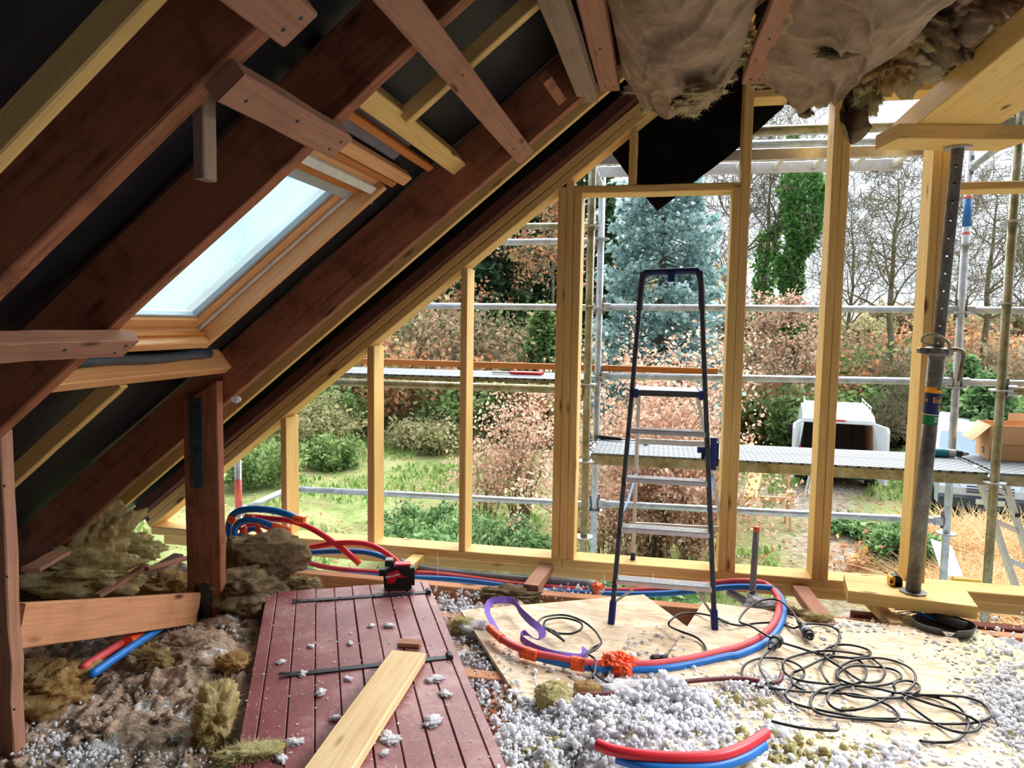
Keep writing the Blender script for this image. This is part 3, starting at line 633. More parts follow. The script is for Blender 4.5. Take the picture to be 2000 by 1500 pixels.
mb = MB(); V, F = ico(2); p = AY(460, 780, 3.14); P = V*np.array([.03, .012, .018])*(1+.35*fbm(V*3, 3)[:, None])+p; mb.add(P, F)
build('plaster_scrap', mb, M['whitebit'], e, label='scrap of white paper stuck at the post head')
e = empty('timber_post', (-2.1, 1.98, -.2), 'worn red-brown timber post at the left edge of the view', 'post')
mb = MB(); mb.beam((-2.135, 1.985, -.2), (-2.135, 1.985, 1.04), .05, .125, (1, 0, 0), seg=10, wob=.004, seed=5, skew1=.6); build('post_timber', mb, M['oldlath'], e)
nails(e, [(-2.06, 1.957, .9), (-2.065, 1.957, .6), (-2.06, 1.957, .15)], (0, -1, 0))
a = AY(30, 1224, 2.02); b = AY(380, 1187, 3.13)
timber('tie_beam', a, b, .045, .15, (0, 0, 1), 'joist', 'flat timber tie nailed low between the two old posts', 'beam', seed=8)
def tie(name, pa, pb, w_, h_, mat, label, ku=2.695, seed=0, ext=0):
    ku2 = ku-h_/SC; a = AK(*pa, ku2); b = AK(*pb, ku2); a[0] = b[0] = (a[0]+b[0])/2
    a[2] = b[2] = ku-h_/2/SC+MS*a[0]; a[1] -= ext
    mb = MB(); mb.beam(a, b, w_, h_, (-MS, 0, 1), seg=6, wob=.0015, seed=seed)
    e = empty(name, (a+b)/2, label, 'batten'); build('batten_timber', mb, M[mat], e)
    n = unit((MS, 0, -1)); f = lambda t_, s_: a+(b-a)*t_+n*h_/2+unit((1, 0, MS))*s_*w_
    nails(e, [f(.93, .2), f(.9, -.2), f(.5, .1), f(.12, -.1)], n, .0035)
    return e
tie('ceiling_batten', (437, 188), (662, 297), .085, .045, 'oldlath', 'short rough batten crossing two old rafters above the roof window', seed=1)
tie('ceiling_batten', (-60, 706), (250, 686), .085, .045, 'oldlath', 'sawn-off batten crossing at the lower left of the roof window', seed=2)
tie('ceiling_batten', (440, -30), (572, 76), .1, .055, 'oldlath', 'stubby sawn-off batten at the top edge with a splintered pale end', seed=3, ext=.2)
tie('ceiling_batten', (770, -28), (1012, 322), .085, .04, 'oldlath', 'long pinkish-brown batten running to the new rafters above the roof window', seed=4, ext=.5)
def hlath(px, py, ye, L, w_, h_, mat, label, seed=0, dx=0):
    b = AY(px, py, ye); b[2] += h_/2; a = b-np.array([dx, L, 0])
    mb = MB(); mb.beam(a, b, w_, h_, (0, 0, 1), seg=8, wob=.003, seed=seed)
    e = empty('ceiling_batten', (a+b)/2, label, 'batten'); build('batten_timber', mb, M[mat], e)
    n = (0, 0, -1.0); nails(e, [b+V3((.02, -.06, -h_/2)), b+V3((-.015, -.07, -h_/2)), b+V3((0, -.5, -h_/2))], n, .0035)
    return e
hlath(1150, 200, 3.3, 1.9, .085, .055, 'greylath', 'grey weathered batten hanging at the left of the torn insulation', 6, .02)
hlath(1191, 178, 3.3, 1.9, .085, .05, 'oldlath', 'pinkish batten edge to edge with the first torn insulation roll', 7, 0)
hlath(1470, 165, 3.3, 1.9, .09, .04, 'oldlath', 'batten running between the two torn insulation rolls', 9, -.02)
a = AY(392, 205, 1.5); b = AY(400, 352, 1.5)
b = AY(388, 348, 1.47); timber('hanging_block', (b[0], 1.495, a[2]+.06), (b[0], 1.495, b[2]), .05, .028, (1, 0, 0), 'greylath', 'short batten offcut hanging vertically from the rafter left of the roof window', 'batten', seed=11, wob=.0008, seg=3)
a = AY(650, 90, 1.99); b = AY(634, 190, 1.99)
timber('hanging_block', a, b, .03, .03, (0, 1, 0), 'oldlath', 'little dark batten scrap hanging behind the rafter above the roof window', 'batten', seed=12, wob=.0008, seg=3)
a = AK(1065, 150, 2.72); b = AK(1095, 195, 2.72)
timber('wedge_block', a, b, .04, .03, (-MS, 0, 1), 'old', 'small reddish block nailed to the deep old rafter', 'block', seed=13, wob=.0008, seg=2)

# ------------------------------------------------------------------ sagging torn insulation under the ceiling
def sheet(name, fn, nu, nv, mat, parent, thick=.0, smooth=True, **kw):
    U, W = np.meshgrid(np.linspace(0, 1, nu), np.linspace(0, 1, nv)); P = fn(U, W)
    V = P.reshape(-1, 3); F = [(j*nu+i, j*nu+i+1, (j+1)*nu+i+1, (j+1)*nu+i) for j in range(nv-1) for i in range(nu-1)]
    if thick:
        n0 = len(V); Q = V.copy(); Q[:, 2] += thick; V = np.concatenate([V, Q])
        F += [tuple(n0+a for a in f[::-1]) for f in F]
        ring = [i for i in range(nu)]+[j*nu+nu-1 for j in range(1, nv)]+[(nv-1)*nu+i for i in range(nu-2, -1, -1)]+[j*nu for j in range(nv-2, 0, -1)]
        F += [(ring[i], ring[(i+1) % len(ring)], n0+ring[(i+1) % len(ring)], n0+ring[i]) for i in range(len(ring))]
    return fast(name, V, F, mat, parent, smooth=smooth, **kw)
def roll(x0, x1, ye, zl, sagd, seed, tear):
    def fn(U, W):
        x = x0+(x1-x0)*U; edge = ye+.10*fbm(np.stack([U*5, U*0+seed, U*0], -1), 4)+tear(U)
        y = 1.9+(edge-1.9)*W
        z = zl-sagd*np.sin(math.pi*U)**.8*(.75+.3*W)
        # hanging folds, curved like the sag
        env = np.sin(math.pi*np.clip(U, .01, .99))**.5; n1 = fbm(np.stack([U*2.5, W*3, U*0+seed], -1), 2)
        q = W*5+3.2*(U-.5)**2+.9*n1; z = z-.030*env*(1-np.abs(np.sin(math.pi*q)))**1.6
        q = W*3-2.6*U+.8*n1+seed; z = z-.022*env*(1-np.abs(np.sin(math.pi*q)))**2.2
        q = W*13+4*(U-.4)**2+1.4*n1; z = z-.007*env*(1-np.abs(np.sin(math.pi*q)))
        z = z+.004*fbm(np.stack([U*10, W*22, U*0+seed*2], -1), 3)
        z = z+np.clip(W-.93, 0, 1)/.07*.05
        x = x+.02*n1
        return np.stack([x, y, z], -1)
    return fn
e = empty('insulation_roll', (.05, 3.0, 2.4), 'torn sagging insulation roll with creased brown kraft facing, between two battens', 'insulation')
f1 = roll(-.20, .26, 3.42, 2.50, .12, 3, lambda U: -.22*np.clip(U-.75, 0, 1)/.25)
sheet('kraft_facing', f1, 90, 150, M['kraft'], e, .004)
def up1(f, dz, s): return lambda U, W: f(U, W*1.0)+np.stack([0*U, .012+.05*fbm(np.stack([U*14, W*3, U*0+s], -1), 3)*(W > .9), dz+.03*fbm(np.stack([U*9, W*9, U*0+s], -1), 4)], -1)
sheet('wool', up1(f1, .03, 5), 80, 110, M['kraftedge'], e, .03, kind='stuff')
e2 = empty('insulation_roll', (.6, 3.0, 2.4), 'torn insulation roll in brown kraft with a long flap hanging from its end', 'insulation')
f2 = roll(.32, .88, 3.40, 2.50, .12, 9, lambda U: .04*U)
sheet('kraft_facing', f2, 90, 150, M['kraft'], e2, .004)
sheet('wool', up1(f2, .03, 8), 80, 110, M['kraftedge'], e2, .03, kind='stuff')
def flap(U, W):
    x = .665+.12*U*(1-.35*W)+.05*W+.02*np.sin(W*6); z = 2.47-.22*W-.02*np.abs(U-.5); y = 3.3+.05*np.sin(U*5)+.05*np.cos(W*3)
    z = z-.05*np.sin(math.pi*U)*W
    return np.stack([x, y+.015*fbm(np.stack([U*5, W*9, U], -1), 3), z], -1)
U, W = np.meshgrid(np.linspace(0, 1, 24), np.linspace(0, 1, 40)); P = flap(U, W); Q = P+np.array([0, .012, 0]); nu, nv = 24, 40
V = np.concatenate([P.reshape(-1, 3), Q.reshape(-1, 3)]); F = [(j*nu+i, j*nu+i+1, (j+1)*nu+i+1, (j+1)*nu+i) for j in range(nv-1) for i in range(nu-1)]; F += [tuple(nu*nv+a for a in f[::-1]) for f in F]
fast('hanging_flap', V, F, M['kraft'], e2, smooth=True)
# gap dark scraps and torn holes with wool
chunk('torn_hole', (.12, 2.93, 2.33), (.13, .1, .05), M['kraftedge'], 31, e, 4, .5, 2.2)
chunk('torn_hole', (.06, 3.18, 2.35), (.1, .12, .04), M['kraftedge'], 37, e, 4, .5, 2.2)
chunk('torn_hole', (.56, 2.75, 2.38), (.12, .06, .03), M['brownwool'], 33, e2, 3, .5, 2.2)
e3 = empty('insulation_roll', (1.2, 3.1, 2.5), 'ragged yellow wool mass hanging above the big propped beam', 'insulation')
f3 = roll(.90, 1.75, 2.8, 2.66, .04, 14, lambda U: .18*np.sin(U*3))
sheet('kraft_facing', f3, 80, 110, M['kraft'], e3, .004)
for i, (px, py, y, d, mt) in enumerate([(1730, 40, 3.1, (.30, .3, .26), 'wool'), (1775, 95, 3.2, (.24, .25, .2), 'kraftedge'), (1830, 60, 3.2, (.32, .3, .24), 'kraftedge'), (1735, 120, 3.15, (.16, .2, .2), 'orangewool'), (1800, 20, 3.0, (.3, .3, .2), 'brownwool'),
        (1900, 50, 3.3, (.30, .26, .2), 'kraftedge'), (1975, 40, 3.2, (.3, .26, .2), 'kraftedge'), (1700, 178, 3.25, (.09, .12, .13), 'paleyellow'), (1850, 118, 3.4, (.16, .2, .12), 'paleyellow'), (1690, 20, 3.0, (.2, .3, .16), 'brownwool'), (1930, 110, 3.45, (.2, .2, .1), 'kraftedge'), (1880, 5, 3.0, (.3, .3, .2), 'kraft')]):
    chunk('torn_wool', AY(px, py, y), d, M[mt], 40+i, e3, 5, .75, 1.7, fuzz=1500, tilt=.5-.2*(i % 4))
# ragged wool along the torn ends of the rolls
def fringe(f, e_, n, seed, u0, u1, w_, side=False):
    rr = np.random.default_rng(seed)
    for i in range(n):
        t_ = u0+(u1-u0)*(i+.5)/n; U1 = np.array([[1.0 if side else t_]]); W1 = np.array([[t_ if side else .985]]); p = f(U1, W1)[0, 0]
        chunk('torn_edge', p+rr.normal(0, .008, 3), (w_*rr.uniform(.7, 1.4), w_*.8, w_*rr.uniform(.25, .6)), M[['kraftedge', 'paleyellow', 'kraftedge', 'kraft'][i % 4]], seed*10+i, e_, 3, .7, 2.2, rr.uniform(0, 3), 160)
fringe(f1, e, 9, 61, .05, .98, .06); fringe(f1, e, 7, 62, .72, .99, .055, True); fringe(f2, e2, 10, 63, .03, .97, .055)
# felt flap hanging outside behind the studs
e = empty('black_membrane', (.1, 4.42, 2.1), 'black membrane sheet hanging in a point behind the top of the gable frame', 'membrane')
poly = [AY(*q, 4.43) for q in [(1330, -80), (1190, 292), (1236, 356), (1284, 412), (1352, 358), (1428, 300), (1530, 210), (1560, 150), (1590, -80)]]
from mathutils.geometry import tessellate_polygon
bm = bmesh.new(); vs = [bm.verts.new(p) for p in poly]; bm.faces.new(vs); bmesh.ops.triangulate(bm, faces=bm.faces)
for _ in range(4): bmesh.ops.subdivide_edges(bm, edges=bm.edges[:], cuts=1, use_grid_fill=True)
for v_ in bm.verts: v_.co.y += .035*float(fbm(np.array([[v_.co.x*5, v_.co.z*4, 2.0]]), 3)[0])
g_ = bmesh.ops.extrude_face_region(bm, geom=bm.faces[:]); bmesh.ops.translate(bm, vec=(0, .004, 0), verts=[q for q in g_['geom'] if isinstance(q, bmesh.types.BMVert)])
me = bpy.data.meshes.new('membrane_sheet'); bm.transform(Matrix.Translation(-Vector(ORG[e.name]))); bm.to_mesh(me); bm.free(); me.materials.append(M['membrane'])
me.polygons.foreach_set('use_smooth', [True]*len(me.polygons)); link(bpy.data.objects.new('membrane_sheet', me), e)
# ================================================================== FLOOR AREA
def inpoly(x, y, poly):
    x = np.asarray(x); y = np.asarray(y); c = np.zeros(x.shape, bool); n = len(poly)
    for i in range(n):
        x0, y0 = poly[i][:2]; x1, y1 = poly[(i+1) % n][:2]
        with np.errstate(divide='ignore', invalid='ignore'):
            c ^= ((y0 > y) != (y1 > y)) & (x < (x1-x0)*(y-y0)/(y1-y0+1e-12)+x0)
    return c
def grow(poly, d):
    c = np.mean(np.array([p[:2] for p in poly]), 0); return [tuple(c+(np.array(p[:2])-c)*(1+d/np.linalg.norm(np.array(p[:2])-c))) for p in poly]
DZ = .062
D1 = AZ(520, 1158, DZ)[:2]; D2 = AZ(836, 1134, DZ)[:2]; DU = (D2-D1)/np.linalg.norm(D2-D1); DL = np.array([DU[1], -DU[0]]); DW = np.linalg.norm(D2-D1); DLen = 1.95
doorpoly = [D1, D2, D2+DL*DLen, D1+DL*DLen]
ply1 = [(-.95, 3.471), (-.054, 3.915), (.746, 2.51), (-.15, 2.07)]
ply2 = [(.252, 3.828), (1.40, 3.71), (1.13, 2.35), (-.12, 2.45)]
ply3 = [(1.15, 3.975), (1.53, 3.83), (2.05, 2.75), (1.7, 1.9), (.95, 2.2)]
def board(name, poly, z0, z1, mat, label, cat='board'):
    mb = MB(); mb.prism([(x, y, z0) for x, y in poly], (0, 0, z1-z0)); return build(name, mb, M[mat], None, label, cat)
board('osb_board', ply1, -.018, 0, 'osb', 'stained wood panel under the left foot of the stepladder and the purple strap')
board('osb_board', ply2, .007, .02, 'osb', 'wood panel under the big tangle of black cable')
board('yellow_board', ply3, -.012, .006, 'osb2', 'pale yellowish board at the right, under the rubber bowl')

def dp(u, l, z): return np.array([*(D1+DU*u*DW+DL*l), z])
e = empty('plank_door', dp(.5, .9, .027), 'old dark red ledged plank door lying flat on the rubble with iron strap hinges', 'door')
fr = [0, .066, .18, .293, .405, .515, .625, .735, .845, .95, 1.0]
for i in range(10):
    u0_, u1_ = fr[i]+.0022, fr[i+1]-.0022; c = (u0_+u1_)/2
    mb = MB(); zz = .044+.0012*((i*7) % 3-1); mb.beam(dp(c, 0, zz), dp(c, DLen, zz), (u1_-u0_)*DW, .036, (0, 0, 1), ch=.003, seg=4, wob=.0006, seed=i)
    build('plank', mb, M['door'], e)
for l in (.5, 1.5):
    mb = MB(); mb.beam(dp(.04, l, .018), dp(.96, l, .018), .1, .014, (0, 0, 1)); build('ledge', mb, M['door'], e)
for (pa, pb) in (((570, 1175), (832, 1157)), ((545, 1320), (872, 1284))):
    a = AZ(*pa, DZ+.004); b = AZ(*pb, DZ+.004); d = unit(b-a); s_ = np.array([-d[1], d[0], 0]); mb = MB()
    mb.beam(a+d*.03, b, .032, .005, (0, 0, 1), ch=.001, seg=4, wob=.0005)
    mb.prism([a+d*.04-s_*.014, a-s_*.026, a+d*.004-s_*.014, a+d*.045+s_*.0], (0, 0, .004)); mb.prism([a+d*.045, a+d*.004+s_*.014, a+s_*.026, a+d*.04+s_*.014], (0, 0, .004))
    h = build('strap_hinge', mb, M['darkmetal'], e)
    mb = MB(); mb.tube([b+d*.012-s_*.02+V3((0, 0, .004)), b+d*.012+s_*.02+V3((0, 0, .004))], .013, 12); mb.tube([b+d*.012-s_*.021+V3((0, 0, .004)), b+d*.012+s_*.021+V3((0, 0, .004))], .006, 10)
    build('knuckle', mb, M['darkmetal'], h, smooth=False)
    for t_ in (.12, .35, .6, .85):
        mb = MB(); mb.lathe(a+(b-a)*t_+V3((0, 0, .002)), [(.007, 0), (.006, .003), (.003, .004)], 8); build('rivet', mb, M['darkmetal'], h)
mb = MB(); mb.beam((-.975, 2.755, DZ+.024), (-.93, 1.6, DZ+.024), .145, .04, (0, 0, 1), seg=8, wob=.0012, seed=9); build('timber_offcut', mb, M['pale'], None, 'pale sawn plank lying diagonally on the red plank door', 'plank')
a = AZ(795, 1262, DZ+.01); mb = MB(); mb.beam(a+V3((-.045, .02, .002)), a+V3((.05, .03, .002)), .05, .018, (0, 0, 1)); build('wood_scrap', mb, M['oldlath'], None, 'small reddish wood scrap tucked behind the end of the pale plank', 'wood scrap')

# --- dirty insulation layer between and over the joists
nxs, nys = 330, 265
X_, Y_ = np.meshgrid(np.linspace(-3.72, -.1, nxs), np.linspace(1.15, 3.83, nys))
Q = np.stack([X_, Y_, X_*0], -1)
r1 = fbm(Q*2.3+5, 3); r2 = 1-np.abs(fbm(Q*7+9, 4, .55)); r3 = fbm(Q*26, 3, .6)
Z = -.09+.045*r1+.034*r2+.016*r3+.006*fbm(Q*60, 2)
edge = 1-np.clip((np.minimum(X_+2.05, 0)/-.25), 0, 1)             # left of the posts the rubble is darker and lower
Z += .075*np.exp(-(((X_+1.85)/.32)**2+((Y_-2.9)/.55)**2))+.05*np.exp(-(((X_+1.7)/.35)**2+((Y_-2.2)/.5)**2))
Z += .07*np.exp(-(((X_+2.9)/.5)**2+((Y_-3.2)/.6)**2))
Z = np.minimum(Z, 2.9+MS*X_)
dpo = inpoly(X_, Y_, grow(doorpoly, .03)); Z = np.where(dpo, np.minimum(Z, .004), Z)
for pl in (ply1, ply2): Z = np.where(inpoly(X_, Y_, grow(pl, .03)), np.minimum(Z, -.05), Z)
Z = np.where((Y_ > 3.72) & (X_ > -1.9), np.minimum(Z, -.10), Z)
F = (np.arange(nys-1)[:, None]*nxs+np.arange(nxs-1)[None]).reshape(-1, 1)+np.array([[0, 1, nxs+1, nxs]])
P = np.stack([X_+.012*fbm(Q*11+3, 2), Y_+.012*fbm(Q*11+30, 2), Z], -1)
fast('insulation_layer', P.reshape(-1, 3), F, M['layer'], None, smooth=True, label='dirty trampled insulation around the red plank door and under the eaves', cat='insulation', kind='stuff')
nx2, ny2 = 150, 170
X_, Y_ = np.meshgrid(np.linspace(1.45, 3.6, nx2), np.linspace(1.5, 3.84, ny2)); Q = np.stack([X_, Y_, X_*0], -1)
Z = -.06+.04*fbm(Q*3, 3)+.03*(1-np.abs(fbm(Q*9, 4)))+.014*fbm(Q*30, 3)
Z = np.where(inpoly(X_, Y_, grow(ply3, .02)), np.minimum(Z, -.03), Z)
F = (np.arange(ny2-1)[:, None]*nx2+np.arange(nx2-1)[None]).reshape(-1, 1)+np.array([[0, 1, nx2+1, nx2]])
fast('cellulose_layer', np.stack([X_, Y_, Z], -1).reshape(-1, 3), F, M['greyfluff'], None, smooth=True, label='white-grey loose cellulose between joists at the right edge', cat='insulation', kind='stuff')
# heap of torn pale wool under the white fluff at the bottom
nx3, ny3 = 320, 190
X_, Y_ = np.meshgrid(np.linspace(-.62, 1.35, nx3), np.linspace(1.65, 2.86, ny3)); Q = np.stack([X_, Y_, X_*0], -1)
hh = .065*np.exp(-(((X_-.28)/.8)**2+((Y_-2.05)/.42)**2))+.07*np.exp(-(((X_+.03)/.24)**2+((Y_-2.45)/.2)**2))
Z = -.012+hh*(1+.4*fbm(Q*6, 3))+.02*(1-np.abs(fbm(Q*10, 4)))*np.clip(hh*30, 0, 1)+(.014*(1-np.abs(fbm(Q*34, 2)))+.007*(1-np.abs(fbm(Q*80, 2))))*np.clip(hh*30, 0, 1)-.02*(hh < .015)
HEAP = (X_, Y_, Z)
F = (np.arange(ny3-1)[:, None]*nx3+np.arange(nx3-1)[None]).reshape(-1, 1)+np.array([[0, 1, nx3+1, nx3]])
fast('wool_heap', np.stack([X_, Y_, Z], -1).reshape(-1, 3), F, M['mixfluff'], None, smooth=True, label='heap of torn pale yellow wool at the bottom of the view', cat='insulation', kind='stuff')
def heapz(x, y):
    i = np.clip(((np.asarray(x)+.62)/1.97*(nx3-1)).astype(int), 0, nx3-1); j = np.clip(((np.asarray(y)-1.65)/1.21*(ny3-1)).astype(int), 0, ny3-1); return np.maximum(HEAP[2][j, i], 0)
def scatter(regions, seed):
    r_ = np.random.default_rng(seed); P = []; R = []
    for (cx, cy, sx, sy, n, r0_, r1_, lift) in regions:
        for _ in range(n):
            px = cx+r_.normal()*sx; py = cy+r_.normal()*sy
            if py > 1600 or py < 1120: continue
            p = AZ(px, py, .02); z = heapz(p[0], p[1]) if (-.6 < p[0] < 1.33 and 1.67 < p[1] < 2.84) else 0.0
            R.append(r0_+(r1_-r0_)*r_.random()**2.2); P.append((p[0], p[1], z+.012+lift*r_.random()**2*math.exp(-((px-cx)/sx)**2-((py-cy)/sy)**2)))
    return np.array(P), np.array(R)
P, R = scatter([(1310, 1395, 90, 36, 2300, .004, .0145, .11), (1120, 1400, 80, 36, 1200, .004, .012, .05), (1470, 1350, 90, 30, 900, .004, .012, .05), (1180, 1490, 150, 20, 700, .004, .011, .03),
                (1750, 1480, 90, 30, 420, .006, .013, .04), (1590, 1420, 120, 26, 380, .004, .011, .02), (1010, 1440, 40, 50, 350, .004, .011, .03), (1515, 1435, 20, 18, 130, .008, .016, .05), (1480, 1290, 60, 16, 120, .004, .009, .01)], 5)
V, F = crumbs(P, R, 5); fast('loose_cellulose', V, F, M['fluff'], None, smooth=True, label='pile of loose snow-white cellulose flakes spilling over the cable board', cat='insulation', kind='stuff')
P, R = scatter([(1960, 1380, 50, 70, 1500, .004, .011, .03), (1800, 1285, 60, 14, 130, .004, .01, .01), (1660, 1225, 60, 8, 260, .004, .01, .02), (1890, 1330, 30, 20, 80, .004, .012, .01), (1850, 1400, 40, 40, 60, .003, .008, .0)], 6)
V, F = crumbs(P, R, 6); fast('loose_cellulose', V, F, M['fluff'], None, smooth=True, label='white cellulose crumbs on the yellow board at the right', cat='insulation', kind='stuff')
P, R = scatter([(940, 1290, 30, 60, 700, .003, .009, .02), (890, 1170, 30, 14, 160, .006, .014, .02), (960, 1400, 30, 50, 260, .004, .01, .02), (1020, 1140, 70, 8, 220, .005, .012, .02)], 8)
P[:, 2] -= .045; V, F = crumbs(P, R, 8); fast('loose_cellulose', V, F, M['greyfluff'], None, smooth=True, label='grey crumbs in the gap between plank door and wood panel', cat='insulation', kind='stuff')
P, R = scatter([(960, 1430, 22, 50, 200, .006, .016, .02)], 9); P[:, 2] -= .03; V, F = blobs(P, R, 9); fast('rusty_rubble', V, F, M['rust'], None, smooth=True, label='rust-coloured crumbs beside the right edge of the plank door', cat='rubble', kind='stuff')
P, R = scatter([(250, 1430, 100, 45, 520, .002, .0075, .01), (400, 1270, 40, 40, 120, .003, .008, .01), (120, 1450, 60, 20, 300, .003, .008, .02), (370, 1340, 50, 50, 160, .003, .008, .01)], 12)
V, F = crumbs(P+np.array([0, 0, -.015]), R, 12); fast('loose_cellulose', V, F, M['fluff'], None, smooth=True, label='white crumbs strewn over the dirty insulation left of the plank door', cat='insulation', kind='stuff')
# flakes on the door: each readable flake is a thing
fl = [(725, 1222, .02), (760, 1221, .03), (683, 1256, .018), (548, 1293, .02), (680, 1325, .022), (626, 1352, .028), (850, 1325, .04), (868, 1355, .03), (845, 1408, .045), (760, 1441, .045), (575, 1449, .033), (550, 1482, .026), (655, 1402, .02), (750, 1470, .022), (607, 1262, .018), (590, 1316, .026)]
ORD = ['', 'second ', 'third ', 'fourth ', 'fifth ', 'sixth ', 'seventh ', 'eighth ', 'ninth ', 'tenth ', 'eleventh ', 'twelfth ', 'thirteenth ', 'fourteenth ', 'fifteenth ', 'sixteenth ']
fl.sort(key=lambda q: q[1])
for i, (px, py, s_) in enumerate(fl):
    p = AZ(px, py, DZ+.006); chunk('cellulose_flake', p, (s_*1.5, s_, .011), M['fluff'], 60+i, None, 4, .9, 2.6, rot=i, fuzz=0,
        label='white cellulose flake on the red plank door, %sfarthest from the camera' % ORD[i], cat='flake', group='white flakes on the plank door')
r_ = np.random.default_rng(3); n = 420; U_ = r_.random(n); Lq = r_.random(n)*1.7; P = np.array([dp(a, b, DZ+.003) for a, b in zip(U_, Lq)])
V, F = blobs(P, r_.uniform(.001, .004, n), 4, 1, .5); fast('dust_crumbs', V, F, M['fluff'], None, label='tiny white crumbs sprinkled over the red plank door', cat='dust', kind='stuff')
P = []; r_ = np.random.default_rng(13)
while len(P) < 520:
    px, py = r_.uniform(900, 1950), r_.uniform(1165, 1400); p = AZ(px, py, .004)
    if inpoly(p[0], p[1], ply1) or inpoly(p[0], p[1], ply2) or inpoly(p[0], p[1], ply3):
        p[2] = .022 if inpoly(p[0], p[1], ply2) else .008; cl = fbm(np.array([[p[0]*3, p[1]*3, 1.0]]), 3)[0]
        if cl > .12: P.append(p)
V, F = blobs(np.array(P), r_.uniform(.003, .010, len(P)), 14, 1, .22); fast('dust_crumbs', V, F, M['greyfluff'], None, smooth=True, label='flat grey-white flakes scattered over the wood panels', cat='dust', kind='stuff')

for reg, sd2, mt, lb, nm in (([(250, 1400, 110, 60, 60, .006, .03, .01), (400, 1290, 30, 50, 24, .006, .022, .01)], 31, 'layer', 'matted tufts scattered over the dirty insulation left of the door', 'wool_tufts'),
                     ([(1600, 1460, 120, 30, 240, .006, .022, .03), (1450, 1385, 60, 30, 70, .006, .018, .10), (1070, 1470, 40, 20, 60, .006, .02, .03)], 33, 'paleyellow', 'pale yellow wool tufts mixed into the white pile at the bottom', 'wool_tufts')):
    P, R = scatter(reg, sd2); P[:, 2] -= .012; V, F = crumbs(P, R, sd2); fast(nm, V, F, M[mt], None, smooth=True, label=lb, cat='insulation', kind='stuff')
# --- single torn pieces of wool
def piece(px, py, z, d, mt, seed, label, rot=0, sub=5, amp=.45, fr_=1.7, fz=1600, tilt=0, name='wool_piece'):
    c = AZ(px, py, z); c[2] = z; return chunk(name, c, d, M[mt], seed, None, sub, amp, fr_, rot, fz, tilt, label=label, cat='insulation')
piece(95, 1345, .02, (.28, .26, .17), 'orangewool', 101, 'amber tuft of mineral wool by the foot of the left post', .5)
piece(420, 1400, .07, (.12, .16, .2), 'wool', 102, 'olive-yellow wool tuft leaning on the left edge of the plank door', .3)
piece(482, 1470, .075, (.17, .09, .035), 'paleyellow', 103, 'flat pale yellow wool scrap on the lower left corner of the plank door', .5)
piece(300, 1285, .04, (.14, .1, .09), 'wool', 104, 'small yellow wool lump below the low timber tie')
piece(352, 1262, .06, (.16, .12, .1), 'kraft', 105, 'brown paper-faced lump at the foot of the thick post', .4)
piece(455, 1292, .05, (.1, .1, .07), 'orangewool', 106, 'amber lump at the left edge of the plank door')
piece(1080, 1362, .055, (.13, .11, .11), 'paleyellow', 107, 'pale yellow foam-like lump beside the black rubber strip', .6, amp=.3, fz=60, name='foam_lump')
piece(1148, 1342, .04, (.11, .06, .04), 'orangewool', 108, 'small tan offcut lying against the black rubber strip', 0, amp=.12, fz=0, name='tan_offcut')
piece(1240, 1350, .03, (.2, .12, .05), 'fluff', 109, 'loose white tuft under the tape-wrapped pipe joint', amp=.6)
piece(1600, 1212, .02, (.12, .06, .05), 'wool', 110, 'yellow wool tuft right of the vertical grey pipe', amp=.6)
piece(1545, 1200, .01, (.16, .08, .06), 'brownwool', 111, 'brownish wool tuft at the base of the joist stub', amp=.6)
piece(1490, 1185, .0, (.14, .08, .06), 'greyfluff', 112, 'grey fluff behind the bend of the red and blue pipes', amp=.6)
piece(1000, 1165, -.03, (.3, .12, .08), 'brownwool', 113, 'dirty fluff along the joist behind the purple strap', amp=.6)
piece(905, 1222, -.01, (.1, .07, .06), 'paleyellow', 114, 'cream lump of wool beside the joist end', amp=.5)
piece(930, 1232, -.02, (.12, .08, .07), 'fluff', 115, 'white lump next to the cream wool by the joist', amp=.6)
piece(545, 1135, .02, (.2, .1, .09), 'kraftedge', 116, 'cream wool scraps behind the far edge of the plank door', amp=.7)
piece(598, 1142, .02, (.12, .06, .07), 'kraftedge', 117, 'small cream scrap behind the top end of the plank door', amp=.7)
c = AY(520, 1085, 3.55); chunk('wool_batt', c, (.42, .3, .24), M['brownwool'], 118, None, 5, .3, 1.5, .3, 900, label='thick dirty brown wool batt right of the post, below the pipe ends', cat='insulation')
c = AY(480, 1150, 3.3); chunk('wool_batt', c, (.34, .34, .18), M['brownwool'], 119, None, 5, .4, 1.6, .1, 500, label='grey-brown wool lying at the right foot of the thick post', cat='insulation')
mb = MB(); a = AY(445, 1128, 3.3); b = AY(505, 1103, 3.42); mb.beam(a, b, .03, .02, (0, 0, 1)); build('wood_scrap', mb, M['oldlath'], None, 'wood splinter on the brown batt beside the thick post', 'wood scrap')
c = AY(195, 1060, 3.5); chunk('wool_batt', c, (.3, .3, .46), M['wool'], 120, None, 5, .45, 1.4, .3, 1200, .5, label='yellow wool batt pushed up under the rafters at the eaves', cat='insulation')
c = AY(170, 1120, 3.2); chunk('wool_batt', c, (.62, .34, .2), M['wool'], 121, None, 5, .4, 1.4, .1, 1200, label='long yellow wool batt lying in the dark eaves', cat='insulation')
c = AY(250, 1068, 3.7); chunk('wool_batt', c, (.34, .2, .13), M['paleyellow'], 122, None, 5, .5, 1.7, .1, 900, label='pale wool end near the left corner of the gable frame', cat='insulation')
c = AY(335, 1145, 3.3); chunk('wool_batt', c, (.26, .2, .12), M['orangewool'], 123, None, 5, .5, 1.7, .1, 700, label='amber wool clump behind the low timber tie', cat='insulation')
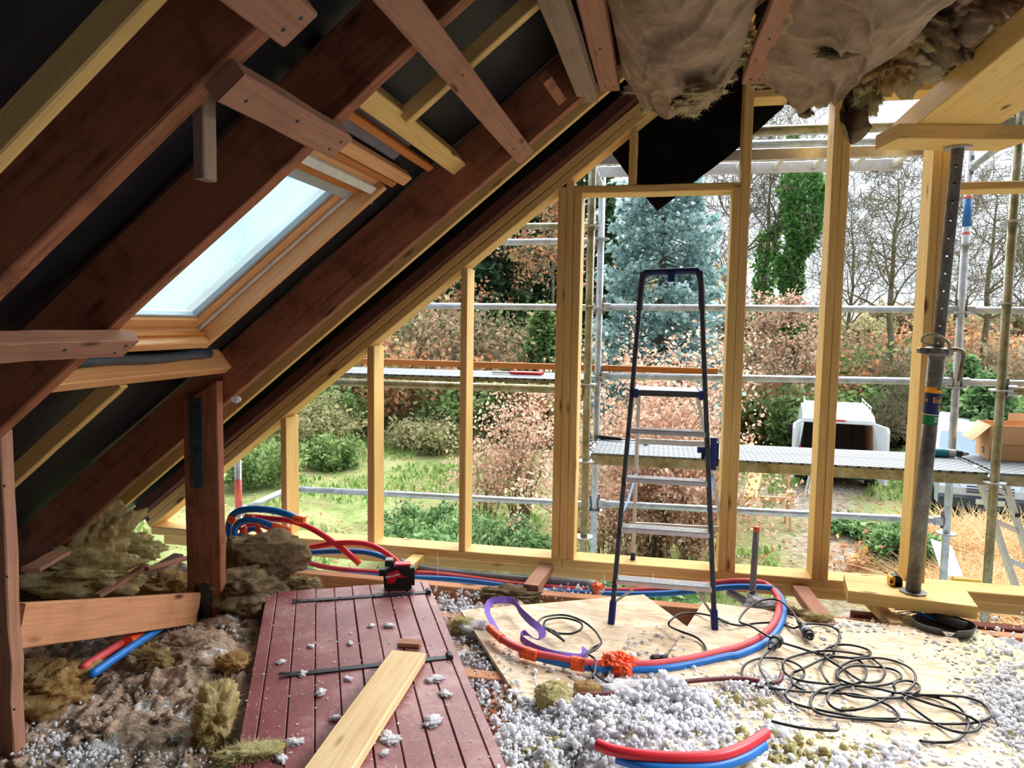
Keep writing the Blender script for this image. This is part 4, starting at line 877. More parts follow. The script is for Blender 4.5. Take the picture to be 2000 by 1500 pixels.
for i, (pa, pb, y, mt, w_, lb) in enumerate([((235, 1150), (350, 1085), 3.45, 'greylath', .1, 'grey board scrap leaning in the eaves rubble'), ((190, 1165), (285, 1105), 3.2, 'oldlath', .045, 'broken reddish lath sticking up behind the timber tie'),
        ((285, 1112), (368, 1090), 3.4, 'oldlath', .03, 'thin lath on the grey boards in the eaves'), ((240, 1125), (330, 1110), 3.5, 'greylath', .14, 'wide grey board scrap in the eaves'), ((60, 1112), (120, 1078), 3.0, 'oldlath', .08, 'reddish beam end showing in the dark eaves')]):
    a = AY(*pa, y-.2); b = AY(*pb, y+.1); mb = MB(); mb.beam(a, b, w_, .02, (0, .3, 1), seg=3, wob=.003, seed=i); build('wood_scrap', mb, M[mt], None, lb, 'wood scrap')
c = AY(262, 1100, 3.45); mb = MB(); V, F = ico(2); mb.add(V*np.array([.05, .02, .05])*(1+.4*fbm(V*2.5, 2)[:, None])+c, F); build('paper_scrap', mb, M['whitebit'], None, 'torn white paper scrap in the eaves rubble', 'paper')

# ------------------------------------------------------------------ pipes and cables
def pipe(name, pts, r, mat, label, cat='pipe', n=6, sides=12, parent=None, hollow=True, group=None):
    P = spline(pts, n); mb = MB(); mb.tube(P, r, sides); o = build(name, mb, M[mat], parent, label, cat if parent is None else None, group, smooth=True)
    return o
def Zs(l, z): return [AZ(x, y, z) for x, y in l]
def z2(l): return [(850+x/3, 1000+y/3) for x, y in l]
def z3(l): return [(1400+x/3, 1000+y/3) for x, y in l]
def z1(l): return [(400+x*.36667, 950+y*.36667) for x, y in l]
frontred = z2([(330, 690), (380, 735), (455, 782), (560, 822), (700, 853), (850, 880), (1000, 892), (1150, 893), (1300, 888), (1500, 858), (1700, 812)])+z3([(120, 795), (225, 750), (305, 690), (350, 620), (365, 540), (345, 478), (290, 425)])
P = Zs(frontred, .045); back = [AY(1470, 1136, 4.07), AY(1435, 1135, 4.08), AY(1395, 1139, 4.09), AY(1320, 1148, 4.09), AY(1230, 1153, 4.09), AY(1120, 1150, 4.09), AY(1000, 1140, 4.08), AY(850, 1121, 4.08), AY(760, 1119, 4.05), AY(650, 1110, 4.02), AY(580, 1092, 3.98), AY(520, 1072, 3.9)]
o = pipe('insulated_pipe', P+back, .0165, 'redfade', 'long red sheathed pipe curving over the wood panel and back along the gable sill')
bl = z2([(505, 822), (600, 850), (720, 880), (850, 902), (1000, 920), (1200, 922), (1350, 915), (1500, 890), (1700, 848)])+z3([(120, 838), (230, 795), (320, 735), (370, 665), (392, 590), (385, 520), (340, 460)])
P = Zs(bl, .03); back = [AY(1500, 1148, 4.02), AY(1460, 1146, 4.03), AY(1420, 1147, 4.04), AY(1380, 1151, 4.05), AY(1300, 1159, 4.05), AY(1200, 1160, 4.05), AY(1050, 1152, 4.05), AY(900, 1133, 4.05), AY(800, 1128, 4.02), AY(650, 1122, 3.98), AY(570, 1110, 3.94)]
o2 = pipe('insulated_pipe', P+back, .0165, 'blue', 'long blue sheathed pipe lying beside the long red one')
def tapeband(parent, p, q, r, seed=0, name='tape_band'):
    n = 7; P_ = [V3(p)+(V3(q)-V3(p))*i/(n-1) for i in range(n)]; rr = np.random.default_rng(seed); mb = MB(); mb.tube(P_, [r*(1+.12*rr.random()) for _ in P_], 12); build(name, mb, M['orange'], parent, label=None)
tapeband(o, AZ(*z2([(318, 680)])[0], .045), AZ(*z2([(392, 745)])[0], .045), .019, 1)
a, b = z2([(525, 812), (600, 838)]); tapeband(o, AZ(*a, .045), AZ(*b, .045), .0195, 2); a, b = z2([(505, 825), (590, 850)]); tapeband(o2, AZ(*a, .03), AZ(*b, .03), .0195, 3)
a, b = z2([(800, 870), (880, 884)]); tapeband(o, AZ(*a, .045), AZ(*b, .045), .0195, 4); a, b = z2([(800, 895), (875, 910)]); tapeband(o2, AZ(*a, .03), AZ(*b, .03), .0195, 5)
V, F = ico(5); c = AZ(1208, 1297, .04); P = V*(1+.28*fbm(V*2.2+4, 3)+.10*(1-2*np.abs(fbm(V*5, 3))))[:, None]*np.array([.078, .055, .045])+c
fast('tape_wrapped_joint', P, F, M['orange'], None, smooth=False, label='crumpled bundle of orange tape wrapped round the pipe joint', cat='tape')
p = z2([(490, 842), (520, 850), (545, 838)]); mb = MB(); Q_ = Zs(p, .02); mb.beam(Q_[0], Q_[2], .03, .012, (0, 0, 1), seg=3, wob=.004); build('tape_scrap', mb, M['orange'], None, 'loose orange tape end by the first taped spot on the pipes', 'tape')
# bottom pipes
P = [AZ(x, y, .135) for x, y in [(1166, 1453), (1200, 1466), (1260, 1476), (1330, 1480), (1400, 1476), (1450, 1460), (1497, 1432)]]
o = pipe('insulated_pipe', P, .0175, 'red', 'short bright red pipe sticking out of the white fluff at the bottom')
P = [AZ(x, y, .11) for x, y in [(1205, 1480), (1260, 1496), (1330, 1502), (1400, 1496), (1455, 1478), (1492, 1455)]]
pipe('insulated_pipe', P, .017, 'blue', 'short blue pipe under the bright red one at the bottom')
# flat black-and-red strip
P = spline([AZ(x, y, .05) for x, y in [(1108, 1358), (1190, 1355), (1260, 1343), (1350, 1330), (1440, 1325), (1500, 1333), (1522, 1330), (1527, 1316)]], 6); mb = MB(); mb.tube(P, .0095, 8); build('rubber_strip', mb, M['mutedred'], None, 'dark red-black rubber tube running across the wood panel behind the white pile', 'tube', smooth=True)
# bundle of pipe ends at the left
BY = 3.95
pipe('insulated_pipe', [AY(*q, BY) for q in z1([(150, 300), (128, 240), (135, 180), (165, 140), (230, 122), (330, 124), (420, 142), (485, 168)])], .021, 'blue', 'blue pipe arching highest above the brown batt, its end taped orange')
o = pipe('insulated_pipe', [AY(*q, BY-.03) for q in z1([(130, 350), (140, 300), (160, 240), (190, 200), (225, 190)])], .016, 'red', 'red pipe bending down right beside the thick post')
o = pipe('insulated_pipe', [AY(*q, BY+.05) for q in z1([(240, 160), (330, 170), (430, 180), (500, 195), (590, 235), (690, 300), (760, 355), (822, 408)])], .0185, 'red', 'red pipe swooping down past the first stud to an open end')
o = pipe('insulated_pipe', [AY(*q, BY-.05) for q in z1([(165, 290), (160, 230), (190, 190), (250, 180), (320, 195), (370, 215)])], .019, 'blue', 'second blue pipe of the bundle with a taped end by the batt')
tapeband(o, AY(*z1([(365, 212)])[0], BY-.05), AY(*z1([(452, 240)])[0], BY-.05), .022, 7)
mb = MB(); P = [AY(*q, BY) for q in z1([(470, 165), (500, 176), (532, 180)])]; mb.tube(P, [.023, .024, .02], 10); build('tape_end', mb, M['orange'], None, 'orange taped tip of the highest blue pipe', 'tape')
mb = MB(); P = [AY(*q, BY+.05) for q in z1([(800, 385), (826, 412)])]; mb.tube(P, [.019, .022], 10); build('tape_end', mb, M['orange'], None, 'orange taped tip of the swooping red pipe', 'tape')
pipe('insulated_pipe', [AY(*q, BY+.08) for q in z1([(190, 260), (230, 215), (290, 205), (350, 225), (400, 255)])], .017, 'red', 'short red pipe curled inside the bundle by the post')
pipe('insulated_pipe', [AY(*q, BY) for q in z1([(180, 270), (220, 240), (260, 225), (290, 240), (300, 270)])], .017, 'blue', 'short blue pipe curled inside the bundle by the post')
for i, q in enumerate([[(130, 170), (160, 190)], [(215, 165), (260, 175)], [(200, 215), (215, 250)]]):
    mb = MB(); P = [AY(*k, BY-.02) for k in z1(q)]; mb.tube(P, .024, 9); build('tape_band', mb, M['orange'], None, ['orange tape round the blue pipe bend at the post', 'orange tape in the middle of the pipe bundle', 'lowest orange tape round the pipe bundle'][i], 'tape')
for i, (q, lb) in enumerate([([(268, 195), (300, 270)], 'orange tape tail hanging in front of the pipe bundle'), ([(350, 225), (372, 300)], 'orange tape tail hanging over the brown batt')]):
    mb = MB(); a, b = [AY(*k, BY-.12) for k in z1(q)]; mb.beam(a, b, .03, .002, (0, 1, 0), seg=4, wob=.002, seed=i); build('tape_tail', mb, M['orange'], None, lb, 'tape')
pipe('insulated_pipe', [AY(*q, 4.0) for q in z1([(480, 335), (600, 318), (700, 302), (800, 300), (880, 312), (950, 345), (1010, 390), (1060, 440)])], .0165, 'red', 'red pipe arching along the sill to behind the laser level')
pipe('insulated_pipe', [AY(*q, 4.04) for q in z1([(480, 360), (600, 350), (720, 345), (850, 350), (950, 375), (1010, 405)])], .0165, 'blue', 'blue pipe under the red arch along the sill')
# pipes below the tie
a = AZ(180, 1312, .0); pipe('insulated_pipe', [AZ(178, 1318, .085), AZ(240, 1275, .07), AZ(300, 1235, .04), AZ(350, 1203, .0)], .0165, 'blue', 'blue pipe emerging under the low timber tie')
o = pipe('insulated_pipe', [AZ(160, 1306, .085), AZ(222, 1265, .07), AZ(288, 1225, .04), AZ(338, 1194, .0)], .0165, 'redfade', 'pink-red pipe beside the blue one under the low timber tie')
tapeband(o, AZ(247, 1256, .066), AZ(268, 1240, .058), .027, 9)
# grey drain
mb = MB(); P = spline([AY(780, 1098, 4.12), AY(850, 1115, 4.12), AY(1000, 1130, 4.12), AY(1100, 1137, 4.12), AY(1150, 1141, 4.12)], 5); mb.tube(P, .027, 16)
e = empty('drain_pipe', P[0], 'grey plastic drain pipe lying along the gable with an orange taped end', 'pipe'); build('pipe_run', mb, M['greyp'], e, smooth=True)
mb = MB(); P = [AY(1150, 1141, 4.12), AY(1166, 1145, 4.06)]; mb.tube(P, [.030, .026], 14); build('socket', mb, M['lightgreyp'], e, smooth=True)
V, F = ico(3); c = AY(1167, 1146, 4.02); P = V*(1+.2*fbm(V*2.5, 3))[:, None]*np.array([.03, .03, .03])+c; fast('tape_cap', P, F, M['orange'], e)
mb = MB(); a = AY(1164, 1150, 4.0); mb.beam(a, a-V3((.0, 0, .05)), .022, .002, (0, 1, 0)); build('tape_tail', mb, M['orange'], e)
# second grey run & riser
e = empty('riser_pipe', (.515, 3.98, -.06), 'thin vertical grey pipe with an orange rim standing by the stepladder', 'pipe')
mb = MB(); mb.tube([(.512, 3.98, .0), (.519, 3.98, .375)], .0165, 14); build('pipe_run', mb, M['greyp'], e, smooth=True)
mb = MB(); mb.tube([(.519, 3.98, .37), (.5195, 3.98, .395)], .017, 14); build('orange_rim', mb, M['orange'], e, smooth=True)
mb = MB(); mb.tube([(.512, 3.98, -.06), (.512, 3.98, .035)], .027, 14); mb.tube([(.512, 3.98, -.06), (.47, 4.02, -.02), (.40, 4.06, .0)], .022, 12); build('elbow', mb, M['lightgreyp'], e, smooth=True)
mb = MB(); mb.tube([V3((.515, 3.98, .06+.02*math.cos(a)))+V3((.02*math.cos(a), .02*math.sin(a), 0)) for a in np.linspace(0, 6.28, 16)], .0012, 5); build('cable_tie', mb, M['whitep'], e)
for i, (px, py0, py1, lb) in enumerate([(856, 1080, 1130, 'thin white cable tie sticking up round the pipes behind the door'), (1181, 1120, 1157, 'short white cable tie left of the stepladder'), (1277, 1120, 1145, 'white cable tie end between the stepladder rails')]):
    mb = MB(); mb.tube([AY(px-2, py0, 4.03), AY(px, (py0+py1)/2, 4.0), AY(px-1, py1, 4.03)], .0022, 5); build('cable_tie', mb, M['whitep'], None, lb, 'cable tie')

def cable(name, pts, label, r=.0052, zf=None, extra=None, n=5):
    P = []
    for i, (x, y) in enumerate(pts): P.append(AZ(x, y, .026+(.010*(1+math.sin(i*2.3)) if zf is None else zf)))
    mb = MB(); mb.tube(spline(P, n), r, 7); return build(name, mb, M['black'], None, label, 'cable', smooth=True)
C1 = [(380, 765), (480, 795), (620, 835), (780, 855), (890, 840), (890, 810), (800, 782), (700, 780), (630, 810), (650, 860), (740, 920), (820, 975), (880, 1000), (960, 985), (985, 930), (940, 880), (860, 840), (700, 815), (560, 820), (440, 850), (390, 880), (400, 940), (480, 985), (620, 1005), (780, 1010), (860, 985), (875, 920), (830, 870), (740, 850), (650, 855), (610, 910), (640, 980), (700, 1040), (800, 1080), (960, 1090), (1110, 1085), (1180, 1050), (1180, 1010), (1110, 988), (1040, 1005), (1040, 1060), (960, 1110), (860, 1150), (720, 1160), (650, 1110), (680, 1050), (800, 1020), (940, 1035), (1080, 1060), (1160, 1000), (1150, 930), (1060, 880), (940, 855), (800, 870), (710, 920), (720, 980), (850, 1020), (1000, 1010), (1080, 970), (1040, 925), (900, 905), (780, 905), (700, 960), (720, 1010), (600, 1045), (550, 1110), (580, 1170), (700, 1200), (900, 1218), (1050, 1225), (1060, 1180), (980, 1120), (820, 1070), (640, 1060), (420, 1045), (220, 1015), (150, 960), (170, 890), (270, 855), (400, 865), (490, 905), (510, 960), (440, 1020), (400, 1070), (450, 1120), (600, 1160), (760, 1190), (900, 1210), (1100, 1215), (1300, 1240), (1500, 1235), (1600, 1200), (1570, 1130), (1460, 1085), (1300, 1075), (1180, 1075), (1100, 1095), (1180, 1170), (1300, 1250), (1420, 1290), (1520, 1280), (1540, 1240), (1480, 1200), (1380, 1160), (1240, 1120), (1080, 1060), (1250, 1080), (1380, 1120), (1460, 1190), (1470, 1270), (1400, 1340), (1300, 1350), (1190, 1340)]
cable('power_cable', z3(C1), 'long black extension cable lying in a big tangle on the wood panel')
cable('power_cable', z3([(0, 620), (60, 650), (140, 665), (230, 652), (330, 648), (400, 660), (450, 680), (520, 657), (620, 660), (690, 680), (720, 715), (712, 765), (690, 800), (675, 840), (600, 870), (500, 920), (440, 950), (450, 1010), (520, 1050)])[::-1]+z2([(1720, 650), (1620, 610), (1520, 592), (1430, 600), (1375, 640), (1375, 670), (1440, 700), (1530, 735), (1580, 785), (1585, 825)]), 'black cable snaking from behind the right ladder foot to the tangle')
e = cable('power_cable', z3([(490, 655), (460, 610), (420, 560), (345, 512), (250, 522), (170, 575), (133, 640), (200, 668), (270, 710), (330, 745)]), 'black cable with a plug looping over the pipe bend', zf=.045)
def connector(parent, a, b, r, label=None):
    a = V3(a); b = V3(b); L = np.linalg.norm(b-a); mb = MB(); mb.lathe(a, [(r*.45, 0), (r*.6, L*.25), (r*.75, L*.3), (r, L*.45), (r, L*.7), (r*1.15, L*.72), (r*1.15, L*.86), (r*.9, L*.88), (r*.9, L)], 14, unit(b-a))
    return build('connector', mb, M['blackp'], parent, label)
a, b = Zs(z3([(478, 640), (548, 730)]), .055); c = connector(e, a, b, .021, 'black plug with two pins')
for s_ in (-1, 1):
    d = unit(b-a); s2 = np.cross(d, (0, 0, 1)); mb = MB(); mb.tube([b+s2*s_*.0095, b+s2*s_*.0095+d*.018], .0024, 6); build('pin', mb, M['galv'], c)
mb = MB(); mb.tube([a+(b-a)*.62, a+(b-a)*.7], .0235, 14); build('ring', mb, M['lightgreyp'], c)
a, b = Zs(z3([(320, 790), (395, 705)]), .06); mb = MB(); mb.lathe(a, [(.008, -.03), (.014, 0), (.02, .01), (.022, .05), (.028, .055), (.028, .085), (.02, .09)], 16, unit(b-a)); build('cable_socket', mb, M['blackp'], None, 'chunky black rubber socket lying on the pipe bend', 'socket')
cable('power_cable', z3([(320, 800), (270, 850), (250, 900), (290, 980), (340, 1010)]), 'short black cable from the rubber socket to the rubber tube', zf=.03)
cable('power_cable', z2([(755, 755), (690, 710), (640, 680), (605, 650), (640, 615), (750, 603), (850, 632), (925, 685), (962, 735), (972, 770), (920, 800), (885, 845), (895, 890), (945, 955), (1010, 1000), (1075, 1018)]), 'black cable with a small coil inside the loop of the purple strap')
cable('power_cable', z2([(755, 757), (700, 700), (640, 672), (655, 632), (750, 620), (845, 645), (858, 682), (800, 712), (720, 710), (660, 690)]), 'inner turn of thin black cable beside the purple strap')
cable('power_cable', z2([(972, 770), (940, 805), (900, 830), (935, 860), (942, 900), (925, 975)]), 'black cable end dropping over the red and blue pipes', zf=.06)
a, b = Zs(z2([(1075, 1018), (1215, 1020)]), .035); mb = MB(); mb.lathe(a, [(.006, 0), (.012, .01), (.015, .02), (.013, .03), (.017, .035), (.014, .09)], 12, unit(b-a)); build('cable_socket', mb, M['blackp'], None, 'black cable connector in front of the orange tape bundle', 'socket')
a, b = Zs(z2([(1262, 858), (1352, 852)]), .03); mb = MB(); mb.lathe(a, [(.01, 0), (.016, .01), (.016, .035), (.01, .04), (.013, .05), (.013, .075)], 12, unit(b-a)); build('cable_socket', mb, M['blackp'], None, 'small black connector right of the orange tape bundle', 'socket')
cable('power_cable', z3([(320, 1225), (400, 1245), (520, 1268), (660, 1280), (708, 1275), (705, 1245)]), 'short black cable end lying in the pale wool at the bottom', zf=.06)
P = [AZ(*q, .07) for q in z2([(805, 1510), (815, 1460), (828, 1420)])]; mb = MB(); mb.tube(spline(P, 4), .006, 7); build('power_cable', mb, M['black'], None, 'black cable stub standing in the white flakes at the bottom', 'cable', smooth=True)

# purple strap
pp = spline([AZ(x, y, z) for (x, y), z in zip(z2([(880, 800), (870, 845), (790, 845), (680, 830), (590, 800), (520, 755), (500, 725), (530, 708), (590, 745), (625, 735), (620, 690), (560, 640), (500, 580), (460, 525), (380, 515), (320, 530), (305, 580), (330, 640), (365, 695)]), [.03, .02, .02, .02, .02, .03, .04, .04, .03, .04, .05, .05, .05, .06, .07, .07, .06, .05, .04])], 5)
V = []; F = []; uvs = []
for i, p in enumerate(pp):
    t_ = unit(pp[min(i+1, len(pp)-1)]-pp[max(i-1, 0)]); side = unit(np.cross(t_, (0, 0, 1))); f = .5+.5*math.sin(i*.16+.5); wd = unit(side*f+V3((0, 0, 1))*(1-f*.6)); nr = np.cross(t_, wd)
    for s_, q in ((-1, -1), (1, -1), (1, 1), (-1, 1)): V.append(p+wd*.017*s_+nr*.0009*q)
n = len(pp); F = [(i*4+k, i*4+(k+1) % 4, (i+1)*4+(k+1) % 4, (i+1)*4+k) for i in range(n-1) for k in range(4)]+[(3, 2, 1, 0), (n*4-4, n*4-3, n*4-2, n*4-1)]
mb = MB(); mb.add(V, F); build('webbing_strap', mb, M['purple'], None, 'purple webbing strap looped on the wood panel', 'strap')

# ------------------------------------------------------------------ stepladder
e = empty('stepladder', (.05, 3.6, 0), 'aluminium stepladder with shade-darkened rails and blue feet standing in the door opening', 'ladder')
LS = .25; npl = (0, 1, -LS); kpl = 3.5
def LP(px, py): return APL(px, py, npl, kpl)
fL, fR = LP(1194, 1217), LP(1396, 1236); tL, tR = LP(1255, 535), LP(1368, 532)
upn = unit((0, 1, -LS))
for a, b, nm in ((fL, tL, 'left'), (fR, tR, 'right')):
    mb = MB(); mb.beam(a+(b-a)*.03, b, .022, .05, upn); build('front_rail', mb, M['alushade'], e)
    mb = MB(); mb.beam(a, a+(b-a)*.06, .032, .062, upn, ch=.006); build('foot', mb, M['bluep'], e, label='blue plastic foot')
def railp(side, py):
    a, b = (fL, tL) if side == 0 else (fR, tR)
    lo, hi = 0, 1
    for _ in range(30):
        m_ = (lo+hi)/2; p = a+(b-a)*m_; q = p-CO; y = 750-FP*(q@UP)/(q@fw)
        if y > py: lo = m_
        else: hi = m_
    return a+(b-a)*lo
for i, (yl, yr) in enumerate([(1133, 1148), (1031, 1043), (935, 944), (842, 847)]):
    a = railp(0, yl); b = railp(1, yr); z = (a[2]+b[2])/2; yy = (a[1]+b[1])/2
    mb = MB(); mb.beam((a[0]+.008, yy, z), (b[0]-.008, yy, z), .078, .022, (0, 0, 1), ch=.003)
    for k in range(5): mb.beam((a[0]+.012, yy-.03+.015*k, z+.0125), (b[0]-.012, yy-.03+.015*k, z+.0125), .005, .003, (0, 0, 1), ch=.001)
    build('step', mb, M['alu'], e)
a = railp(0, 768); b = railp(1, 768); zp = (a[2]+b[2])/2; yp = (a[1]+b[1])/2
mb = MB(); mb.beam((a[0]+.03, yp+.09, zp), (b[0]-.03, yp+.09, zp), .25, .03, (0, 0, 1), ch=.004); build('platform', mb, M['alushade'], e)
for x in (a[0]+.022, b[0]-.022):
    mb = MB(); mb.beam((x, yp-.05, zp-.002), (x, yp+.22, zp-.002), .022, .046, (0, 0, 1), ch=.005); mb.tube([(x-.03 if x < 0.1 else x+.03, yp, zp-.005), (x, yp, zp-.005)], .011, 10); build('platform_bracket', mb, M['bluep'], e, label='dark blue platform bracket')
# top handle
mb = MB(); ht = spline([tL+(fL-tL)*.11, tL+(fL-tL)*.03, tL+V3((.012, 0, .003)), tL+V3((.04, 0, .008)), tR+V3((-.04, 0, .008)), tR+V3((-.012, 0, .003)), tR+(fR-tR)*.03, tR+(fR-tR)*.11], 4)
mb.tube(ht, .017, 10); build('handle', mb, M['bluep'], e, label='dark blue moulded top handle', smooth=True)
mb = MB(); m_ = (tL+tR)/2; mb.beam(m_+V3((0, -.02, .005)), m_+V3((0, -.02, -.045)), .036, .02, (0, 1, 0)); build('hook', mb, M['bluep'], e)
# rear legs
rt = [np.array([a[0]+.03, yp+.2, zp-.01]), np.array([b[0]-.03, yp+.2, zp-.01])]; rb = [AZ(1236, 1092, ZT), AZ(1424, 1102, ZT)]
for k in (0, 1):
    rb[k][2] = ZT; mb = MB(); mb.beam(rb[k]+(rt[k]-rb[k])*.03, rt[k], .02, .035, (0, 1, .3)); build('rear_rail', mb, M['alupale'], e)
    mb = MB(); mb.beam(rb[k], rb[k]+(rt[k]-rb[k])*.05, .028, .045, (0, 1, .3), ch=.005); build('rear_foot', mb, M['bluep'], e, label='dark plastic rear foot')
for f in (.22, .72):
    mb = MB(); p = rb[0]+(rt[0]-rb[0])*f; q = rb[1]+(rt[1]-rb[1])*f; mb.beam(p, q, .012, .03, (0, 0, 1), seg=3, wob=.002); build('rear_brace', mb, M['alupale'], e)
for k, s_ in ((0, 1), (1, -1)):
    a0 = railp(k, 1143); mb = MB(); mb.beam(a0+V3((s_*.09, .0, -.012)), railp(k, 1178 if k == 0 else 1205), .012, .004, (0, 1, 0)); build('diagonal_brace', mb, M['alupale'], e)
    p = rb[k]+(rt[k]-rb[k])*.55; q = railp(k, 1005); mb = MB(); mb.tube(spline([p, (p+q)/2+V3((0, 0, -.04)), q], 6), .006, 6); build('restraint_strap', mb, M['tapeblue'], e, label='pale blue restraint strap')
p = railp(1, 885); mb = MB(); mb.box(p+V3((.012, -.02, -.08)), p+V3((.042, .02, .08)), 0); build('tool_clip', mb, M['bluep'], e, label='dark blue tool clip on the right rail')
mb = MB(); mb.box(p+V3((.040, -.016, -.06)), p+V3((.052, .016, .055))); build('clip_pad', mb, M['blackp'], e)
mb = MB(); mb.box(p+V3((-.05, -.012, .0)), p+V3((-.012, .01, .03))); mb.box(p+V3((-.03, -.012, -.03)), p+V3((-.012, .01, .0))); build('clip_hook', mb, M['bluep'], e)

# ------------------------------------------------------------------ prop, block, beam
BT = .13
A, B, C = AZ(1654, 1131, BT), AZ(1671, 1155, BT), AZ(1926, 1187, BT); D = A+(C-B)
A = B+V3((-.03, .27, 0)); D = C+V3((-.03, .27, 0)); B[2] = A[2] = C[2] = D[2] = BT
mb = MB(); bc = (A+B)/2; cc = (C+D)/2; mb.beam(bc-V3((0, 0, .0315)), cc-V3((0, 0, .0315)), .27, .063, (0, 0, 1), ch=.003, seg=3, wob=.0005); build('timber_block', mb, M['new'], None, 'thick new yellow timber block under the steel prop, resting on the sill', 'timber')
pb = AZ(1783, 1157, BT); ptop = AZ(1871, 287, 2.3); pb[2] = BT; ptop[2] = 2.3
e = empty('steel_prop', pb, 'grey adjustable steel prop with a blue and orange sticker holding up the beam', 'prop')
d = unit(ptop-pb); L = np.linalg.norm(ptop-pb); at_p = lambda f: pb+d*L*f
mb = MB(); mb.lathe(pb, [(.062, .0), (.064, .002), (.064, .007), (.04, .008)], 8, (0, 0, 1)); build('base_plate', mb, M['steel'], e)
mb = MB(); mb.lathe(ptop-V3((0, 0, .009)), [(.06, .0), (.06, .008)], 16, (0, 0, 1)); build('top_plate', mb, M['galv'], e)
zc = 1.33; fz = (zc-BT)/(2.3-BT)
mb = MB(); mb.tube([pb+V3((0, 0, .006)), at_p(fz-.06)], .0345, 20, cap=True); build('outer_tube', mb, M['steel'], e, smooth=True)
mb = MB(); prof = []
for i in range(24): z_ = i*.0065; prof += [(.0355, z_), (.0378, z_+.0032)]
mb.lathe(at_p(fz-.075), prof, 20, d); build('thread', mb, M['steel'], e)
mb = MB(); mb.lathe(at_p(fz-.005), [(.036, 0), (.056, .004), (.06, .012), (.056, .036), (.04, .042)], 10, d); mb.box(at_p(fz)+V3((-.085, -.02, .0)), at_p(fz)+V3((-.05, .02, .026)))
col_ = build('collar_nut', mb, M['steel'], e)
c = at_p(fz); mb = MB(); mb.tube(spline([c+V3((.03, -.03, .02)), c+V3((.08, -.04, .02)), c+V3((.1, -.04, .0)), c+V3((.098, -.04, -.05)), c+V3((.09, -.04, -.13))], 5), .010, 8); build('nut_handle', mb, M['olive'], col_, smooth=True)
mb = MB(); mb.tube(spline([c+V3((.04, -.05, .02)), c+V3((.02, -.06, .06)), c+V3((-.03, -.06, .09)), c+V3((-.075, -.055, .085)), c+V3((-.085, -.05, .06)), c+V3((-.06, -.04, .045)), c+V3((-.02, -.02, .045))], 5), .007, 8); build('locking_pin', mb, M['olive'], e, smooth=True)
# inner tube with real through-holes
outer = MB(); a, b = at_p(fz), ptop-V3((0, 0, .006)); outer.tube([a, b], .0275, 24)
o = build('inner_tube', outer, M['steel'], e, recalc=True); cut = MB()
inn = MB(); inn.tube([a-d*.05, b+d*.05], .0235, 20); cut.add(inn.v[0], inn.f)
hd = unit(V3((a[0], a[1], 0)))
hd = unit(hd+np.array([.0, .0, .0])); Lh = np.linalg.norm(b-a)
def boolean(o, cmb):
    me = bpy.data.meshes.new('c'); V_ = np.concatenate(cmb.v)-np.array(ORG[e.name]); me.from_pydata(V_.tolist(), [], cmb.f)
    bm = bmesh.new(); bm.from_mesh(me); bmesh.ops.recalc_face_normals(bm, faces=bm.faces); bm.to_mesh(me); bm.free()
    c_ = bpy.data.objects.new('c', me); COL.objects.link(c_); c_.parent = e; m_ = o.modifiers.new('b', 'BOOLEAN'); m_.operation = 'DIFFERENCE'; m_.solver = 'EXACT'; m_.object = c_
    bpy.context.view_layer.update(); dg = bpy.context.evaluated_depsgraph_get(); nm = bpy.data.meshes.new_from_object(o.evaluated_get(dg)); o.modifiers.clear(); o.data = nm; bpy.data.objects.remove(c_)
boolean(o, cut)
for i in range(11):
    cut = MB(); c = a+d*(.05+i*.083); cut.tube([c-hd*.06+V3((0, 0, -0)), c+hd*.06], .0065, 10); boolean(o, cut)
# sticker with lettering
def band(z0, z1, r, mat, name, lab=None):
    mb = MB(); mb.tube([pb+d*(z0-BT)/d[2], pb+d*(z1-BT)/d[2]], r, 24, cap=False); return build(name, mb, M[mat], e, lab, smooth=True)
band(1.14, 1.185, .0352, 'orangep', 'sticker_top', 'orange band of the prop sticker'); band(1.035, 1.14, .0352, 'navy', 'sticker', 'dark blue sticker with orange lettering'); band(.985, 1.033, .0352, 'greenl', 'sticker_foot', 'green band of the prop sticker'); band(1.032, 1.036, .0353, 'whitep', 'sticker_line')
def text(s_, size, origin, xdir, zdir, mat, parent, name='lettering', curve_r=None, centre=None, ext=.0008):
    cu = bpy.data.curves.new(name, 'FONT'); cu.body = s_; cu.size = size; cu.extrude = ext; cu.align_x = 'CENTER'; cu.align_y = 'CENTER'; cu.offset = size*.012
    o_ = bpy.data.objects.new(name, cu); COL.objects.link(o_); bpy.context.view_layer.update()
    me = bpy.data.meshes.new_from_object(o_.evaluated_get(bpy.context.evaluated_depsgraph_get())); bpy.data.objects.remove(o_)
    x = unit(xdir); z = unit(zdir); nrm = np.cross(x, z); bo = np.array(ORG[parent.name]); 
    for v_ in me.vertices:
        q = V3(v_.co)
        if curve_r: ang = q[0]/curve_r; p = V3(centre)+(x*math.sin(ang)+nrm*math.cos(ang))*(curve_r+q[2])+z*q[1]
        else: p = V3(origin)+x*q[0]+z*q[1]+nrm*q[2]
        v_.co = Vector(p-bo)
    me.materials.clear(); me.materials.append(M[mat]); o2_ = bpy.data.objects.new(name, me); link(o2_, parent); return o2_
ctr = lambda z: pb+d*(z-BT)/d[2]
fx = lambda ang: np.array([math.cos(ang), math.sin(ang), 0.0])
for s_, z, ang, sz, mt in (('Eur', 1.105, .42, .036, 'orangep'), ('2', 1.065, .72, .036, 'orangep'), ('x', 1.105, -1.1, .03, 'orangep'), ('25', 1.01, .55, .034, 'whitep'), ('eno', 1.162, .5, .02, 'navy')):
    text(s_, sz, None, fx(ang), d, mt, e, curve_r=.0354, centre=ctr(z))
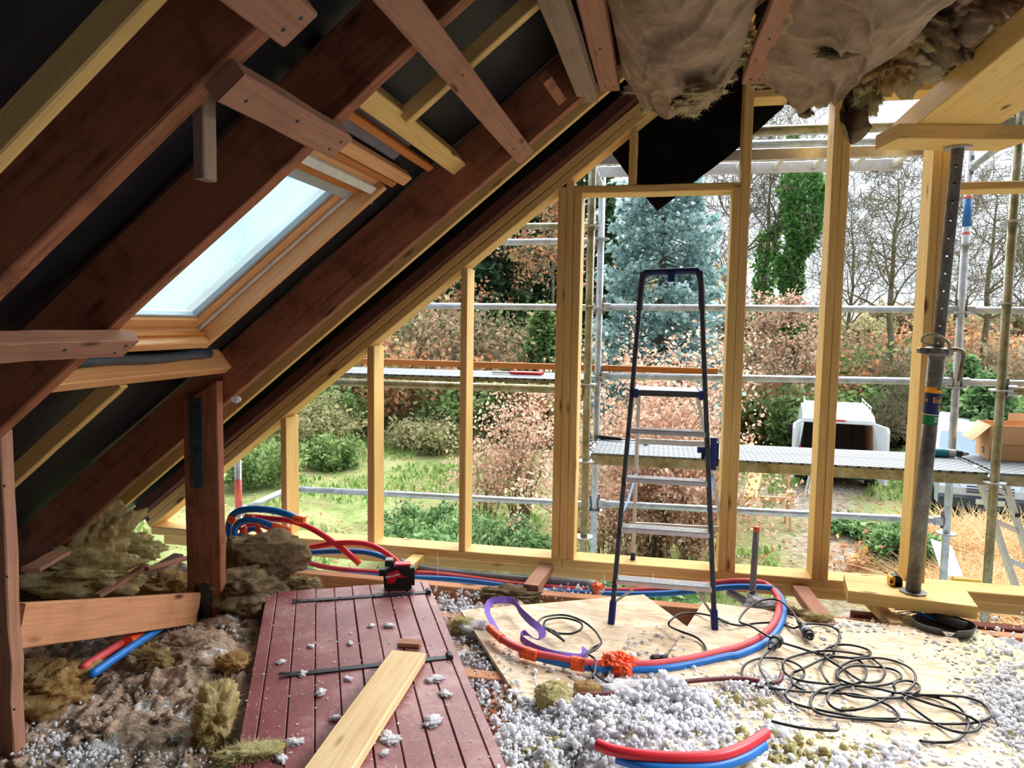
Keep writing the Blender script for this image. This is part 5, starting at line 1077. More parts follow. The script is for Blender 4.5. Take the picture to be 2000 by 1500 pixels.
# head block and beam over the prop
q = [AZ(1755, 270, 2.3), AZ(1993, 274, 2.3)]; mb = MB(); a = q[0]+V3((-.02, .11, .033)); b = q[1]+V3((.02, .11, .033)); a[2] = b[2] = 2.333; mb.beam(a, b, .22, .066, (0, 0, 1), ch=.003, seg=3, wob=.0005); build('timber_block', mb, M['new'], None, 'timber block on top of the steel prop under the beam', 'timber')
mb = MB(); mb.beam((1.28, 4.08, 2.42), (1.255, 1.4, 2.42), .36, .105, (0, 0, 1), seg=8, wob=.001, seed=4, ch=.004); build('propped_beam', mb, M['new'], None, 'wide pale wooden beam overhead at the upper right, resting on the prop', 'beam')

# tape measure
c = AZ(1748, 1143, BT); e = empty('tape_measure', (c[0], c[1], BT), 'yellow and black tape measure on the timber block beside the prop', 'tape measure')
mb = MB(); mb.lathe(c+V3((0, .028, .029)), [(.024, 0), (.029, .004), (.029, .05), (.024, .054)], 18, (0, -1, 0)); mb.box(c+V3((-.03, -.026, .002)), c+V3((.028, .028, .022))); build('case', mb, M['blackp'], e)
mb = MB(); mb.box(c+V3((-.032, -.027, .004)), c+V3((-.008, .027, .05))); build('front_band', mb, M['yellowp'], e); mb = MB(); mb.box(c+V3((-.034, -.0275, .018)), c+V3((-.018, -.026, .034))); build('blade_slot', mb, M['blackp'], e)

# laser level
c = AZ(772, 1149, DZ); c[2] = DZ+.001; e = empty('laser_level', c, 'black and red cordless laser level standing on the far end of the plank door', 'laser level')
ax = unit((1, .32, 0)); ay = np.array([-ax[1], ax[0], 0]); lz = V3((0, 0, 1))
def lbox(name, x0, x1, y0, y1, z0, z1, mat, **kw):
    mb = MB(); a = c+ax*x0+ay*(y0+y1)/2+lz*(z0+z1)/2; b = c+ax*x1+ay*(y0+y1)/2+lz*(z0+z1)/2; mb.beam(a, b, abs(y1-y0), z1-z0, (0, 0, 1), ch=.006); return build(name, mb, M[mat], e, **kw)
mb = MB(); prof = [(-.055, .012), (-.045, 0), (.075, 0), (.085, .01), (.085, .11), (.07, .125), (.0, .125), (-.015, .12), (-.05, .108), (-.06, .095)]
mb.prism([c+ax*x-ay*.035+lz*z for x, z in prof], ay*.07); build('body', mb, M['blackp'], e)
mb = MB(); prof = [(-.04, .038), (-.04, .088), (.012, .108), (.035, .078), (.062, .07), (.01, .068), (-.002, .04)]; mb.prism([c+ax*x-ay*.0365+lz*z for x, z in prof], ay*.003); build('red_panel', mb, M['lasred'], e, label='red side panel')
lbox('lens_turret', -.052, -.008, -.025, .025, .122, .152, 'darkmetal'); lbox('lens_cap', -.048, -.012, -.028, .028, .150, .158, 'greyp'); lbox('front_lens', -.082, -.052, -.02, .02, .07, .105, 'darkmetal'); lbox('control_panel', .0, .078, -.03, .03, .122, .135, 'lasred'); lbox('battery', .055, .1, -.028, .028, .02, .115, 'blackp'); lbox('foot_plate', -.05, .06, -.038, .038, -.0, .012, 'blackp')
text('Milwaukee', .017, c+ax*-.012-ay*.0372+lz*.079, ax+lz*.25, lz-ax*.25, 'whitep', e)
# rubber bowl with brush
c = AZ(1842, 1232, .006); c[2] = .006; e = empty('rubber_bowl', c, 'shallow grey rubber bowl with a notched rim on the yellow board', 'bowl'); mb = MB()
n = 36; rings = [(.09, 0), (.125, .004), (.14, .045), (.136, .045), (.12, .010), (.0, .008)]
V = []; 
for (r, z) in rings:
    for k in range(n):
        a = 2*math.pi*k/n; notch = (.028 if (z > .04 and abs(((a-4.62+math.pi) % (2*math.pi))-math.pi) < .12) else 0); V.append(c+V3((r*math.cos(a), r*.75*math.sin(a), z-notch)))
F = [(i*n+k, i*n+(k+1) % n, (i+1)*n+(k+1) % n, (i+1)*n+k) for i in range(len(rings)-1) for k in range(n)]+[tuple(range(n-1, -1, -1))]
mb.add(V, F); build('bowl_shell', mb, M['rubbergrey'], e, smooth=False)
mb = MB(); mb.beam(c+V3((-.03, .06, .045)), c+V3((.09, -.03, .04)), .045, .045, (0, 0, 1), ch=.012); build('black_brush', mb, M['blackp'], None, 'black block-shaped brush lying in the rubber bowl', 'brush')
for i in range(4):
    mb = MB(); mb.tube(spline([c+V3((-.16-.01*i, .10+.012*i, .02+.01*i)), c+V3((-.1, .06+.01*i, .055)), c+V3((-.03, .02+.012*i, .04))], 4), .0025, 6); build('blue_tie', mb, M['blue'], None, 'thin blue cable tie poking out of the rubber bowl', 'cable tie', 'blue cable ties in the rubber bowl')
# ================================================================== SCAFFOLD
TR = .0242
def standard(x, y, label, mat, bands=(), zs=(-.44, .06, .56, 1.06, 1.56, 2.06, 2.56), z1=3.6, lean=0):
    e = empty('scaffold_standard', (x, y, -2.8), label, 'scaffold tube')
    mb = MB(); mb.tube([(x, y, -2.8), (x, y, z1)], TR, 16); build('tube', mb, M[mat], e, smooth=True)
    for z in zs:
        mb = MB(); V = []; n = 24
        for (r, zz) in ((.024, z-.005), (.062, z-.005), (.062, z+.005), (.024, z+.005)):
            for k in range(n): a = 2*math.pi*k/n; rr = r if r < .05 else r*(1-.09*(math.cos(4*a) > .6)); V.append((x+rr*math.cos(a), y+rr*math.sin(a), zz))
        F = [(i*n+k, i*n+(k+1) % n, ((i+1) % 4)*n+(k+1) % n, ((i+1) % 4)*n+k) for i in range(4) for k in range(n)]; mb.add(V, F); build('rosette', mb, M['galv'], e)
    for (za, zb, mt) in bands: mb = MB(); mb.tube([(x, y, za), (x, y, zb)], TR+.0008, 16); build('paint_band', mb, M[mt], e, label='painted band', smooth=True)
    return e
standard(-.46, 4.7, 'olive-stained scaffold tube rising just left inside the door opening', 'olive')
standard(-.455, 5.4, 'bright galvanised scaffold tube behind the olive-stained one', 'galv')
standard(1.925, 4.7, 'weathered near scaffold tube at the right in front of the cardboard box', 'olive', zs=(-.19, .56, 1.1, 1.6, 2.06, 2.56))
standard(1.94, 5.4, 'galvanised scaffold tube with a blue band right of the steel prop', 'galv', [(2.12, 2.3, 'blueband'), (2.3, 2.32, 'redband'), (2.07, 2.085, 'redband')], zs=(.06, 1.06, 1.56, 2.0))
standard(-2.95, 4.7, 'scaffold tube with a faded red band at the far left of the gable', 'galv', [(.1, .3, 'redband')], z1=1.0, zs=(-.44, .06))
standard(-2.93, 5.4, 'scaffold tube hidden mostly behind the first stud', 'galv', z1=2.2)
def rail(a, b, label, mat='galv', ends=(1, 1), r=TR):
    a = V3(a); b = V3(b); d = unit(b-a); e = empty('scaffold_rail', (a+b)/2, label, 'scaffold tube')
    mb = MB(); mb.tube([a+d*.06, b-d*.06], r, 14); build('tube', mb, M[mat], e, smooth=True)
    for p, s_, k in ((a, 1, ends[0]), (b, -1, ends[1])):
        if not k: continue
        q = p+d*s_*.03; mb = MB(); mb.beam(q, q+d*s_*.05, .045, .06, (0, 0, 1), ch=.008); build('coupling', mb, M['galv'], e)
        mb = MB(); mb.beam(q+V3((0, 0, -.05)), q+V3((0, 0, .07)), .008, .022, (1, 0, 0)); build('wedge', mb, M['steel'], e)
    return e
rail((-2.93, 5.4, .075), (-.455, 5.4, .105), 'lowest scaffold rail seen through the left stud bays')
rail((-.455, 5.4, .115), (1.94, 5.4, .145), 'lowest scaffold rail behind the stepladder and right bays')
rail((-.455, 5.4, 1.07), (1.94, 5.4, 1.095), 'middle scaffold rail just above the beech leaves in the right bays')
rail((-.455, 5.4, 1.57), (1.94, 5.4, 1.575), 'upper scaffold rail at eye height across the right bays')
rail((-2.93, 5.4, 1.565), (-.455, 5.4, 1.565), 'eye-height scaffold rail in the left stud bays')
rail((-2.93, 5.4, 2.03), (-.455, 5.4, 2.045), 'lower of the two high scaffold rails left of the door opening')
rail((-2.93, 5.4, 2.16), (-.455, 5.4, 2.155), 'olive topmost scaffold rail left of the door opening', 'olive')
rail((-2.95, 4.7, .06), (-2.93, 5.4, .075), 'short end rail at the far left of the scaffold')
rail((1.94, 5.4, 1.095), (4.4, 5.4, 1.1), 'middle scaffold rail above the fir bush at the right edge')
rail((1.94, 5.4, 1.575), (4.4, 5.4, 1.58), 'eye-height scaffold rail at the right edge')
rail((1.925, 4.7, 1.1), (4.4, 4.7, 1.1), 'near scaffold rail stub at the right edge above the cardboard box', 'olive')
rail((1.925, 4.7, .56), (1.94, 5.4, .56), 'transom carrying the perforated deck end by the cardboard box')
rail((-.46, 4.7, .56), (-.455, 5.4, .56), 'transom at the left end of the perforated deck')
rail((-.46, 4.7, 2.61), (1.925, 4.7, 2.61), 'thick stained tube high above the door opening', 'olive', r=.03)
rail((-.455, 4.86, 2.56), (1.94, 4.86, 2.56), 'pale tube under the high stained tube', 'galv', r=.034)
rail((1.925, 4.7, 2.56), (1.94, 5.4, 2.5), 'short transom high at the right near the timber block')
rail((-.46, 4.7, 2.42), (-.455, 5.4, 2.42), 'short transom with bracket high beside the door opening')
rail((-2.95, 4.7, 1.022), (-.46, 4.7, 1.022), 'stout tube under the near edge of the left higher deck', 'olive', r=.027)
def deck(x0, x1, y0, y1, z, label, ph=.075):
    e = empty('scaffold_deck', ((x0+x1)/2, (y0+y1)/2, z-.07), label, 'scaffold deck'); ym = (y0+y1)/2
    for a, b in ((y0, ym-.002), (ym+.002, y1)):
        mb = MB(); mb.box((x0, a, z-.012), (x1, b, z)); build('perforated_panel', mb, M['deck'], e)
    for y in (y0+.01, y1-.01): mb = MB(); mb.box((x0, y-.012, z-ph), (x1, y+.012, z-.0125)); build('side_profile', mb, M['olive'], e)
    for x in (x0+.02, x1-.02): mb = MB(); mb.box((x-.02, y0+.02, z-ph+.01), (x+.02, y1-.02, z-.0125)); build('end_profile', mb, M['galv'], e)
    return e
deck(-.42, 1.90, 4.73, 5.36, .612, 'perforated steel scaffold deck behind the stepladder, with drill and hammer on it')
deck(1.96, 4.4, 4.73, 5.36, .612, 'perforated scaffold deck carrying the cardboard box')
deck(-2.92, -.5, 4.73, 5.36, 1.085, 'higher perforated deck seen edge-on in the left stud bays', .03)
deck(-3.2, -.5, 5.9, 6.4, -2.3, 'low scaffold deck near the ground') if False else None
mb = MB(); mb.beam((-2.9, 5.44, 1.125), (.40, 5.44, 1.12), .03, .045, (0, 0, 1), seg=4, wob=.002); build('toe_board', mb, M['orangepine'], None, 'thin orange-brown toe board behind the left deck and door opening', 'board')
# ladder stored flat under the tubes
e = empty('stored_ladder', (.5, 4.9, 2.45), 'aluminium ladder stored flat on the scaffold above the door opening', 'ladder')
for y in (4.74, 5.12): mb = MB(); mb.beam((-.5, y, 2.479), (1.45, y, 2.479), .03, .07, (0, 0, 1)); build('rail', mb, M['alu'], e)
for i in range(8): x = -.25+i*.235; mb = MB(); mb.beam((x, 4.75, 2.479), (x, 5.11, 2.479), .03, .03, (0, 0, 1)); build('rung', mb, M['alupale'], e)
mb = MB(); mb.box((1.445, 4.722, 2.44), (1.462, 4.758, 2.52)); build('end_cap', mb, M['lasred'], e, label='red plastic end cap')
# leaning alu ladder at lower right
e = empty('alu_ladder', (2.5, 5.0, -1.5), 'pale aluminium ladder leaning at the scaffold in the lower right corner', 'ladder')
A0, A1, B0, B1 = AY(1908, 922, 5.0), AY(1985, 1150, 5.0), AY(1957, 925, 5.02), AY(2028, 1150, 5.02)
ex = lambda a, b, t_: a+(b-a)*t_
for a, b in ((A0, A1), (B0, B1)): mb = MB(); mb.beam(ex(a, b, -.05), ex(a, b, 2.6), .028, .065, (0, 1, 0)); build('rail', mb, M['alupale'], e)
for i in range(8): t_ = .08+i*.33; mb = MB(); mb.beam(ex(A0, A1, t_), ex(B0, B1, t_+.1), .03, .03, (0, 0, 1)); build('rung', mb, M['alu'], e)
for i in range(4): p = ex(B0, B1, .35+i*.33)+V3((0, -.035, 0)); mb = MB(); mb.box(p-V3((.012, .003, .012)), p+V3((.012, .003, .012))); build('rung_end', mb, M['blackp'], e)
# cardboard box
bx0 = AZ(1905, 884, .613); bx1 = AZ(1931, 899, .613); e = empty('cardboard_box', bx1, 'open brown cardboard box with folded flaps on the right scaffold deck', 'box')
u = unit((1, .04, 0)); v_ = unit(bx0-bx1); v_ = unit(V3((v_[0], v_[1], 0))); H_ = .225; wd, dp_ = .62, min(.42, max(.3, np.linalg.norm(bx0-bx1)))
def wall(p, d1, l1, h0, t=.005, nm='side', mat='card'):
    mb = MB(); p = V3(p); mb.beam(p+V3((0, 0, h0/2)), p+d1*l1+V3((0, 0, h0/2)), t, h0, (0, 0, 1), ch=.001); build(nm, mb, M[mat], e)
b0 = V3(bx1); wall(b0, u, wd, H_); wall(b0+v_*dp_, u, wd, H_); wall(b0, v_, dp_, H_); wall(b0+u*wd, v_, dp_, H_)
mb = MB(); mb.prism([b0, b0+u*wd, b0+u*wd+v_*dp_, b0+v_*dp_], (0, 0, .005)); build('base', mb, M['card'], e)
t0 = b0+V3((0, 0, H_)); nrm = unit(np.cross(u, (0, 0, 1)))
def flapq(a, b, out, nm='flap'):
    mb = MB(); mb.prism([a, b, b+V3(out)+(a-b)*.04, a+V3(out)+(b-a)*.04], np.cross(unit(b-a), unit(out))*.004); build(nm, mb, M['card'], e)
flapq(t0, t0+u*wd, nrm*.015+V3((0, 0, -.115))); flapq(t0+v_*dp_, t0, -u*.10+V3((0, 0, -.105))); flapq(t0+u*wd, t0+u*wd+v_*dp_, u*.05+V3((0, 0, .12))); flapq(t0+v_*dp_+u*wd*.3, t0+v_*dp_+u*wd, V3((0, .03, .05)))
mb = MB(); c = b0+v_*dp_*.45-u*.004+V3((0, 0, .05)); mb.tube([c+v_*.02*math.cos(a)+V3((0, 0, .018*math.sin(a))) for a in np.linspace(.3, 5.4, 12)], .0016, 5); build('printed_mark', mb, M['inside'], e, label='printed swirl mark on the side')
mb = MB(); 
for k in range(3): mb.box(c+v_*-.045+V3((-.001, -.002, -.02+k*.016)), c+v_*-.045+V3((.001, .012, -.014+k*.016)))
build('printed_mark', mb, M['inside'], e, label='printed symbols on the side')
# drill
c = AZ(1850, 893, .612); c[2] = .612+.028; e = empty('cordless_drill', (c[0], c[1], .612), 'teal drill lying on the perforated deck right of the prop', 'drill')
mb = MB(); mb.tube([c+V3((-.13, 0, 0)), c+V3((-.10, 0, 0)), c+V3((-.02, 0, 0)), c+V3((.0, 0, 0))], [.022, .03, .031, .026], 14); build('motor_housing', mb, M['teal'], e, smooth=True)
mb = MB(); mb.tube([c+V3((.0, 0, 0)), c+V3((.045, 0, 0))], [.028, .025], 14); build('gearbox', mb, M['lightgreyp'], e, smooth=True)
mb = MB(); mb.tube([c+V3((.045, 0, 0)), c+V3((.075, 0, 0)), c+V3((.09, 0, 0))], [.022, .022, .013], 12); build('chuck', mb, M['darkmetal'], e, smooth=True)
mb = MB(); mb.tube([c+V3((.09, 0, 0)), c+V3((.125, 0, .0))], [.016, .008], 10); build('chuck_tip', mb, M['alu'], e)
mb = MB(); mb.beam(c+V3((-.09, .0, .0)), c+V3((-.12, .14, -.004)), .04, .034, (0, 0, 1), ch=.01); build('handle', mb, M['teal'], e)
# hammer
a, b = AZ(1166, 853, .63), AZ(1262, 862, .63); e = empty('hammer', a, 'hammer with black grip lying on the deck behind the stepladder', 'hammer'); d = b-a
mb = MB(); mb.tube([a, a+d*.1, a+d*.5], [.014, .017, .013], 10); build('grip', mb, M['blackp'], e, smooth=True)
mb = MB(); mb.tube([a+d*.5, b], .007, 8); build('shaft', mb, M['alu'], e, smooth=True)
mb = MB(); mb.beam(b+V3((0, -.06, 0)), b+V3((0, .06, 0)), .03, .03, (0, 0, 1), ch=.006); build('head', mb, M['steel'], e)
# coiled wire at left end of deck
c = AY(1153, 868, 4.9); mb = MB(); P = [c+V3((.02*math.cos(t_*1.1), .02*math.sin(t_*1.1), -.05+.11*t_/22)) for t_ in np.linspace(0, 22, 60)]; mb.tube(P, .004, 6); build('coiled_wire', mb, M['black'], None, 'black coiled wire at the left end of the perforated deck', 'wire', smooth=True)
# bolt cutter on left deck
a, b = AY(962, 724, 5.0), AY(1062, 722, 5.0); a[2] = b[2] = 1.1; e = empty('bolt_cutter', a, 'tool with red handles lying on the higher left deck', 'tool'); d = b-a
for s_ in (-1, 1):
    mb = MB(); mb.tube(spline([a+d*.35, a+d*.5+V3((0, .03*s_, 0)), a+d*.98+V3((0, .05*s_, .0))], 5), .011, 8); build('handle', mb, M['red'], e, label='red handle', smooth=True)
    mb = MB(); mb.beam(a+d*.36, a+V3((0, .012*s_, 0)), .02, .012, (0, 0, 1)); build('jaw', mb, M['alu'], e)

# ================================================================== OUTSIDE
def sst(a, b, x): t_ = np.clip((np.asarray(x, float)-a)/(b-a), 0, 1); return t_*t_*(3-2*t_)
def gz(x, y):
    x = np.asarray(x, float); y = np.asarray(y, float)
    z = -2.8+.30*sst(12, 18.5, y)*sst(-6, 1, x)
    b0 = 26.5-3.5*(1-sst(-8, 0, x)); return z+.20*np.clip(y-b0, 0, 22)+.05*fbm(np.stack([x*.5, y*.5, x*0], -1), 3)
nx, ny = 190, 170
X_, Y_ = np.meshgrid(np.linspace(-32, 42, nx), np.concatenate([np.linspace(4.6, 30, 120), np.linspace(30.5, 60, 50)]))
Z = gz(X_, Y_); F = (np.arange(ny-1)[:, None]*nx+np.arange(nx-1)[None]).reshape(-1, 1)+np.array([[0, 1, nx+1, nx]])
V = np.stack([X_, Y_, Z], -1).reshape(-1, 3)
g = fast('ground', V, F, M['ground'], None, smooth=True, kind='structure', origin=(0, 12, -2.8))
# muddy track: follows the wheel ruts from the house to the vans (colour of the ground itself)
track = [(1.9, 5), (2.5, 10), (3.0, 14), (3.9, 18), (5.6, 23), (9, 26), (20, 27.5)]
dist = np.full(len(V), 99.0)
for i in range(len(track)-1):
    a, b = V3(track[i]), V3(track[i+1]); t_ = np.clip(((V[:, :2]-a)@(b-a))/((b-a)@(b-a)), 0, 1); dist = np.minimum(dist, np.linalg.norm(V[:, :2]-(a+t_[:, None]*(b-a)), axis=1))
nn_ = fbm(V*np.array([.9, .9, 0]), 3)
mudv = np.clip(1.2-(dist+nn_*.5)/.75, 0, 1)*.9+.8*np.exp(-(((V[:, 0]-2.4)/1.3)**2+((V[:, 1]-17.5)/1.6)**2))
litv = np.clip(sst(25, 27.5, V[:, 1])*.9+.35*np.exp(-(((V[:, 0]-1.2)/2.0)**2+((V[:, 1]-14.5)/2.5)**2))+.3*(nn_ > .2), 0, 1)
ca = g.data.color_attributes.new('cover', 'FLOAT_COLOR', 'POINT'); ca.data.foreach_set('color', np.stack([np.clip(mudv, 0, 1), litv, 0*mudv, 0*mudv+1], 1).ravel())
r_ = np.random.default_rng(21)
def gscatter(n, x0, x1, y0, y1, s): 
    x = r_.uniform(x0, x1, n); y = r_.uniform(y0, y1, n); k = fbm(np.stack([x*.6, y*.6, x*0+s], -1), 3) > -.15; x, y = x[k], y[k]; return np.stack([x, y, gz(x, y)], 1)
P = gscatter(30000, -16, 12, 9.5, 25, 1)
dd = np.full(len(P), 99.0)
for i in range(len(track)-1):
    a, b = V3(track[i]), V3(track[i+1]); t_ = np.clip(((P[:, :2]-a)@(b-a))/((b-a)@(b-a)), 0, 1); dd = np.minimum(dd, np.linalg.norm(P[:, :2]-(a+t_[:, None]*(b-a)), axis=1))
P = P[dd > .7]; V, F = leaves(P, .07, 1, 0, 2.2, dirs=np.tile([0, 0, 1.0], (len(P), 1))); fast('lawn_grass', V, F, M['Lgrass'], None, label='rough grass of the garden below', cat='grass', kind='stuff')
P = gscatter(9000, -14, 12, 10, 27, 2); P[:, 2] += .02; V, F = leaves(P, .075, 2, 0, 1.3); V[:, 2] = np.maximum(V[:, 2]*.5+np.repeat(P[:, 2], 4)*.5, 0*V[:, 2]-5); fast('fallen_leaves', V, F, M['Lfallen'], None, label='fallen copper leaves strewn over the garden', cat='leaves', kind='stuff')

def gx(px, Y): return float(AY(px, 650, Y)[0])
def plantroot(name, px, Y, label, cat, group): x = gx(px, Y); return empty(name, (x, Y, float(gz(x, Y))), label, cat, group)
def rec(segs, tips, p, d, L, r, lv, R, spread=.55, nseg=5, grav=0.05, kids=(2, 4)):
    for k in range(nseg):
        nd = unit(d+R.normal(0, .16, 3)+V3((0, 0, grav))); q = p+nd*L/nseg; r2 = r*(1-.55*(k+1)/nseg) if lv == 0 else r*(1-.6*(k+1)/nseg)
        r2 = max(r2, .009); segs.append((*p, *q, max(r*(1-.55*k/nseg), .009), r2)); p, d = q, nd
        if lv > 0 and k >= 1:
            for _ in range(R.integers(1, 3)):
                a = unit(np.cross(nd, R.normal(0, 1, 3))); rec(segs, tips, p, unit(nd*(1-spread)+a*spread*1.3), L*R.uniform(.45, .7), r2*.55, lv-1, R, spread, max(3, nseg-1), grav)
    tips.append(p)
def tree(name, px, Y, h, r, lv, seed, label, mat='bark', group=None, spread=.55, clear=.3, leafm=None, nleaf=0, lsize=.1, lean=(0, 0)):
    e = plantroot(name, px, Y, label, 'tree', group); b = V3(ORG[e.name]); R = np.random.default_rng(seed); segs = []; tips = []
    d = unit(V3((lean[0], lean[1], 1))); p = b-V3((0, 0, .2)); n = 9
    for k in range(n):
        nd = unit(d+R.normal(0, .07, 3)); q = p+nd*h/n*.95; f0 = 1-.85*k/n; f1 = 1-.85*(k+1)/n; segs.append((*p, *q, r*f0, r*f1)); p = q
        if k/n >= clear:
            for _ in range(3 if k < n-1 else 4):
                a = unit(np.cross(nd, R.normal(0, 1, 3))+V3((0, 0, .15))); rec(segs, tips, p, unit(a*.8+nd*.45), h*R.uniform(.22, .36)*(1-.5*k/n), r*f1*.5, lv, R, spread)
    V, F = sticks(segs, 5 if len(segs) < 3000 else 4); fast('branches', V, F, M[mat], e, smooth=True)
    if nleaf:
        tp = np.array(tips); P = tp[R.integers(0, len(tp), nleaf)]+R.normal(0, .12, (nleaf, 3)); V, F = leaves(P, lsize, seed); fast('foliage', V, F, M[leafm], e, kind='stuff')
    return e, np.array(segs), np.array(tips)
tree('bare_tree', 1738, 30, 9.4, .17, 3, 11, 'bare grey tree with spreading crown between the two right stud pairs', spread=.6, clear=.25, lean=(.03, 0))
tree('bare_tree', 1925, 31, 8.6, .18, 3, 12, 'bare tree right of the steel prop, seen between scaffold tubes', clear=.25, spread=.6)
tree('bare_tree', 2010, 27, 8.6, .14, 2, 13, 'bare tree cut by the right edge of the view', clear=.3)
tree('bare_tree', 1455, 33, 11.5, .2, 3, 14, 'tall bare tree rising behind the door jamb at the right', clear=.35, spread=.5)
tree('bare_tree', 1665, 35, 8.0, .12, 2, 15, 'slender bare tree left of the spreading bare tree', clear=.2)
tree('bare_tree', 1860, 36, 7.4, .1, 2, 16, 'thin bare sapling behind the steel prop', clear=.2)
tree('bare_tree', 1420, 30, 9, .08, 2, 17, 'thin dark tree behind the right side of the blue spruce', 'darktwig', clear=.3)
tree('autumn_tree', 1075, 32, 8.0, .12, 2, 18, 'reddish-leaved tree left of the door post high up', clear=.35, leafm='Lorange', nleaf=2500, lsize=.14)
tree('autumn_tree', 1535, 25, 4.6, .07, 2, 19, 'copper-leaved young tree in front of the ivy-covered trunk', clear=.15, leafm='Lbeech', nleaf=2800, lsize=.09)
tree('gnarled_tree', 1710, 24, 2.9, .09, 2, 20, 'low mossy gnarled tree above the white van', clear=.2, spread=.6, lean=(.25, 0))
def ivytree(px, Y, h, w_, seed, label, n):
    e, segs, tips = tree('ivy_tree', px, Y, h, .22, 2, seed, label, clear=.45); R = np.random.default_rng(seed); b = V3(ORG[e.name])
    z = R.beta(1.3, 1.1, n)*h; k = (segs[:9]); cx = np.interp(z+b[2], k[:, 2], k[:, 0]); cy = np.interp(z+b[2], k[:, 2], k[:, 1])
    lump = .65+.5*fbm(np.stack([z*.8, z*0+seed, z*0], -1), 2); a = R.uniform(0, 6.283, n); lump = lump*(1+.35*fbm(np.stack([z*1.3, np.cos(a)*1.5, np.sin(a)*1.5+seed], -1), 2)); rr = w_*lump*np.sqrt(R.uniform(.3, 1, n))
    P = np.stack([cx+rr*np.cos(a), cy+rr*np.sin(a), z+b[2]], 1); V, F = leaves(P, .15, seed, -.3, 1.2); fast('ivy', V, F, M['Livy'], e, kind='stuff')
ivytree(1550, 31, 9.2, .72, 31, 'tree trunk thickly wrapped in bright green ivy', 9000)
ivytree(1478, 34, 10.5, .6, 32, 'slimmer ivy-wrapped tree just right of the door jamb', 4500)
# blue spruce
def spruce(px, Y, h, rb, seed, mat, label, n, ls=.15, droop=-.18, name='blue_spruce', group=None, dens=1.0):
    e = plantroot(name, px, Y, label, 'tree', group); b = V3(ORG[e.name]); R = np.random.default_rng(seed); segs = [(*b, *(b+V3((0, 0, h*.5))), .17, .10), (*(b+V3((0, 0, h*.5))), *(b+V3((0, 0, h))), .10, .02)]; P = []; D = []
    nb = int(230*dens)
    for i in range(nb):
        f = (i+.5)/nb; z = h*(.04+.94*f); rad = rb*(1-f)**.62*R.uniform(.72, 1.1); a = i*2.399+R.normal(0, .2); d = V3((math.cos(a), math.sin(a), 0)); p = b+V3((0, 0, z)); m_ = 5; pr = p
        for k in range(m_):
            t_ = (k+1)/m_; q = p+d*rad*t_+V3((0, 0, droop*rad*math.sin(t_*2.6)+R.normal(0, .03))); segs.append((*pr, *q, .03*(1-t_*.7), .03*(1-t_*.85))); pr = q
        kk = max(4, int(n/nb*(.4+1.2*(1-f)))); t_ = R.uniform(.3, 1.05, kk)**.7; s2 = V3((-d[1], d[0], 0)); wv = (R.uniform(-1, 1, kk)*(.42*rad*(1-t_*.55)))
        pos = p+d[None]*(rad*t_)[:, None]+s2[None]*wv[:, None]; pos[:, 2] += droop*rad*np.sin(t_*2.6)-np.abs(wv)*.25+R.normal(0, .07, kk); P.append(pos); D.append(np.tile(d*.8+V3((0, 0, -.2)), (kk, 1))+s2[None]*np.sign(wv)[:, None]*.8)
    P = np.concatenate(P); D = np.concatenate(D)
    V, F = sticks(segs, 5); fast('branches', V, F, M['darktwig'], e)
    # each tuft is a small star of needles sprays
    Vs = []; 
    for k in range(3): v, f = leaves(P+R.normal(0, .05, P.shape), ls, seed+k, 0, 1.1, dirs=D); Vs.append(v)
    V = np.concatenate(Vs); F = np.arange(len(V)).reshape(-1, 4); fast('needles', V, F, M[mat], e, kind='stuff')
spruce(1290, 22, 12.5, 2.35, 41, 'Lspruce', 'big silvery blue spruce filling the door opening behind the stepladder', 15000, .13)
for i, (px, Y, h, rb) in enumerate([(965, 33, 6.6, 2.6), (1045, 37, 9.5, 2.6), (880, 36, 5.4, 2.8), (770, 38, 5.6, 2.8), (1150, 38, 10.5, 2.6)]):
    spruce(px, Y, h+1.5, rb, 50+i, 'Ldark', ['dark conifer in the third and fourth stud bays', 'taller dark conifer beside the door post', 'dark conifer half hidden by the third stud', 'distant dark conifer above the second stud', 'tall dark conifer left of the blue spruce'][i], 3000, .3, name='dark_conifer', dens=.5)
spruce(1062, 26, 4.6, 1.3, 57, 'Lgreen', 'fresh green pine just left of the door post', 3000, .18, name='green_pine', dens=.5)
spruce(1945, 19.5, 2.9, 1.5, 58, 'Ljuniper', 'bushy green fir above the silver van at the right', 5000, .14, name='green_fir', dens=.6)
spruce(1892, 24, 3.2, 1.3, 59, 'Ljuniper', 'small green fir left of the bushy one', 2500, .16, name='green_fir', dens=.5)

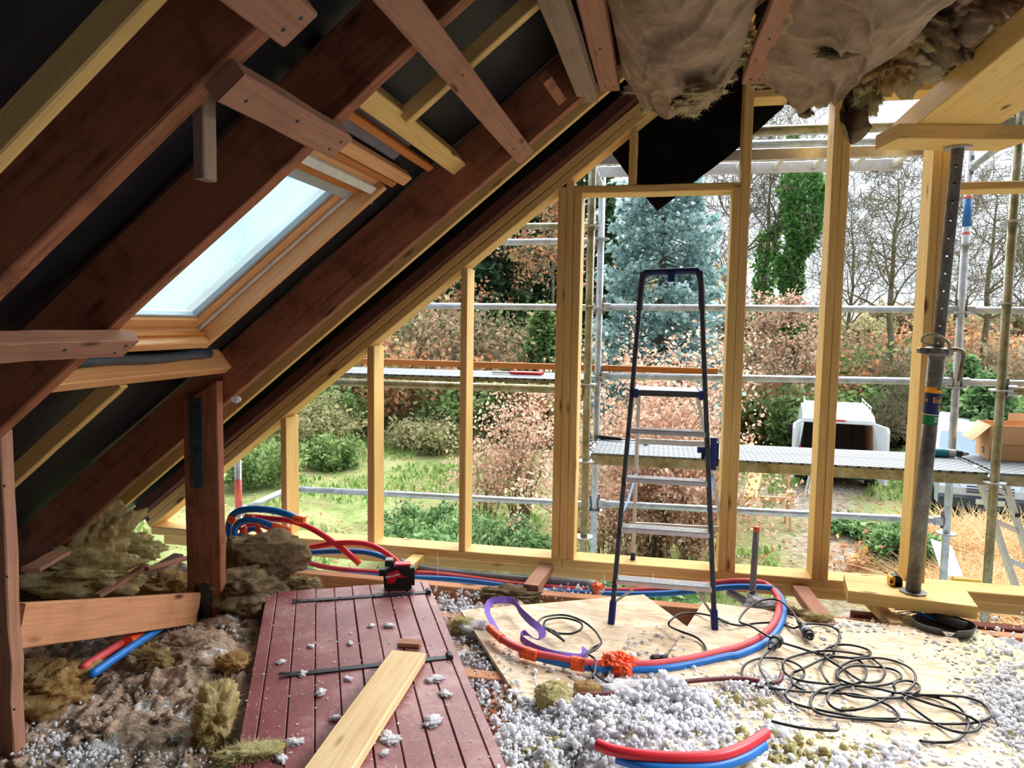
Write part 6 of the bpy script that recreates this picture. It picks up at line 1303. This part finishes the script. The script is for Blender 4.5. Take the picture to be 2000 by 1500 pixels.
def bush(name, px, Y, w_, h, mat, n, ls, seed, label, group=None, stems=26, stemmat='twig', fill=.5, up=.6, base=None, leafup=0, el=1.5):
    e = plantroot(name, px, Y, label, 'bush', group); b = V3(ORG[e.name]); R = np.random.default_rng(seed); segs = []; tips = []
    for i in range(stems):
        a = R.uniform(0, 6.283); rr = R.uniform(0, .25)*w_; p = b+V3((math.cos(a)*rr, math.sin(a)*rr, -.05)); d = unit(V3((math.cos(a)*R.uniform(.1, .8)*(w_/h), math.sin(a)*R.uniform(.1, .8)*(w_/h), 1.0))); L = h*R.uniform(.6, 1.0); r = .008+.006*h*R.random(); ns = 6
        for k in range(ns):
            d = unit(d+R.normal(0, .13, 3)); q = p+d*L/ns; segs.append((*p, *q, r, r*.8)); p = q; r *= .8
            if k > 0:
                for _ in range(2):
                    dd = unit(d*.6+R.normal(0, .5, 3)+V3((0, 0, .15))); q2 = p+dd*L*.18; segs.append((*p, *q2, r*.6, r*.3)); tips.append(q2); dd = unit(dd+R.normal(0, .4, 3)); q3 = q2+dd*L*.12; segs.append((*q2, *q3, r*.35, r*.2)); tips.append(q3)
    V, F = sticks(segs, 3); fast('stems', V, F, M[stemmat], e)
    if n:
        tp = np.array(tips); P = tp[R.integers(0, len(tp), n)]+R.normal(0, .05+.03*w_, (n, 3)); P[:, 2] = np.maximum(P[:, 2], b[2]+.03); V, F = leaves(P, ls, seed, leafup, el); fast('foliage', V, F, M[mat], e, kind='stuff')
    return e
for i, (px, Y, w_, h) in enumerate([(500, 40, 5, 5), (640, 42, 5, 5), (780, 44, 5, 5.5), (900, 43, 5, 5.5), (1040, 45, 5, 5), (1180, 44, 5, 4.5), (1330, 46, 5, 4.5), (1450, 44, 4.5, 1.6), (1560, 46, 5, 1.3), (1660, 44, 5, 1.2), (1760, 46, 5, 1.3), (1850, 44, 5, 1.2), (1940, 46, 5, 1.4), (2040, 44, 5, 1.5)]):
    bush('far_thicket', px, Y, w_, h, 'Lbrown' if i % 3 else 'Lolive', 1500, .24, 500+i, 'hazy thicket bush in the farthest row, %sfrom the left' % (ORD[i] or 'first '), 'farthest row of thicket bushes', stems=30)
bush('beech_bush', 1292, 13.2, 1.35, 3.7, 'Lbeech', 13000, .052, 71, 'big copper-leaved beech bush right behind the stepladder', stems=60)
bush('beech_bush', 1370, 12.4, .75, 2.4, 'Lbeech', 7000, .052, 72, 'copper-leaved beech bush at the right jamb of the door opening', stems=26)
bush('beech_bush', 1200, 12.2, 1.0, 2.5, 'Lbeech', 7000, .052, 73, 'lower copper-leaved beech bush at the left jamb of the door opening', stems=26)
bush('young_beech', 1020, 15.0, 1.0, 2.6, 'Lbeech', 2600, .055, 74, 'young copper-leaved beech left of the door post', stems=34)
bush('young_beech', 955, 14.5, .7, 1.8, 'Lbeech', 1500, .055, 75, 'small copper-leaved beech beside the third stud', stems=18)
# left garden shrubs
bush('green_shrub', 650, 19.5, 1.4, .9, 'Lgreen', 2600, .09, 81, 'olive-green shrub in the second stud bay', stems=30)
bush('green_shrub', 600, 22, 2.4, 1.6, 'Lolive', 3600, .10, 82, 'green shrub at the foot of the bank behind the first stud', stems=26)
bush('green_shrub', 850, 23, 2.8, 1.3, 'Lolive', 3200, .10, 83, 'wide pale olive shrub between second and third stud', stems=30)
bush('green_shrub', 500, 17, 1.8, 1.2, 'Lgreen', 2500, .09, 84, 'small green shrub at the far left corner of the frame', stems=20)
bush('green_shrub', 1560, 25, 3.4, 1.9, 'Lgreen', 5200, .13, 85, 'green shrub on the bank left of the white van', stems=26)
bush('green_shrub', 1690, 27.5, 3.4, 2.0, 'Lgreen', 5200, .14, 86, 'green ivy-like shrub on the bank behind the white van', stems=26)
bush('flower_shrub', 1700, 12.6, .45, .7, 'Lfallen', 300, .06, 87, 'small yellow-orange shrub by the muddy path', stems=16)
zones = [('brown_thicket', 'twiggy brown thicket bush on the bank behind the garden', 'Lbrown', [(560, 25, 3.5, 2.6), (640, 27, 3.6, 3.0), (735, 27, 3.5, 3.2), (830, 28, 3.5, 3.6), (905, 28, 3.2, 3.8), (985, 27, 3.2, 3.2), (1100, 28, 3.5, 3.4), (1450, 30, 3.2, 2.7), (1600, 32, 3.2, 2.6), (1790, 29, 3.2, 2.6), (1870, 30, 3.2, 2.6), (1975, 30, 3.4, 2.8), (2060, 29, 3.4, 2.8), (1665, 33, 3.2, 2.6), (1500, 27, 2.6, 1.8), (1760, 26.5, 2.4, 1.5)]),
         ('orange_thicket', 'orange-leaved thicket bush on the bank behind the garden', 'Lorange', [(600, 26, 3.0, 2.4), (790, 25, 2.6, 2.8), (1030, 26, 2.4, 2.6), (1090, 25, 2.4, 2.2), (690, 29, 3.0, 3.6), (870, 31, 3.0, 4.2), (1480, 26, 2.4, 2.2), (1640, 29, 2.8, 2.5), (1800, 33, 3.0, 3.0), (1930, 33, 3.0, 2.8)]),
         ('green_thicket', 'dull green thicket bush on the bank behind the garden', 'Lgreen', [(540, 28, 3.2, 2.8), (670, 24, 2.4, 1.5), (760, 30, 3.4, 3.6), (930, 25, 2.8, 2.0), (1010, 30, 3.2, 3.8), (1140, 26, 3.0, 2.4), (1720, 30, 3.2, 2.4), (1845, 27, 2.8, 2.0), (2000, 25, 2.8, 2.2)])]
sd_ = 200
for nm, lb, mt, L in zones:
    L.sort()
    for k_, (px, Y, w_, h) in enumerate(L): sd_ += 1; bush(nm, px, Y, w_, h, mt, 2300 if mt != 'Lbrown' else 1900, .14, sd_, lb.replace(' behind the garden', '')+', %sfrom the left' % (ORD[k_] or 'first '), lb.split(' on the')[0]+'es on the bank', stems=34)
# junipers: arching green sprays
def juniper(px, Y, w_, h, n, seed, label, ls=.14):
    e = plantroot('juniper', px, Y, label, 'bush', None); b = V3(ORG[e.name]); R = np.random.default_rng(seed); segs = []; P = []; D = []
    for i in range(70):
        a = R.uniform(0, 6.283); L = w_*R.uniform(.5, 1); hh = h*R.uniform(.5, 1); p = b
        for k in range(6):
            t_ = (k+1)/6; q = b+V3((math.cos(a)*L*t_, math.sin(a)*L*t_, hh*math.sin(t_*2.0)/.91)); segs.append((*p, *q, .012*(1-.8*t_)+.002, .012*(1-.8*t_)+.001)); 
            m_ = n//420; P.append(p+(q-p)*R.random((m_, 1))+R.normal(0, .05*w_, (m_, 3))); D.append(np.tile(unit(q-p), (m_, 1))+R.normal(0, .4, (m_, 3))); p = q
    V, F = sticks(segs, 3); fast('stems', V, F, M['twig'], e); P = np.concatenate(P); P[:, 2] = np.maximum(P[:, 2], b[2]+.02)
    V, F = leaves(P, ls, seed, 0, 1.9, dirs=np.concatenate(D)); V[:, :] = V; fast('sprays', V, F, M['Ljuniper'], e, kind='stuff')
juniper(960, 10.8, 1.5, .9, 15000, 91, 'spreading green juniper below the third stud bay', .06)
juniper(840, 12.5, 1.2, .6, 9000, 92, 'low juniper left of the spreading one', .06)
juniper(1075, 10.2, 1.0, .7, 9000, 93, 'juniper at the foot of the door post', .06)
juniper(1250, 10.0, .9, .5, 4000, 94, 'green juniper low behind the stepladder foot', .10)
juniper(1790, 12.8, .6, .9, 8000, 95, 'dark green juniper behind the steel prop foot', .06)
juniper(1690, 15.5, .7, .15, 1600, 96, 'low pale green ground cover by the muddy path', .10)
# dry ornamental grass
def reeds(px, Y, w_, h, n, seed, label):
    e = plantroot('dry_grass_clump', px, Y, label, 'plant', None); b = V3(ORG[e.name]); R = np.random.default_rng(seed); a = R.uniform(0, 6.283, n); rr = w_*np.sqrt(R.random(n)); p = b+np.stack([rr*np.cos(a), rr*np.sin(a), 0*a], 1)
    d = R.normal(0, .45, (n, 3)); d[:, 2] = 1; d /= np.linalg.norm(d, axis=1)[:, None]; L = h*R.uniform(.5, 1, n); s_ = np.cross(d, R.normal(0, 1, (n, 3))); s_ /= np.linalg.norm(s_, axis=1)[:, None]; w2 = .008
    m_ = p+d*(L*.55)[:, None]; t_ = p+d*L[:, None]+np.stack([d[:, 0]*L*.35, d[:, 1]*L*.35, -.25*L], 1)
    V = np.stack([p-s_*w2, p+s_*w2, m_+s_*w2, m_-s_*w2, m_-s_*w2, m_+s_*w2, t_+s_*.002, t_-s_*.002], 1).reshape(-1, 3); fast('blades', V, np.arange(n*8).reshape(-1, 4), M['Lreed'], e, kind='stuff')
for i, (px, Y, w_, h, lb) in enumerate([(1925, 12.2, 1.1, 1.1, 'tan dry ornamental grass left in the lower right corner'), (2020, 11.2, 1.1, 1.2, 'tan dry ornamental grass at the right edge'), (1880, 10.6, .7, .7, 'low tan grass behind the galvanised scaffold tube'), (1985, 13.8, 1.2, 1.4, 'tall tan grass before the silver van'), (1960, 10.0, .9, .8, 'tan grass behind the leaning aluminium ladder')]): reeds(px, Y, w_, h, 4500, 300+i, lb)

# ------------------------------------------------------------------ vehicles
class Fr:
    def __init__(s, o, yaw): s.o = V3(o); s.x = V3((math.cos(yaw), math.sin(yaw), 0)); s.y = V3((-math.sin(yaw), math.cos(yaw), 0))
    def p(s, x, y, z): return s.o+s.x*x+s.y*y+V3((0, 0, z))
def wheel(e, fr, x, y, side):
    c = fr.p(x, y, .32); w_ = empty('wheel', c, parent=e) if False else None
    mb = MB(); mb.lathe(c-fr.x*side*.10, [(.2, 0), (.31, .0), (.325, .02), (.325, .18), (.31, .2), (.2, .2)], 24, fr.x*side); t_ = build('tyre', mb, M['tyre'], e)
    mb = MB(); mb.lathe(c+fr.x*side*.07, [(.205, .02), (.19, .025), (.16, .0), (.07, .01), (.05, .03), (.01, .035)], 20, fr.x*side)
    for k in range(6): a = k*1.047; q = c+fr.x*side*.085; r = fr.y*math.cos(a)+V3((0, 0, math.sin(a))); mb.beam(q+r*.05, q+r*.19, .03, .012, fr.x)
    build('wheel_trim', mb, M['hub'], e)
def hw(z, W=1.88): return W/2-.03-max(0, z-1.0)*.13
def sideprism(mb, fr, prof, x0f, x1f):
    n = len(prof); V = [fr.p(x0f(z), y, z) for y, z in prof]+[fr.p(x1f(z), y, z) for y, z in prof]
    mb.add(V, [tuple(range(n-1, -1, -1)), tuple(range(n, 2*n))]+[(i, (i+1) % n, n+(i+1) % n, n+i) for i in range(n)])
vx = (gx(1571, 19)+gx(1709, 19))/2; fr = Fr((vx+.08, 19.0, -2.52), math.radians(-9))
e = empty('panel_van', fr.o, 'white panel van parked with its rear doors open, roof rack on top', 'van')
prof = [(0, .38), (0, 1.1), (.03, 1.55), (.1, 1.76), (2.9, 1.79), (3.35, 1.7), (3.95, 1.12), (4.6, .98), (4.75, .7), (4.75, .35)]
front = [(2.3, .35), (2.3, 1.74), (2.9, 1.76), (3.35, 1.68), (3.95, 1.1), (4.58, .96), (4.73, .7), (4.73, .35)]
for s_ in (-1, 1): mb = MB(); sideprism(mb, fr, prof, lambda z: s_*hw(z), lambda z: s_*(hw(z)-.06)); build('side_panel', mb, M['vanwhite'], e)
mb = MB(); sideprism(mb, fr, front, lambda z: -(hw(z)-.065), lambda z: hw(z)-.065); build('cab', mb, M['vanwhite'], e)
mb = MB(); rp = [(.06, 1.70), (.1, 1.785), (.5, 1.83), (2.6, 1.85), (2.95, 1.80), (2.95, 1.72), (.1, 1.70)]; sideprism(mb, fr, rp, lambda z: -(hw(1.75)), lambda z: hw(1.75)); build('roof', mb, M['vanwhite'], e)
mb = MB(); mb.prism([fr.p(-.86, 0.0, .42), fr.p(.86, 0, .42), fr.p(.86, 2.25, .42), fr.p(-.86, 2.25, .42)], (0, 0, .08)); build('load_floor', mb, M['ply'], e)
mb = MB(); mb.prism([fr.p(-.83, 2.2, .5), fr.p(.83, 2.2, .5), fr.p(.76, 2.2, 1.7), fr.p(-.76, 2.2, 1.7)], fr.y*.05); build('bulkhead', mb, M['inside'], e)
for x in (-.4, .1, .5): mb = MB(); mb.beam(fr.p(x, 2.19, .55), fr.p(x, 2.19, 1.65), .03, .02, (0, 1, 0)); build('bulkhead_rib', mb, M['darkmetal'], e)
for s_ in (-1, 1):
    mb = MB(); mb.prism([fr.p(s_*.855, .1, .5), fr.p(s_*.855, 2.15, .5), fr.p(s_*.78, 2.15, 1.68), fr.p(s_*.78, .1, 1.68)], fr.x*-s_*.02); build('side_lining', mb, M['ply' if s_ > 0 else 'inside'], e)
mb = MB(); mb.beam(fr.p(-.92, -.05, .40), fr.p(.92, -.05, .40), .16, .2, (0, 0, 1), ch=.03); build('bumper', mb, M['cardark'], e)
mb = MB(); mb.beam(fr.p(-.82, .06, 1.68), fr.p(.82, .06, 1.68), .1, .12, (0, 0, 1), ch=.02); build('rear_header', mb, M['vanwhite'], e)
mb = MB(); mb.beam(fr.p(-.16, .0, 1.70), fr.p(.16, .0, 1.70), .02, .04, (0, 0, 1)); build('brake_light', mb, M['tail'], e)
for s_ in (-1, 1):
    mb = MB(); mb.beam(fr.p(s_*.88, -.01, .62), fr.p(s_*.87, -.01, 1.05), .1, .05, (0, 1, 0), ch=.01); build('tail_lamp', mb, M['tail'], e)
    for y in (.85, 3.85): wheel(e, fr, s_*.84, y, s_)
    mb = MB(); mb.beam(fr.p(s_*.98, 3.35, 1.02), fr.p(s_*1.12, 3.35, 1.02), .1, .26, (0, 0, 1), ch=.03); build('wing_mirror', mb, M['blackp'], e)
for s_, ang in ((1, 80), (-1, 84)):
    hx = fr.p(s_*.89, -.02, 0); dr = fr.x*s_*math.cos(math.radians(ang))-fr.y*math.sin(math.radians(ang)); n_ = np.cross(dr, (0, 0, 1)); mb = MB()
    P = [hx+dr*.02+V3((0, 0, .36)), hx+dr*.88+V3((0, 0, .36)), hx+dr*.86+V3((0, 0, 1.58)), hx+dr*.78+V3((0, 0, 1.68)), hx+dr*.02-fr.x*s_*.07+V3((0, 0, 1.68))]; mb.prism(P, n_*.06); d_ = build('rear_door', mb, M['vanwhite'], e)
    mb = MB(); P = [hx+dr*.12+V3((0, 0, .46)), hx+dr*.78+V3((0, 0, .46)), hx+dr*.78+V3((0, 0, .98)), hx+dr*.12+V3((0, 0, .98))]; k = -.012 if s_ > 0 else .06; mb.prism([q+n_*k for q in P], n_*.012); build('door_lining', mb, M['ply'], d_)
# rack, load
for s_ in (-1, 1):
    for zz in (1.92, 2.02): mb = MB(); mb.tube([fr.p(s_*.74, .3, zz), fr.p(s_*.74, 2.7, zz)], .014, 8); build('rack_rail', mb, M['rack'], e)
    for y in (.4, 1.1, 1.8, 2.5): mb = MB(); mb.tube([fr.p(s_*.74, y, 1.78), fr.p(s_*.74, y, 2.03)], .012, 8); build('rack_post', mb, M['rack'], e)
for y in np.linspace(.4, 2.6, 7): mb = MB(); mb.tube([fr.p(-.74, y, 1.9), fr.p(.74, y, 1.9)], .014, 8); build('rack_bar', mb, M['rack'], e)
c = fr.p(.12, .3, .58); V, F = ico(3); fast('green_bag', V*np.array([.2, .14, .08])*(1+.3*fbm(V*2, 2)[:, None])+c, F, M['greenbag'], None, smooth=True, label='bright green bag in the back of the white van', cat='bag')
for i in range(3): mb = MB(); a = fr.p(.38+.06*i, .2, .52); mb.beam(a, a+V3((.02, .02, .16)), .04, .03, (0, 1, 0)); build('yellow_tool', mb, M['yellowp'], None, 'yellow tool handle beside the green bag in the van', 'tool', 'yellow tools in the van')
c = fr.p(-.15, .35, .55); V, F = ico(2); fast('grey_bag', V*np.array([.2, .14, .07])*(1+.3*fbm(V*2+3, 2)[:, None])+c, F, M['lightgreyp'], None, smooth=True, label='pale grey bag in the back of the white van', cat='bag')
# silver van, facing the house
fr = Fr((gx(1936, 16.7), 16.5, -2.60), math.radians(180-6)); LF = 4.9
fr = Fr((6.72, 16.55, -2.60), math.radians(170)); fr.o = fr.o-fr.y*LF
e = empty('silver_van', fr.p(0, LF/2, 0), 'silver people carrier facing the house at the right, partly behind the deck', 'van')
prof = [(0, .35), (0, 1.0), (.05, 1.5), (.2, 1.85), (1.2, 1.92), (2.8, 1.90), (3.3, 1.78), (4.05, 1.15), (4.65, 1.0), (4.85, .75), (4.88, .35)]
mb = MB(); sideprism(mb, fr, prof, lambda z: -hw(z), lambda z: hw(z)); build('body', mb, M['vansilver'], e)
def yz(t_): return 3.34+(4.03-3.34)*t_, 1.765+(1.165-1.765)*t_
mb = MB(); (ya, za), (yb, zb) = yz(.06), yz(.95); up_ = V3((0, 0, .012))+fr.y*.012; mb.prism([fr.p(-hw(za)+.1, ya, za)+up_, fr.p(hw(za)-.1, ya, za)+up_, fr.p(hw(zb)-.05, yb, zb)+up_, fr.p(-hw(zb)+.05, yb, zb)+up_], (0, 0, .01)); build('windscreen', mb, M['glassdark'], e)
for s_ in (-1, 1):
    mb = MB(); P = [(2.1, 1.15), (3.75, 1.15), (3.2, 1.68), (2.1, 1.72)]; f = lambda z: s_*(hw(z)+.002); mb.prism([fr.p(f(z), y, z) for y, z in P], fr.x*s_*.012); build('side_window', mb, M['glassdark'], e)
    mb = MB(); P = [(.4, 1.15), (2.0, 1.15), (2.0, 1.72), (.45, 1.7)]; mb.prism([fr.p(f(z), y, z) for y, z in P], fr.x*s_*.012); build('side_window', mb, M['glassdark'], e)
    for y in (.95, 3.95): wheel(e, fr, s_*.84, y, s_)
    mb = MB(); P = [fr.p(s_*.5, 4.80, .72), fr.p(s_*.86, 4.66, .74), fr.p(s_*.88, 4.45, .97), fr.p(s_*.6, 4.72, .93)]; mb.prism(P, fr.y*.06+V3((0, 0, .02))); build('headlamp', mb, M['lamp'], e)
    mb = MB(); mb.beam(fr.p(s_*.96, 3.6, 1.15), fr.p(s_*1.14, 3.6, 1.15), .08, .2, (0, 0, 1), ch=.03); build('wing_mirror', mb, M['vansilver'], e)
mb = MB(); mb.beam(fr.p(-.92, 4.86, .45), fr.p(.92, 4.86, .45), .16, .30, (0, 0, 1), ch=.05); build('bumper', mb, M['cardark'], e)
for k in range(3): mb = MB(); mb.beam(fr.p(-.42, 4.89, .68+k*.06), fr.p(.42, 4.89, .68+k*.06), .05, .03, (0, 0, 1), ch=.008); build('grille_bar', mb, M['cardark'], e)
mb = MB(); mb.beam(fr.p(-.26, 4.95, .50), fr.p(.26, 4.95, .50), .01, .11, (0, 0, 1), ch=.002); build('number_plate', mb, M['whitep'], e)
# trestles with board
def horse(name, px0, py0, px1, py1, Y, zb, label):
    a = AY(px0, py0, Y); b = AY(px1, py1, Y+.1); z = (a[2]+b[2])/2; a[2] = b[2] = z; e = empty(name, (a+b)/2-V3((0, 0, z-zb)), label, 'trestle')
    mb = MB(); mb.beam(a, b, .07, .1, (0, 0, 1)); build('top_rail', mb, M['trestle'], e); d = unit(b-a)
    for p in (a+d*.08, b-d*.08):
        for s_ in (-1, 1): mb = MB(); q = V3((p[0]-.02*s_, p[1]+s_*.28, zb)); mb.beam(p+V3((0, s_*.03, .02)), q, .07, .04, (1, 0, 0)); build('leg', mb, M['trestle'], e)
    return a, b
a1, b1 = horse('saw_trestle', 1452, 966, 1548, 982, 15.4, -2.72, 'near wooden trestle below the right of the door jamb')
a2, b2 = horse('saw_trestle', 1462, 913, 1546, 921, 17.3, -2.6, 'farther wooden trestle behind the yellow board')
p, q = AY(1464, 984, 15.1), AY(1480, 905, 17.6); p[2] = a1[2]+.085; q[2] = a2[2]+.085; mb = MB(); mb.beam(p, q, .27, .03, (0, 0, 1)); build('yellow_board', mb, M['yboard'], None, 'bright yellow board laid across the two trestles', 'board')
e = empty('small_stepladder', AY(1600, 950, 16.8), 'small white aluminium stepladder behind the white van doors area, half hidden by the stud pair', 'ladder')
for (pa, pb) in (((1586, 905), (1570, 975)), ((1616, 905), (1627, 985)), ((1590, 905), (1580, 960))):
    mb = MB(); mb.beam(AY(*pa, 16.9), AY(*pb, 16.6), .04, .025, (0, 1, 0)); build('rail', mb, M['alupale'], e)
for py in (925, 945, 962): mb = MB(); mb.beam(AY(1580, py, 16.75), AY(1622, py+3, 16.75), .03, .05, (0, 0, 1)); build('step', mb, M['alupale'], e)
# things lying below by the sill
mb = MB(); a, b = AY(1838, 1060, 6.3), AY(1862, 1128, 5.9); mb.beam(a, b, .16, .01, (0, 1, 0)); build('white_panel_offcut', mb, M['whitebit'], None, 'white panel offcut standing outside behind the prop', 'panel')
mb = MB(); a, b = AY(1862, 1132, 4.55), AY(1912, 1136, 4.55); mb.beam(a, b, .06, .03, (0, 0, 1)); build('timber_offcut', mb, M['yboard'], None, 'short yellow timber offcut outside the sill at the right', 'timber')
for o in scene.objects:
    if o.type == 'MESH' and not o.data.materials: o.data.materials.append(M['blackp'])
